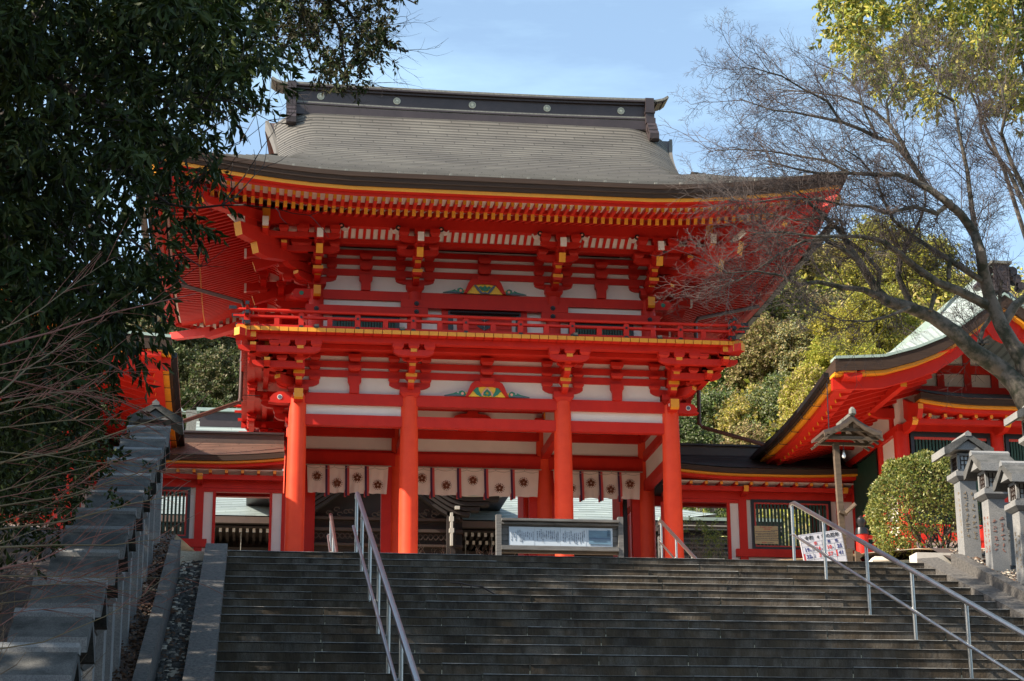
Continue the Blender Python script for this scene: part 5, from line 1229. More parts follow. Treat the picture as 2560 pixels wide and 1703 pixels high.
# ================================================================ signs, lamp, fence
mat('weathered_wood', (.17, .16, .15), .85, scale=4, c2=(.08, .075, .07), stretch=(1, 1, 8), bump=.1)
mat('old_wood', (.135, .090, .056), .8, scale=5, c2=(.065, .044, .028), stretch=(1, 1, 6))
mat('paper', (.52, .58, .64), .6, var=.05, scale=9)
mat('ink', (.05, .07, .11), .8); mat('sea_photo', (.13, .24, .33), .6, scale=3, c2=(.10, .16, .22), stretch=(1, 1, 9)); mat('hill_photo', (.08, .13, .20), .6)
mat('sign_white', (.54, .52, .55), .5); mat('navy', (.03, .04, .16), .6); mat('sign_red', (.52, .05, .05), .6); mat('sign_black', (.02, .02, .025), .6)
mat('notice_paper', (.50, .41, .21), .5, var=.1, scale=6)
def text(s, x, z, size, m, base, ux=Vector((1,0,0)), uz=Vector((0,0,1)), name='lettering', parent=None, bold=0., align='CENTER'):
    cu = bpy.data.curves.new('t', 'FONT'); cu.body = s; cu.size = size; cu.align_x = align; cu.align_y = 'CENTER'; cu.resolution_u = 2; cu.offset = bold; cu.extrude = .0015
    to = bpy.data.objects.new('t', cu); col.objects.link(to); dg = bpy.context.evaluated_depsgraph_get(); dg.update()
    me = bpy.data.meshes.new_from_object(to.evaluated_get(dg)); bpy.data.objects.remove(to); bpy.data.curves.remove(cu)
    me.name = name; me.materials.clear(); me.materials.append(M[m])
    n = ux.cross(uz)    # towards the wall
    P = Vector(base)+ux*x+uz*z
    me.transform(Matrix(((ux.x, uz.x, n.x, P.x), (ux.y, uz.y, n.y, P.y), (ux.z, uz.z, n.z, P.z), (0,0,0,1))))
    o = bpy.data.objects.new(name, me); col.objects.link(o)
    if parent is not None:
        if parent.type == 'EMPTY': put(o, parent)
        else: o.parent = parent; o.matrix_parent_inverse = parent.matrix_parent_inverse.copy() if False else Matrix()
    return o
# ---- wooden notice board with the long poem sheet
nb = empty('notice_board', 'long weathered wooden notice board holding a pale blue printed sheet, above the stairs', 'notice board', (4.68, 29.0, Z0))
def N_(mb, name): return put(mb.build(name), nb)
for x in (3.735, 5.645): mb = MB(); mb.box(x-.04, x+.04, 28.97, 29.07, Z0, 5.90, 'weathered_wood'); N_(mb, 'leg')
mb = MB(); mb.box(3.775, 5.605, 29.03, 29.06, 5.395, 5.80, 'weathered_wood'); 
for z in (5.50, 5.60, 5.70): mb.box(3.78, 5.60, 29.024, 29.03, z, z+.004, 'shadow_wood')
N_(mb, 'backboard')
mb = MB(); mb.box(3.775, 5.605, 28.90, 29.08, 5.80, 5.835, 'weathered_wood'); mb.box(3.775, 5.605, 28.96, 29.03, 5.755, 5.785, 'weathered_wood'); mb.box(3.775, 5.605, 28.94, 29.06, 5.355, 5.395, 'weathered_wood'); mb.box(3.775, 5.605, 28.95, 28.99, 5.395, 5.42, 'weathered_wood'); mb.box(3.775, 5.605, 29.0, 29.05, 5.31, 5.35, 'old_wood'); N_(mb, 'frame')
px0, px1, pz0, pz1 = 3.895, 5.52, 5.43, 5.722
sheet = MB(); nseg = 4
segs = [3.895, 4.295, 4.70, 5.105, 5.52]
for i in range(4):
    y = 29.012+.003*(i % 2); sheet.box(segs[i]+.001, segs[i+1]-.001, y, y+.003, pz0, pz1, 'paper')
sheeto = N_(sheet, 'poem_sheet')
mb = MB(); mb.box(5.145, 5.49, 29.004, 29.008, 5.465, 5.68, 'sea_photo'); mb.box(5.15, 5.485, 28.999, 29.003, 5.53, 5.57, 'hill_photo'); mb.box(5.21, 5.42, 28.998, 29.001, 5.512, 5.518, 'hill_photo'); o = N_(mb, 'lake_picture'); 
rg1 = random.Random(77); mb = MB()
for i in range(3):
    x = segs[i]+.045
    while x < segs[i+1]-.02:
        z = pz1-rg1.uniform(.04, .10); zend = pz0+rg1.uniform(.04, .14)
        while z > zend:
            w = rg1.uniform(.004, .007); mb.box(x-w, x+w*rg1.uniform(.3, 1), 29.006, 29.009, z-.006, z-.006+rg1.choice((.003,.008,.009)), 'ink'); z -= .0125
        x += rg1.uniform(.026, .034)
N_(mb, 'printed_text')
text('三', 5.455, 5.665, .05, 'ink', (0, 28.995, 0), name='title_text', parent=nb); text('月', 5.455, 5.61, .05, 'ink', (0, 28.995, 0), name='title_text', parent=nb)
# ---- white unlucky-ages sign
A = at(1997, 1338, 27.0); B = at(2102, 1322, 27.0)
ux = Vector((B.x-A.x, 0.0, B.z-A.z)); 
ux = Vector(((B-A).x, .0, (B-A).z*.92)).normalized(); uz = Vector((-ux.z, 0, ux.x)); Wd = (B-A).length
base = A
sg = empty('age_sign', 'tilted white sign of unlucky ages in red and navy figures, behind the right handrail', 'sign', (A.x+.35, 27.1, Z0))
def S_(mb, name): return put(mb.build(name), sg)
nv = uz.cross(ux)
def slab(mb, x0, x1, z0, z1, d0, d1, m):
    vs = []
    for d in (d0, d1):
        for x, z in ((x0,z0),(x1,z0),(x1,z1),(x0,z1)): vs.append(tuple(base+ux*x+uz*z+nv*d))
    mb.add(vs, [(0,1,2,3),(7,6,5,4),(0,4,5,1),(1,5,6,2),(2,6,7,3),(3,7,4,0)], m)
Hs = .86
mb = MB(); slab(mb, 0, Wd, -Hs, 0, .0, .02, 'sign_white'); S_(mb, 'board')
mb = MB(); slab(mb, .02, .06, -Hs-.3, -.1, .02, .05, 'weathered_wood'); slab(mb, Wd-.06, Wd-.02, -Hs-.3, -.1, .02, .05, 'weathered_wood'); S_(mb, 'stand')
mb = MB(); k = Wd/.62
rowsz = [-.012, -.125, -.185, -.285, -.385, -.485, -.585, -.685]
for z in rowsz: slab(mb, .012, Wd-.008, z-.0008, z+.0008, -.002, 0, 'blue_grey_paint')
for x in (.012, Wd-.008): slab(mb, x-.0008, x+.0008, -Hs+.02, -.012, -.002, 0, 'sign_black')
slab(mb, Wd*.5-.001, Wd*.5+.001, -.685, -.125, -.002, 0, 'sign_black')
for x in (Wd*.25, Wd*.78): slab(mb, x-.001, x+.001, -.685, -.185, -.002, 0, 'sign_black')
for z0, z1 in ((-.385, -.285), (-.585, -.485)):
    for x in (.014, Wd*.78+.001): slab(mb, x, x+.022, z0+.002, z1-.002, -.002, 0, 'sign_red')
S_(mb, 'ruled_lines')
fb = tuple(base+nv*(-.004))
T = lambda s, x, z, sz, m, b=0.: text(s, x, z, sz, m, fb, ux, uz, parent=sg, bold=b)
T('令和', .135*k, -.068, .068, 'sign_black', .0012); T('4', .265*k, -.068, .066, 'sign_black', .001); T('年の厄年', .445*k, -.068, .068, 'sign_black', .0012)
T('女', .115*k, -.155, .05, 'sign_red', .001); T('性', .215*k, -.155, .05, 'sign_red', .001); T('男', .41*k, -.155, .05, 'navy', .001); T('性', .52*k, -.155, .05, 'navy', .001)
T('19', .075*k, -.237, .078, 'navy', .002); T('16', .24*k, -.237, .078, 'sign_red', .002); T('10', .40*k, -.237, .078, 'sign_red', .002); T('25', .55*k, -.237, .078, 'navy', .002)
T('32', .085*k, -.337, .078, 'navy', .002); T('3', .25*k, -.337, .078, 'sign_red', .002); T('57', .40*k, -.337, .078, 'sign_red', .002); T('41', .555*k, -.337, .078, 'navy', .002)
T('36', .085*k, -.437, .078, 'navy', .002); T('62', .25*k, -.437, .078, 'sign_red', .002) if False else None
for z in (-.250, -.350):
    T('歳', .128*k, z, .022, 'navy'); T('年', .293*k, z, .022, 'navy'); T('年', .457*k, z, .022, 'navy')
for x, z, s in ((.168, -.222, '平'), (.168, -.250, '成'), (.328, -.222, '平'), (.328, -.250, '成'), (.168, -.322, '平'), (.168, -.350, '成'), (.328, -.322, '昭'), (.328, -.350, '和')): T(s, x*k, z, .022, 'navy')
# ---- yellow notice hung on the right lattice
yn = empty('notice', 'small yellowed paper notice hung on the green lattice of the right corridor', 'notice', (10.42, 37.88, 7.2))
a0 = Vector((10.172, 37.88, 7.58)); mb = MB(); mb.box(10.172, 10.662, 37.885, 37.895, 7.215, 7.585, 'notice_paper'); put(mb.build('paper'), yn)
text('近江神宮のご祭神は', 10.41, 7.555, .030, 'sign_red', (0, 37.882, 0), parent=yn); text('天智 天皇', 10.43, 7.515, .034, 'sign_red', (0, 37.882, 0), parent=yn); text('時の祖神', 10.36, 7.24, .026, 'sign_red', (0, 37.882, 0), parent=yn)
mb = MB(); rg1 = random.Random(9)
for z, a, b in ((7.50, .34, .48), (7.47, .01, .42), (7.43, .01, .46), (7.40, .06, .48), (7.365, .02, .46), (7.33, .01, .48), (7.295, .01, .48), (7.24, .26, .38)):
    x = a
    while x < b: w = rg1.uniform(.008, .016); mb.box(10.172+x, 10.172+x+w, 37.880, 37.884, z-.008, z+.008*rg1.uniform(.2, 1), 'ink'); x += w+rg1.uniform(.003, .009)
put(mb.build('printed_text'), yn)
# ---- lamp post with a little gabled wooden roof
lp = empty('lamp_post', 'rustic wooden lamp post with a small gabled roof and bare bulb, right of the stairs', 'lamp post', (8.88, 28.0, Z0))
def L_(mb, name, **k): return put(mb.build(name, **k), lp)
mb = MB(); mb.bar((8.90, 28, Z0), (8.86, 28, 6.92), .085, .085, 'old_wood', up=(0,1,0)); L_(mb, 'post')
mb = MB(); mb.bar((8.90, 28, Z0), (8.893, 28, 5.10), .10, .10, 'ridge_metal', up=(0,1,0)); L_(mb, 'post_base')
mb = MB(); mb.bar((8.93, 27.9, 5.82), (9.06, 27.8, 5.94), .05, .05, 'old_wood'); mb.bar((8.84,27.93,5.84),(8.96,27.93,5.80), .05,.04,'old_wood'); L_(mb, 'brace')
rx, ry, rzz = 9.06, 28.0, 7.20
mb = MB(); prof_ = [(-.46,-.16),(-.34,-.125),(-.2,-.06),(-.08,.02),(0,.09)]
prof_ = prof_ + [(-a, b) for a, b in prof_[-2::-1]]
for (a, za), (b, zb) in zip(prof_, prof_[1:]):
    x0, x1 = rx+a, rx+b; y0, y1 = 27.72, 28.42
    mb.add([(x0,y0,rzz+za-.02),(x1,y0,rzz+zb-.02),(x1,y1,rzz+zb-.02),(x0,y1,rzz+za-.02),(x0,y0,rzz+za+.025),(x1,y0,rzz+zb+.025),(x1,y1,rzz+zb+.025),(x0,y1,rzz+za+.025)], [(0,3,2,1),(4,5,6,7),(0,1,5,4),(1,2,6,5),(2,3,7,6),(3,0,4,7)], 'copper_brown')
    mb.add([(x0,y0-.02,rzz+za-.075),(x1,y0-.02,rzz+zb-.085),(x1,y0+.02,rzz+zb-.085),(x0,y0+.02,rzz+za-.075),(x0,y0-.02,rzz+za-.022),(x1,y0-.02,rzz+zb-.022),(x1,y0+.02,rzz+zb-.022),(x0,y0+.02,rzz+za-.022)], [(0,3,2,1),(4,5,6,7),(0,1,5,4),(1,2,6,5),(2,3,7,6),(3,0,4,7)], 'old_wood')
L_(mb, 'roof')
mb = MB(); mb.box(rx-.035, rx+.035, 27.68, 28.44, rzz+.10, rzz+.15, 'ridge_cap'); mb.tube([(rx, 27.7, rzz+.12), (rx, 27.7, rzz+.19), (rx, 27.7, rzz+.23)], [.06,.055,.02], 6, 'ridge_cap'); L_(mb, 'ridge')
mb = MB()
for y in (27.8, 28.2): mb.box(rx-.42, rx+.42, y-.025, y+.025, rzz-.26, rzz-.21, 'old_wood'); mb.box(rx-.22, rx+.22, y-.025, y+.025, rzz-.13, rzz-.08, 'old_wood'); mb.box(rx-.03, rx+.03, y-.02, y+.02, rzz-.13, rzz+.05, 'old_wood')
for s in (-1, 1):
    for y in (27.72, 27.95, 28.18, 28.40): mb.bar((rx+s*.12, y, rzz-.04), (rx+s*.47, y, rzz-.28), .035, .03, 'old_wood', up=(0,1,0))
    mb.box(rx+s*.40-.02, rx+s*.40+.02, 27.7, 28.42, rzz-.235, rzz-.205, 'old_wood')
L_(mb, 'truss')
mat('bulb_glass', (.80, .80, .78), .2)
mb = MB(); mb.tube([(8.965, 27.95, 6.92), (8.965, 27.95, 6.80)], .006, 6, 'black_iron'); mb.tube([(8.965, 27.95, 6.80), (8.965, 27.95, 6.77)], .015, 8, 'ridge_cap'); mb.tube([(8.965,27.95,6.77),(8.965,27.95,6.74),(8.965,27.95,6.715),(8.965,27.95,6.69),(8.965,27.95,6.68)], [.012,.024,.030,.022,.006], 12, 'bulb_glass'); L_(mb, 'bulb', smooth=True)
mb = MB(); mb.tube([(8.78, 28.05, 7.05), (8.79, 28.05, 7.9)], .008, 6, 'black_iron'); mb.tube([(8.78,28.05,7.02),(8.78,28.05,7.09)], .03, 8, 'black_iron'); L_(mb, 'cable')
# carved driftwood and a pale stone at the foot of the post
mb = MB(); mb.prism([(-.42,0),(-.34,.05),(-.22,.08),(-.16,.20),(-.10,.28),(-.12,.33),(-.06,.37),(0,.36),(0,0)], (8.93, 27.7, 4.86), (1,0,0), (0,0,1), (0,.06,0), 'old_wood'); mb.prism([(0,0),(0,.36),(.07,.34),(.11,.28),(.06,.24),(.14,.12),(.24,.04),(.28,0)], (9.02, 27.85, 4.86), (1,0,0), (0,0,1), (0,.06,0), 'old_wood')
mb.box(8.5, 9.3, 27.66, 27.9, Z0, 4.86, 'weathered_wood')
o = mb.build('carved_board'); tag(o, 'pair of carved brown boards leaning at the foot of the lamp post', 'carved board')
mb = MB(); mb.frus(9.22, 27.3, Z0, 4.97, .34, .3, .30, .26, 'pale_stone'); mb.frus(9.22, 27.3, 4.97, 5.03, .30, .26, .2, .16, 'pale_stone'); o = mb.build('stone_block'); tag(o, 'pale sunlit stone blocks on the landing beside the lamp post', 'stone block')
# ---- red balustrade of the right hall
bf = empty('balustrade', 'bright red balustrade with a black onion shaped finial in front of the right hall', 'balustrade', (11.2, 33.9, 6.34))
def B_(mb, name, **k): return put(mb.build(name, **k), bf)
bx, by = 10.90, 33.2
mb = MB(); mb.tube([(bx,by,5.6),(bx,by,6.52)], .11, 16, V); B_(mb, 'post', smooth=True)
mb = MB(); mb.tube([(bx,by,6.52),(bx,by,6.60),(bx,by,6.64),(bx,by,6.66),(bx,by,6.70),(bx,by,6.76),(bx,by,6.82),(bx,by,6.86),(bx,by,6.88)], [.125,.115,.105,.05,.06,.085,.075,.03,.005], 16, 'black_iron'); B_(mb, 'finial', smooth=True)
mb = MB(); mb.tube([(bx+.05,by,6.86),(bx+.25,by,6.77),(bx+.6,by+.02,6.72),(bx+3.2,by+.1,6.72)], .038, 10, V); mb.box(bx+.1, bx+3.2, by-.05, by+.05, 6.45, 6.51, V); mb.box(bx, bx+3.2, by-.06, by+.06, 6.16, 6.25, V); mb.bar((bx+.06,by,6.2),(bx+.55,by,6.64), .07,.07, V); B_(mb, 'rails')
mb = MB()
for k in range(1, 9): x = bx+.38*k; mb.box(x-.035, x+.035, by-.035, by+.035, 5.95, 6.68, V)
B_(mb, 'balusters')
mb = MB(); mb.box(bx+.1, bx+3.2, by-.03, by+.03, 5.75, 6.16, W_)
for k in range(3): 
    mb.box(bx+.9+k*1.0, bx+1.35+k*1.0, by-.045, by-.03, 5.82, 6.1, V)
    for j in range(4): mb.box(bx+.93+k*1.0, bx+1.32+k*1.0, by-.055, by-.045, 5.85+j*.065, 5.87+j*.065, 'shadow_wood')
mb.box(bx-.05, bx+3.2, by-.08, by+.08, 5.66, 5.75, V); B_(mb, 'base_panel')
# fallen twigs on the steps
def twig(pts, r): 
    mb.tube(pts, r, 5, 'bark_dark', cap=False)
# ================================================================ vegetation
DQ = 1.0861
mat('bark', (.16, .13, .11), .9, scale=6, c2=(.06, .05, .042), stretch=(1, 1, .4), bump=.4, bscale=20)
mat('bark_maple', (.115, .095, .075), .9, scale=4.5, c2=(.022, .024, .012), bump=.6, bscale=22, cut=(.42, .58), detail=8.)
mat('bark_dark', (.055, .042, .036), .9)
mat('twig_maple', (.055, .038, .032), .8)
mat('twig_dry', (.17, .115, .07), .85)
mat('twig_pale', (.30, .22, .17), .8)
mat('twig_red', (.24, .080, .050), .7); mat('twig_olive', (.17, .11, .045), .7)
def leafmat(n, c, trans=.25, rough=.55): mat(n, c, rough, var=.45, scale=1.2, trans=trans, spec=.18 if max(c) < .1 else .35)
leafmat('leaf_dark', (.042, .068, .015)); leafmat('leaf_dark2', (.075, .105, .02)); leafmat('leaf_black', (.020, .030, .010))
leafmat('leaf_olive', (.27, .27, .07)); leafmat('leaf_tan', (.52, .40, .17)); leafmat('leaf_gold', (.58, .49, .08), .35); leafmat('leaf_lime', (.44, .45, .06), .4)
leafmat('leaf_green', (.14, .21, .05), .35); leafmat('leaf_grey', (.26, .27, .15)); leafmat('leaf_brown', (.27, .18, .09)); leafmat('leaf_bush', (.29, .30, .055), .3, .35); leafmat('leaf_bush2', (.42, .40, .13), .3, .35)
leafmat('leaf_shade', (.10, .105, .04)); leafmat('leaf_shade2', (.19, .16, .075)); leafmat('leaf_warm', (.055, .050, .022), .3); leafmat('needle', (.20, .22, .06), .3)  # leaf_shade tones: left hill leaves coloured darker because they catch less sun
def inpoly(x, y, P):
    c = False; n = len(P)
    for i in range(n):
        (x1, y1), (x2, y2) = P[i], P[(i+1) % n]
        if (y1 > y) != (y2 > y) and x < (x2-x1)*(y-y1)/(y2-y1)+x1: c = not c
    return c
def sprays(centers, per, leaves, rad, L, seed, droop=.3, spread=1.0):
    """centers (n,3) -> leaf base positions and directions gathered in small whorls along twigs"""
    rg = np.random.default_rng(seed); C = np.asarray(centers); n = len(C)
    tip = np.repeat(C, per, 0) + rg.normal(size=(n*per, 3))*rad*.55
    ax = tip - np.repeat(C, per, 0); ax /= np.linalg.norm(ax, axis=1, keepdims=True)+1e-6; ax[:, 2] -= droop*.4
    base = np.repeat(tip, leaves, 0); A = np.repeat(ax, leaves, 0); k = np.tile(np.arange(leaves), n*per)[:, None]/leaves
    d = A*.55 + rg.normal(size=base.shape)*.55*spread; d[:, 2] -= droop*.5
    pos = base - A*(L*1.6)*k + rg.normal(size=base.shape)*L*.12
    return pos, d, rg.uniform(.7, 1.15, len(pos))*L
def grow(mb, p, d, L, r, depth, rg, m, bias=Vector((0,0,.2)), kids=3, wob=.25, nseg=4, shrink=.62, ang=.7):
    pts = [p.copy()]; q = p.copy(); v = d.normalized()
    for i in range(nseg):
        v = (v + Vector((rg.gauss(0, wob), rg.gauss(0, wob), rg.gauss(0, wob))) + bias*.25).normalized(); q = q + v*(L/nseg); pts.append(q.copy())
    mb.tube(pts, [r*(1-.55*i/nseg) for i in range(nseg+1)], 3 if r < .012 else 6, m, cap=False)
    if depth > 0:
        for k in range(kids):
            i = rg.randint(1, nseg); dd = pts[i]-pts[i-1]
            ax = Vector((rg.gauss(0, 1), rg.gauss(0, 1), rg.gauss(0, 1))).normalized()
            w = (dd.normalized() + ax*ang).normalized()
            grow(mb, pts[i], w, L*shrink*rg.uniform(.7, 1.15), r*.58, depth-1, rg, m, bias, kids, wob, nseg, shrink, ang)
        grow(mb, pts[-1], v, L*shrink, r*.5, depth-1, rg, m, bias, kids, wob, nseg, shrink, ang)
# ---- big dark evergreen at the left, its crown filling the corner
lt = empty('evergreen_tree', 'large dark broadleaf evergreen tree whose crown fills the upper left corner', 'tree', (-4.2, 15.5, 1.2))
poly = [(-260,-260),(580,-260),(600,60),(595,150),(575,215),(530,280),(500,350),(465,420),(425,520),(400,600),(372,650),(350,710),(325,770),(290,820),(230,860),(120,900),(-260,930)]
rg_ = random.Random(11); C = []
while len(C) < 520:
    x, y = rg_.uniform(-260, 680), rg_.uniform(-260, 960)
    if not inpoly(x, y, poly): continue
    # sky holes low in the crown
    if 60 < x < 330 and 370 < y < 700 and rg_.random() < .50: continue
    if 240 < x < 420 and 420 < y < 560 and rg_.random() < .7: continue
    if y > 720 and x > 150 and rg_.random() < .35: continue
    C.append(tuple(at(x*DQ, y*DQ, rg_.uniform(11.5, 17.5))))
C = np.array(C)
pos, d, sz = sprays(C, 9, 11, .34, .115, 21, droop=.8, spread=.8)
crown = leaf_mesh('crown', pos, d, sz, None, .30, 3, lt, .5, ['leaf_dark', 'leaf_dark', 'leaf_dark2', 'leaf_black'])
mb = MB(); P0 = Vector((-4.2, 15.5, .8))
trunk = [P0, Vector((-4.1, 15.4, 3.0)), Vector((-3.8, 15.2, 5.0)), Vector((-3.3, 15.0, 7.0)), Vector((-2.6, 14.8, 9.0))]
mb.tube(trunk, [.34,.29,.24,.18,.10], 14, 'bark'); put(mb.build('trunk', smooth=True), lt)
mb = MB(); rb = random.Random(4)
for (x, y, Y) in ((120,300,14),(330,180,15),(470,120,14),(250,520,13.5),(360,450,15),(300,620,14.5),(100,700,13),(480,220,15),(60,120,13),(300,820,14),(390,320,13.5),(200,620,15.5),(60,470,14.5)):
    e = at(x*DQ, y*DQ, Y); s = trunk[rb.choice((1,2,3,3))]; m1 = s.lerp(e, .35)+Vector((0,0,.3)); m2 = s.lerp(e, .7)+Vector((0,.1,.15))
    mb.tube([s, m1, m2, e], [.07,.05,.03,.012], 7, 'bark_dark', cap=False)
    for q in range(3 if y < 560 and x < 400 else 0): grow(mb, m2.lerp(e, rb.random()), (e-m2).normalized()+Vector((rb.gauss(0,.5), rb.gauss(0,.5), rb.gauss(0,.4))), .9, .014, 2, rb, 'bark_dark', kids=2)
put(mb.build('branches'), lt)
# ---- thinner tree whose bough reaches over the gate roof
bt = empty('camphor_tree', 'thin leaved bough of brownish green leaves hanging over the left end of the gate roof', 'tree', (-4.6, 20.5, 3.2))
poly = [(560,-200),(1010,-200),(985,-10),(960,25),(905,30),(880,60),(905,110),(895,130),(850,120),(830,180),(800,210),(765,215),(740,170),(700,195),(680,150),(655,110),(600,110)]
rg_ = random.Random(5); C = []
while len(C) < 210:
    x, y = rg_.uniform(560, 1010), rg_.uniform(-200, 215)
    if not inpoly(x, y, poly): continue
    if 640 < x < 720 and 90 < y < 200 and rg_.random() < .8: continue
    if 860 < x < 960 and y < 40 and rg_.random() < .5: continue
    C.append(tuple(at(x*DQ, y*DQ, rg_.uniform(18.5, 21))))
C = np.array(C); pos, d, sz = sprays(C, 6, 11, .17, .072, 22, droop=.5)
leaf_mesh('crown', pos, d, sz, None, .42, 4, bt, .5, ['leaf_warm', 'leaf_warm', 'leaf_dark'])
mb = MB(); rb = random.Random(9); s0 = Vector((-4.6, 20.5, 2.8)); s1 = Vector((-3.9, 20.2, 9.5)); s2 = at(560*DQ, -200*DQ, 19.8)
mb.tube([s0, Vector((-4.4,20.4,6)), s1], [.30,.24,.15], 12, 'bark'); put(mb.build('trunk', smooth=True), bt)
mb = MB()
for pts in ([(560,-200),(700,-60),(780,60),(800,190)], [(560,-200),(720,-120),(860,-40),(960,10)], [(700,-60),(800,20),(850,100)], [(700,-60),(690,60),(720,150)], [(560,-200),(600,-40),(630,80),(660,130)]):
    q = [at(x*DQ, y*DQ, 19.8+.3*i) for i, (x, y) in enumerate(pts)]
    mb.tube(([s1] if pts[0] == (560,-200) else [])+q, [.05]*(len(q)+(1 if pts[0] == (560,-200) else 0)-2)+[.02,.008], 6, 'bark_dark', cap=False)
    for k in range(16):
        i = rb.randrange(1, len(q)); a_ = q[i-1].lerp(q[i], rb.random()); grow(mb, a_, Vector((rb.gauss(.2,.6), rb.gauss(0,.4), rb.gauss(-.2,.6))), .55, .007, 2, rb, 'bark_dark', kids=2, nseg=3)
put(mb.build('branches'), bt)
# ---- trees standing outside the picture at the left: they shade the stairs
for i, (x, y, z, rr_, lb) in enumerate(((-8.5, 9.5, 8.4, 3.6, 'tall evergreen tree beyond the left edge, nearest the viewer'), (-9.0, 16.5, 10.8, 3.9, 'tall evergreen tree beyond the left edge, behind the dark one'), (-8.2, 23.0, 11.6, 3.4, 'tall evergreen tree beyond the left edge, farthest up the slope'), (-12.5, 3.5, 9.5, 4.2, 'tall evergreen tree beyond the left edge, beside the foot of the stairs'))):
    t = empty('evergreen_tree', lb, 'tree', (x, y, bank_z(max(y, YB))), 'evergreen trees on the left bank')
    rg = np.random.default_rng(50+i); n = 470; C = rg.normal(size=(n, 3)); C /= np.linalg.norm(C, axis=1, keepdims=True); C *= (rg.uniform(.35, 1, n)**.5)[:, None]*np.array([rr_, rr_, rr_*1.0]); C += np.array([x, y, z])
    pos, d, sz = sprays(C, 5, 9, .6, .26, 60+i, droop=.5); leaf_mesh('crown', pos, d, sz, None, .45, 5+i, t, .4, ['leaf_dark', 'leaf_dark2'])
    mb = MB(); mb.tube([(x, y, bank_z(max(y, YB))-.3), (x+.2, y, z-3), (x+.1, y+.2, z), (x, y, z+2)], [.38,.30,.18,.05], 12, 'bark')
    for k in range(9): e = Vector(C[k*7]); mb.tube([Vector((x+.1, y+.1, z-2.5)), Vector((x, y, z-1)).lerp(e, .5), e], [.10,.06,.02], 6, 'bark', cap=False)
    put(mb.build('trunk'), t)
# ---- arching bare canes in the lower left, near the viewer
cs = empty('arching_shrub', 'bare shrub of long arching reddish canes reaching in from the left edge', 'shrub', (-2.6, 8.5, .4))
mb = MB(); rb = random.Random(31)
arcs = [[(0,795),(120,765),(250,722),(380,692),(450,676)], [(0,905),(60,850),(150,790),(245,735)], [(-60,1075),(150,1040),(300,985),(380,958),(460,935)], [(0,985),(150,968),(270,965),(390,985)],
        [(0,1165),(160,1140),(330,1085),(470,1036)], [(0,1218),(150,1200),(300,1160),(380,1145),(450,1122)], [(-40,1500),(100,1478),(240,1420),(330,1370),(400,1310)], [(0,1310),(90,1290),(200,1240),(330,1205)], [(-40,1380),(60,1350),(200,1340),(320,1325)],
        [(0,1040),(90,1050),(220,1010),(340,1005)], [(0,760),(90,715),(190,640),(250,600)], [(0,1130),(120,1095),(260,1060),(330,1065)], [(0,1440),(90,1380),(180,1300),(230,1240)], [(0,870),(140,900),(280,925),(360,960)], [(60,1040),(180,1060),(330,1075),(440,1110)], [(0,930),(120,905),(220,900),(330,940)], [(0,1260),(120,1255),(260,1255),(370,1240)]]
for k in range(14):
    y0 = rb.uniform(840, 1420); L_a = rb.uniform(160, 430); rise = rb.uniform(-10, 130)
    arcs.append([(-30,y0),(L_a*.35,y0-rise*.5),(L_a*.7,y0-rise*.85),(L_a,y0-rise*rb.uniform(.8,1.1))])
for k, P_ in enumerate(arcs):
    Yb_ = 7.2+rb.uniform(0, 2.5); q = [at(x*DQ, y*DQ, Yb_+.25*i) for i, (x, y) in enumerate(P_)]
    root = Vector((-2.6+rb.gauss(0,.2), 8.5+rb.gauss(0,.2), .3)); mid = root.lerp(q[0], .6)+Vector((-.2, 0, .2))
    r0 = rb.choice((.0052,.0045,.0034,.0026)) if k < 17 else rb.choice((.0026,.002,.0016)); full = [root, mid]+q
    mb.tube(full, [r0*1.3, r0*1.1]+[r0*(1-.7*i/(len(q)-1)) for i in range(len(q))], 6, rb.choice(('twig_red','twig_olive','twig_olive')), cap=False)
    for j in range(12):
        i = rb.randrange(1, len(q)); a_ = q[i-1].lerp(q[i], rb.random()); dr = (q[i]-q[i-1]).normalized(); up_ = Vector((0,0,rb.choice((-.25,.28))))
        e1 = a_+(dr+up_+Vector((0, rb.gauss(0,.3), 0)))*rb.uniform(.10,.32); mb.tube([a_, a_.lerp(e1, .5)+Vector((0,0,.006)), e1], [.0018,.0014,.0008], 3, 'twig_red', cap=False)
put(mb.build('canes'), cs)
# ---- tangled thicket behind the left lanterns
th = empty('thicket', 'tangled thicket of bare grey stems and dark leaves behind the left lanterns', 'thicket', (-2.6, 17, 2.2))
mb = MB(); rb = random.Random(17)
for k in range(230):
    y = rb.uniform(11.5, 23.5); x = -y*.128-rb.uniform(.0, .9)-(.35 if y > 18 else .1); x = min(x, -1.75)
    grow(mb, Vector((x, y, bank_z(y)-.1)), Vector((rb.gauss(.08,.25), rb.gauss(0,.2), 1)), rb.uniform(.6, 1.15), rb.uniform(.008,.016), 2, rb, rb.choice(('twig_dry','twig_dry','bark')), bias=Vector((.1,0,.6)), kids=3, nseg=4, wob=.18)
put(mb.build('stems'), th)
rg_ = random.Random(6); C = []
for k in range(150):
    x, y = rg_.uniform(-40, 330), rg_.uniform(860, 1250)
    if x > 300-(y-860)*.45: continue
    C.append(tuple(at(x*DQ, y*DQ, rg_.uniform(14, 20))))
for k in range(260):
    x, y = rg_.uniform(-40, 215), rg_.uniform(800, 1130); C.append(tuple(at(x*DQ, y*DQ, rg_.uniform(15, 22))))
pos, d, sz = sprays(np.array(C), 6, 8, .3, .07, 24); leaf_mesh('leaves', pos, d, sz, None, .4, 8, th, .4, ['leaf_dark', 'leaf_black', 'leaf_dark2'])
o = None
hd = empty('hedge', 'dark dense hedge standing behind the thicket at the left', 'hedge', (-4.5, 22, 4))
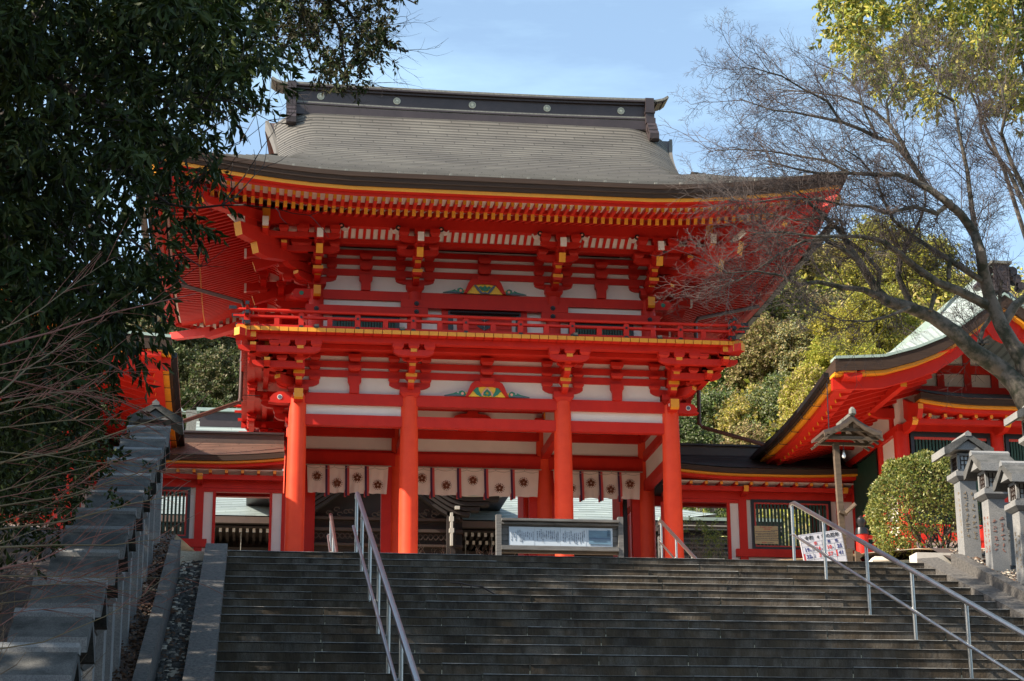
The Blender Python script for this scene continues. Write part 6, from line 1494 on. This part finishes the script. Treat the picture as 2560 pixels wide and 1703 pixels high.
rg = np.random.default_rng(71); n = 520; C = np.stack([rg.uniform(-5.6, -2.9, n), rg.uniform(17, 29, n), np.zeros(n)], 1); C[:, 0] -= (C[:, 1]-17)*.07; C[:, 2] = [bank_z(y)+rg.uniform(0, 2.3) for y in C[:, 1]]
pos, d, sz = sprays(C, 7, 8, .38, .10, 25); leaf_mesh('foliage', pos, d, sz, None, .45, 9, hd, .4, ['leaf_black', 'leaf_dark'])
mb = MB()
for k in range(14): y = 17+k*.85; x = -4-(y-17)*.07; mb.tube([(x, y, bank_z(y)-.2), (x+.05, y, bank_z(y)+1.3)], [.04,.015], 6, 'bark_dark')
put(mb.build('stems'), hd)
# ---- bare maple at the right
mp_ = empty('bare_maple', 'leafless maple with a leaning mossy trunk and fine dark twigs at the right', 'tree', (13.3, 29.2, 4.8))
cc = lambda x, y: (1700+x/1.7419, y/1.7419)
limbs = {
 'T1': ([(1640,2200),(1560,1850),(1470,1680),(1400,1610),(1280,1530),(1200,1450),(1100,1380),(1000,1340),(900,1310),(860,1270),(830,1220),(780,1140),(740,1080),(690,1000),(640,955),(560,880),(470,830)], .235, .016, 29.2, 28.2),
 'T2': ([(1560,1850),(1490,1568),(1400,1420),(1350,1300),(1320,1180),(1310,1100),(1280,1010),(1220,930),(1150,870),(1080,820),(1020,790),(950,760),(850,760),(740,755),(600,755),(500,735),(380,700)], .165, .011, 29.2, 28.0),
 'L3': ([(1305,1110),(1285,1000),(1270,900),(1250,740),(1220,600),(1190,440),(1120,350),(1050,260)], .065, .010, 29.1, 29.9),
 'L4': ([(1340,1330),(1200,1260),(1120,1230),(1020,1160),(950,1100),(880,1050),(790,1030),(700,1030),(580,1030),(440,1010),(300,1020)], .085, .010, 29.0, 27.6),
 'L5': ([(1080,820),(1000,700),(930,620),(860,600),(780,560),(700,530),(600,510),(500,490),(400,480),(260,430)], .055, .008, 28.8, 28.8),
 'L6': ([(1010,715),(960,610),(910,540),(840,480),(780,450),(700,420),(560,400),(420,390)], .045, .008, 28.8, 29.6),
 'L7': ([(1010,1345),(950,1200),(960,1120),(1000,1050),(1045,960),(1070,880),(1060,780)], .060, .010, 29.0, 29.8),
 'L8': ([(885,1300),(800,1262),(700,1250),(600,1228),(520,1240),(440,1200),(330,1180),(200,1190)], .060, .008, 28.6, 27.4),
 'L9': ([(780,1140),(700,1080),(620,1040),(540,1050),(440,1100),(330,1180),(240,1230)], .045, .008, 28.4, 27.9),
 'L10': ([(1400,1420),(1460,1330),(1520,1280),(1600,1200),(1620,1000),(1590,800)], .09, .03, 29.2, 29.5),
 'L11': ([(1620,1100),(1540,980),(1470,830),(1430,740),(1340,630),(1310,560),(1300,430),(1260,330)], .060, .010, 29.4, 30.2),
 'L12': ([(1600,950),(1500,830),(1440,700),(1400,580),(1420,480),(1400,380),(1360,300)], .050, .010, 29.2, 28.2),
 'L13': ([(1310,1220),(1170,1130),(1090,1080),(1000,1020),(930,960),(890,880),(850,770),(780,690),(700,640)], .055, .008, 28.9, 28.2),
 'L14': ([(1180,880),(1120,930),(1020,900),(900,930),(820,900),(700,890),(600,870),(480,860),(330,880),(200,870)], .045, .007, 28.7, 27.6),
 'L15': ([(860,1270),(870,1180),(800,1100),(720,1040),(700,960),(600,950),(500,960),(380,930),(250,940)], .045, .007, 28.6, 28.6),
 'L16': ([(1000,1340),(900,1380),(820,1400),(700,1395),(640,1370)], .030, .006, 28.6, 27.8),
 'L17': ([(1340,1490),(1300,1500),(1320,1430),(1390,1330),(1400,1220)], .050, .03, 29.3, 29.6),
 'L18': ([(700,530),(640,440),(540,390),(440,330),(330,300),(240,290)], .025, .006, 28.8, 28.3),
 'L19': ([(740,755),(640,700),(520,680),(400,660),(250,650),(120,660)], .028, .006, 28.3, 28.8),
 'L20': ([(860,600),(800,480),(780,400),(720,330),(620,280)], .028, .006, 29.0, 29.6),
 'L21': ([(910,540),(900,440),(950,350),(940,270)], .028, .006, 29.0, 29.4),
 'L22': ([(1190,440),(1120,400),(1130,300),(1100,220)], .028, .006, 29.4, 29.0),
}
tb = MB(); bb = MB(); tw = MB(); rb = random.Random(101)
def twigs(p, d, L, r, depth, pl):
    """alternating forked shoots: each bends gently, children leave on alternate sides of the spray's plane"""
    n = 4 if depth > 1 else 2; q = p.copy(); v = d.normalized(); pts = [q.copy()]; bend = rb.gauss(0, .10)
    side = v.cross(pl).normalized()
    for i in range(n):
        v = (v + side*(bend+rb.gauss(0, .13)) + pl*rb.gauss(0, .07)).normalized(); q = q+v*(L/n); pts.append(q.copy())
    tw.tube(pts, [r*(1-.5*i/n) for i in range(n+1)], 3 if depth < 3 else 4, 'twig_maple', cap=False)
    if depth > 0:
        k_ = {3: 7, 2: 6, 1: 5}[depth]; s_ = rb.choice((-1, 1))
        for k in range(k_):
            f = (k+rb.random()*.8+.4)/k_*n; i = min(int(f), n-1); a_ = pts[i].lerp(pts[i+1], min(1, f-i)); s_ = -s_
            dd = (pts[i+1]-pts[i]).normalized(); sd_ = dd.cross(pl).normalized(); an = rb.uniform(.45, .95)
            w = dd*cos(an)+sd_*s_*sin(an)+pl*rb.gauss(0, .16); npl = (pl+Vector((rb.gauss(0,.25), rb.gauss(0,.25), rb.gauss(0,.25)))).normalized()
            twigs(a_, w, L*rb.uniform(.38, .62)*(1-.35*k/k_), max(r*.58, .0026), depth-1, npl)
for nme, (P_, r0, r1, Ya, Yb_) in limbs.items():
    n = len(P_); q = []
    for i, (x, y) in enumerate(P_):
        px, py = cc(x, y); q.append(at(px, py, Ya+(Yb_-Ya)*i/(n-1)+.12*sin(i*1.9+len(nme))))
    rad = [r0+(r1-r0)*(i/(n-1))**(.6 if r0 > .15 else .85) for i in range(n)]
    (tb if nme in ('T1', 'T2') else bb).tube(q, rad, 14 if nme in ('T1', 'T2') else 8, 'bark_maple')
    for i in range(1, n):
        if q[i].x > 13.0 or rad[i] > .12: continue
        seg = q[i]-q[i-1]; L = seg.length; k_ = L*(5.6 if rad[i] < .05 else 3.); k_ = int(k_+rb.random())
        for k in range(k_):
            a_ = q[i-1].lerp(q[i], rb.random()); pl = Vector((rb.gauss(0,.35), -1, rb.gauss(0,.35))).normalized()
            sd_ = seg.normalized().cross(pl).normalized()*rb.choice((-1, 1)); an = rb.uniform(.35, .85)
            w = (seg.normalized()*cos(an)+sd_*sin(an)+Vector((-.12, 0, .12))).normalized()
            twigs(a_, w, rb.uniform(.6, 1.25), .0095 if rad[i] > .03 else .0075, 3 if rb.random() < .55 else 2, pl)
put(tb.build('trunk', smooth=True), mp_); put(bb.build('branches', smooth=True), mp_); put(tw.build('twigs'), mp_)
mb = MB()
for (x0, y0, x1, y1) in ((1170,1215,1175,1110),(1090,1355,1110,1280)):
    a_, b_ = cc(x0, y0), cc(x1, y1); mb.tube([at(*a_, 28.7), at(*b_, 28.7)], [.035,.04], 8, 'bark_maple')
put(mb.build('stub'), mp_)
# ---- tall evergreen above at the right
et = empty('yellow_green_tree', 'sunlit yellow green evergreen tree filling the upper right corner', 'tree', (19.5, 42, 6.4))
poly = [(1895,-180),(1900,30),(1935,90),(1925,130),(1990,160),(2040,230),(2100,200),(2150,260),(2230,190),(2290,270),(2345,250),(2420,330),(2560,420),(2560,-180)]
rg_ = random.Random(15); C = []
while len(C) < 430:
    x, y = rg_.uniform(1890, 2560), rg_.uniform(-180, 420)
    if inpoly(x, y, poly): C.append(tuple(at(x*DQ, y*DQ, rg_.uniform(36, 42))))
pos, d, sz = sprays(np.array(C), 9, 10, .42, .17, 26, droop=.6); 
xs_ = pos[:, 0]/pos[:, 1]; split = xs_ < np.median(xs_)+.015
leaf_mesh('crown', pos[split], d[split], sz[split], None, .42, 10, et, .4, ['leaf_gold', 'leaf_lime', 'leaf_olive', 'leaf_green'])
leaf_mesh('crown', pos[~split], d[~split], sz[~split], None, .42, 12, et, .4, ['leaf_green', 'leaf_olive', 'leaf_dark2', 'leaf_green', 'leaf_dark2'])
mb = MB(); s = Vector((19.5, 42, 6)); top = at(2450*DQ, 60*DQ, 40)
mb.tube([s, s+Vector((-.2,0,5)), top], [.40,.3,.12], 12, 'bark'); put(mb.build('trunk'), et)
mb = MB(); rb = random.Random(3)
for k in range(7):
    e = Vector(C[k*11]); e.x = max(e.x, 16.5); m_ = (s+Vector((-.2,0,6))).lerp(e, .55)+Vector((0,0,.6)); mb.tube([s+Vector((-.2,0,5.5)), m_, e], [.08,.05,.012], 6, 'bark', cap=False)
put(mb.build('branches'), et)
# ---- clipped round bush
bu = empty('round_bush', 'clipped dome shaped bush with glossy yellow green leaves at the top right of the stairs', 'bush', (9.85, 27.0, 4.86))
rg = np.random.default_rng(33); n = 19000; v = rg.normal(size=(n, 3)); v /= np.linalg.norm(v, axis=1, keepdims=True); v[:, 2] = np.where(v[:, 2] < -.75, -v[:, 2], v[:, 2])
bump = 1+.05*np.sin(v[:, 0]*9+1)*np.cos(v[:, 1]*8)+.04*np.sin(v[:, 2]*13+v[:, 0]*5)
rr = (1-.16*rg.random(n)**2)*bump
pos = np.stack([9.86+v[:, 0]*.80*rr, 27.1+v[:, 1]*.75*rr, 5.68+v[:, 2]*.86*rr], 1); 
keep = ~((pos[:, 2] < 5.50-.25*(pos[:, 0] < 9.9)) & (pos[:, 0] > 9.55) & (rg.random(n) < .88)) & (pos[:, 2] > 4.97)
pos = pos[keep]; v = v[keep]; n = len(pos)
d = v*.6+rg.normal(size=(n, 3))*.7; leaf_mesh('foliage', pos, d, rg.uniform(.035, .062, n), None, .55, 11, bu, .4, ['leaf_bush', 'leaf_bush2', 'leaf_bush2', 'leaf_dark2', 'leaf_bush', 'leaf_green'])
rg = np.random.default_rng(35); n = 3500; v = rg.normal(size=(n, 3)); v /= np.linalg.norm(v, axis=1, keepdims=True); v *= (rg.random(n)**.4)[:, None]*.8; pos = np.stack([9.86+v[:, 0]*.8, 27.1+v[:, 1]*.75, 5.78+np.abs(v[:, 2])*.85], 1); leaf_mesh('inner_foliage', pos, rg.normal(size=(n, 3)), rg.uniform(.04, .06, n), None, .5, 13, bu, .4, ['leaf_brown', 'leaf_dark2'])
mb = MB(); rb = random.Random(12)
for k in range(9):
    x = 10.0+rb.gauss(0,.06); grow(mb, Vector((x, 27.05+rb.gauss(0,.05), 4.8)), Vector((rb.gauss(0,.45), rb.gauss(0,.3), 1)), .62, rb.uniform(.018,.032), 2, rb, 'bark_dark', bias=Vector((0,0,.4)), kids=3, nseg=4, wob=.2)
put(mb.build('stems'), bu)
# ---- wooded hill
mat('hill_earth', (.16, .15, .06), .95, scale=.4, c2=(.035, .04, .018), detail=8)
def hilltree(x, y, zc, R, Hh, mats, lb, seed, n=260, leaf=.24, group='trees on the hill behind', zbase=None, per=5, lv=8):
    zb = zc-Hh-2.5 if zbase is None else zbase
    t = empty('hill_tree', lb, 'tree', (x, y, zb), group)
    rg = np.random.default_rng(seed)
    # lobed crown: a few big boughs, foliage gathered on their outer shells
    k = 9; lobes = rg.normal(size=(k, 3)); lobes /= np.linalg.norm(lobes, axis=1, keepdims=True); lobes *= np.array([R*.55, R*.55, Hh*.55]); lobes[:, 2] += rg.uniform(-.1, .2, k)*Hh
    li = rg.integers(0, k, n); v = rg.normal(size=(n, 3)); v /= np.linalg.norm(v, axis=1, keepdims=True); v[:, 2] = np.where(v[:, 2] < -.3, -v[:, 2], v[:, 2])
    C = lobes[li]+v*(R*.52)*(rg.uniform(.6, 1.05, n))[:, None]; C += np.array([x, y, zc])
    pos, d, sz = sprays(C, per, lv, R*.16, leaf, seed+1, droop=.2)
    leaf_mesh('crown', pos, d, sz, None, .6, seed, t, .4, mats)
    mb = MB(); mb.tube([(x, y, zb), (x+.1, y, zc-Hh*.4), (x, y, zc+Hh*.5)], [R*.035+.04, R*.025+.03, .02], 8, 'bark')
    for q in range(7): e = Vector((x, y, zc))+Vector(lobes[q % k])*1.3; mb.tube([Vector((x, y, zc-Hh*.6)), Vector((x, y, zc-.2*Hh)).lerp(e, .5), e], [R*.015+.02, R*.01+.012, .01], 5, 'bark', cap=False)
    put(mb.build('trunk'), t); return t
# (px, py, Y, crown radius in photo px, materials, label)
TR = [
 (1890,690,165,95,('leaf_olive','leaf_tan','leaf_gold'),'olive tan hill tree just right of the gate roof corner'),
 (1985,690,175,85,('leaf_gold','leaf_tan','leaf_olive'),'yellowish tan hill tree at the skyline beside the gate roof'),
 (2100,720,180,90,('leaf_olive','leaf_gold','leaf_tan'),'olive gold hill tree at the skyline behind the maple limbs'),
 (2215,690,170,95,('leaf_olive','leaf_gold','leaf_lime'),'tall yellow olive hill tree behind the middle of the maple'),
 (2320,720,168,90,('leaf_gold','leaf_olive','leaf_lime'),'gold green hill tree behind the roof ridge of the right hall'),
 (1850,800,150,75,('leaf_green','leaf_olive','leaf_dark2'),'dark green hill tree behind the right end of the balcony'),
 (1935,800,152,75,('leaf_olive','leaf_gold','leaf_green'),'mid green hill tree low beside the gate eave'),
 (2010,830,155,85,('leaf_brown','leaf_tan','leaf_grey'),'brown twiggy hill tree in the middle of the slope'),
 (2110,850,130,80,('leaf_lime','leaf_gold','leaf_gold'),'bright yellow hill tree upper, behind the maple trunk'),
 (2200,830,128,85,('leaf_gold','leaf_lime','leaf_olive'),'bright yellow green hill tree above the right hall roof'),
 (2120,960,118,90,('leaf_gold','leaf_lime','leaf_lime'),'brightest yellow tree just above the eave of the right hall'),
 (2030,1030,112,75,('leaf_lime','leaf_gold','leaf_tan'),'lower lime yellow tree touching the eave of the right hall'),
 (1800,920,138,70,('leaf_green','leaf_dark2','leaf_dark'),'dark green hill tree close against the gate bracket corner'),
 (1890,920,136,95,('leaf_tan','leaf_brown','leaf_olive'),'large tan conifer on the slope beside the gate'),
 (1985,940,134,85,('leaf_tan','leaf_grey','leaf_olive'),'grey tan hill tree right of the large tan conifer'),
 (1770,1040,125,70,('leaf_green','leaf_grey','leaf_dark2'),'green hill tree low beside the rightmost gate column'),
 (1850,1060,122,85,('leaf_tan','leaf_gold','leaf_olive'),'golden tan tree above the right corridor'),
 (1950,1070,120,85,('leaf_grey','leaf_green','leaf_olive'),'grey green tree above the drain pipe elbow'),
 (2040,1130,110,70,('leaf_olive','leaf_tan','leaf_gold'),'olive tree in the notch between corridor and hall roof'),
 (1730,1130,115,60,('leaf_dark2','leaf_green','leaf_grey'),'small dark tree above the near end of the right corridor'),
 (1880,1160,112,80,('leaf_olive','leaf_tan','leaf_brown'),'brownish tree just over the right corridor ridge'),
]
for i, (px, py, Y, rpx, mats, lb) in enumerate(TR):
    c = at(px, py, Y); R = rpx/CAM_F*Y*1.35; hilltree(c.x, c.y, c.z, R, R*1.05, mats, lb, 200+i, n=620, leaf=.0016*Y, zbase=c.z-R-3)
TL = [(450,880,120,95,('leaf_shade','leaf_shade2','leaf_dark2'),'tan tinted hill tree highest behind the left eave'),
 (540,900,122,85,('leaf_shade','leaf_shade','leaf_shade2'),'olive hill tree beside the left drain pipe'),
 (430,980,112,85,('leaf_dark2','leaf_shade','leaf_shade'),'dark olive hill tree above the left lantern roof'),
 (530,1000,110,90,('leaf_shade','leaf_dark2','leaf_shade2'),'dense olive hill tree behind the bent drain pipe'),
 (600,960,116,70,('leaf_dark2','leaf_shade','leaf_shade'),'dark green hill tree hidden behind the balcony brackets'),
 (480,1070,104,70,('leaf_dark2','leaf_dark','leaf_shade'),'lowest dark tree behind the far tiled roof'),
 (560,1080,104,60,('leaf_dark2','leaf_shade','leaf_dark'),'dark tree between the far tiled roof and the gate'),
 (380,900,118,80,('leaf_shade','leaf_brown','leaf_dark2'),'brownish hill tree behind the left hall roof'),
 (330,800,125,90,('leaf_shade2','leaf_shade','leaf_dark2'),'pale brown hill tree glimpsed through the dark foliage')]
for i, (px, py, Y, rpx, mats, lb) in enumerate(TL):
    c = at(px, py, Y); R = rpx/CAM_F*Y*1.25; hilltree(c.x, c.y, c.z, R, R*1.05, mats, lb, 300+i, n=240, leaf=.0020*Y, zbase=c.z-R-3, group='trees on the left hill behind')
# hill ground under them
mb = MB(); rows = []
prof_px = [(-600,900),(0,800),(300,800),(600,820),(1200,900),(1650,840),(1800,740),(1900,665),(2000,650),(2100,690),(2200,660),(2330,680),(2560,700),(3200,760)]
ridgeP = [at(x, y, 190) for x, y in prof_px]
for f in [k/14 for k in range(15)]:
    rows.append([Vector((p.x*(.55+.45*f), 66+(190-66)*f, 6.3+(p.z-6.3)*f**1.05)) for p in ridgeP])
rows.append([Vector((p.x*1.3, 330, p.z-12)) for p in ridgeP])
mb.grid(rows, 'hill_earth'); tag(mb.build('hill', smooth=True), kind='structure')
# undergrowth and far crowns too many to count, covering the slope between the nearer trees
rg = np.random.default_rng(404); n = 60000
ii = rg.uniform(0, len(ridgeP)-1.001, n); ff = rg.uniform(.12, 1, n)**.8; k0 = ii.astype(int); w = ii-k0
Px = np.array([p.x for p in ridgeP]); Pz = np.array([p.z for p in ridgeP]); rx_ = Px[k0]*(1-w)+Px[k0+1]*w; rz_ = Pz[k0]*(1-w)+Pz[k0+1]*w
pos = np.stack([rx_*(.55+.45*ff), 66+(190-66)*ff, 6.3+(rz_-6.3)*ff**1.05+rg.uniform(0, 1, n)**1.5*2.6*(.7+.5*np.sin(rx_*1.3)*np.cos(ff*60))], 1)
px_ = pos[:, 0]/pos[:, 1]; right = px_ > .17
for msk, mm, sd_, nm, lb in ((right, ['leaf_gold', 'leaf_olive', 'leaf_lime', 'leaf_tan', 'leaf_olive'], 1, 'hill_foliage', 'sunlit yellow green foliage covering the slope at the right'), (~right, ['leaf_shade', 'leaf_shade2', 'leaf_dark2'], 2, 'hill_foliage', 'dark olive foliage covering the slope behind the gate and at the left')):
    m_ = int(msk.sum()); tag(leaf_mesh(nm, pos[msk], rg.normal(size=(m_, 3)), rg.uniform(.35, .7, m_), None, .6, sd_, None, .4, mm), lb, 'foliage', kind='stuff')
# ---- things seen through the right corridor opening
for i, (px, Y, r) in enumerate(((1745, 62, .14), (1768, 64, .18), (1783, 66, .10))):
    b_ = at(px, 1300, Y); t = empty('cedar_tree', ('slim grey cedar trunk', 'thickest grey cedar trunk', 'thin pale cedar trunk')[i]+' seen through the right corridor opening', 'tree', (b_.x, Y, 6.4), 'cedars behind the right corridor')
    mb = MB(); mb.tube([(b_.x, Y, 6.3), (b_.x+.1, Y, b_.z+.8), (b_.x, Y, b_.z+1.6)], [r*1.2, r, r*.6], 10, 'bark'); put(mb.build('trunk'), t)
    C = np.array([[b_.x+random.Random(k+i*50).uniform(-1.2,1.2), Y+random.Random(k+9+i*50).uniform(-1,1), b_.z+random.Random(k+99).uniform(-.1,1.5)] for k in range(60)]); pos, d, sz = sprays(C, 5, 7, .3, .16, 80+i, droop=.6); leaf_mesh('crown', pos, d, sz, None, .35, 80+i, t, .3, ['leaf_dark', 'leaf_green', 'leaf_dark2'])
ct = at(1712, 1285, 58); t = empty('conifer', 'yellow green conifer branch tip at the left of the right corridor opening', 'tree', (ct.x-.5, 58, 6.4))
C = np.array([[ct.x+random.Random(k).uniform(-1,.5), 58+random.Random(k+5).uniform(-.6,.6), ct.z+random.Random(k+7).uniform(-.6,2)] for k in range(60)]); pos, d, sz = sprays(C, 6, 8, .22, .12, 90, droop=1.); leaf_mesh('crown', pos, d, sz, None, .3, 90, t, .3, ['leaf_lime', 'leaf_green', 'needle']); mb = MB(); mb.tube([(ct.x-.6, 58, 6.4), (ct.x-.6, 58, ct.z+2)], [.16,.05], 8, 'bark'); put(mb.build('trunk'), t)
hb = at(1775, 1420, 44); t = empty('garden_shrub', 'tangled shrub of pale bare twigs and green needles seen through the right corridor opening', 'shrub', (hb.x, 44, 6.4))
mb = MB(); rb = random.Random(2)
for k in range(60): grow(mb, Vector((hb.x+rb.gauss(0,.35), 44+rb.gauss(0,.3), hb.z-.6)), Vector((rb.gauss(0,.6), rb.gauss(0,.3), 1)), rb.uniform(.5,.85), .009, 2, rb, 'twig_pale', bias=Vector((0,0,-.2)), kids=3, nseg=3)
put(mb.build('twigs'), t)
C = np.array([[hb.x+rb.gauss(.1,.4), 44+rb.gauss(0,.3), hb.z+rb.uniform(-.2,1.15)] for k in range(70)]); pos, d, sz = sprays(C, 5, 9, .14, .07, 91, droop=.2); leaf_mesh('needles', pos, d, sz, None, .2, 91, t, .3, ['needle', 'leaf_green', 'leaf_lime'])
bt2 = at(1150, 1372, 44); t = empty('plum_shrub', 'low flowering twigs showing under the notice board', 'shrub', (4.9, 40.5, 6.4))
mb = MB(); rb = random.Random(8)
for k in range(40): grow(mb, Vector((rb.uniform(3.3, 6.4), 43+rb.gauss(0,.3), 7.55)), Vector((rb.gauss(0,.8), 0, 1)), .32, .006, 1, rb, 'twig_pale', kids=3, nseg=3)
put(mb.build('twigs'), t)
# ---- fallen twig lying on the steps
mb = MB(); p = lambda x, y: at(1000+x/2.4013, 1050+y/2.4013, 22.3)+Vector((0,-.02,0))
for P_, r in (([(300,978),(360,980),(420,996),(490,1002),(570,1050)], .010), ([(360,980),(378,1020),(378,1045)], .007), ([(420,996),(450,1040)], .006), ([(440,880),(470,930),(500,945)], .004)):
    mb.tube([p(*q) for q in P_], r, 6, 'twig_maple')
o = mb.build('fallen_twig'); tag(o, 'forked dry twig fallen across the middle of the stairs', 'twig')
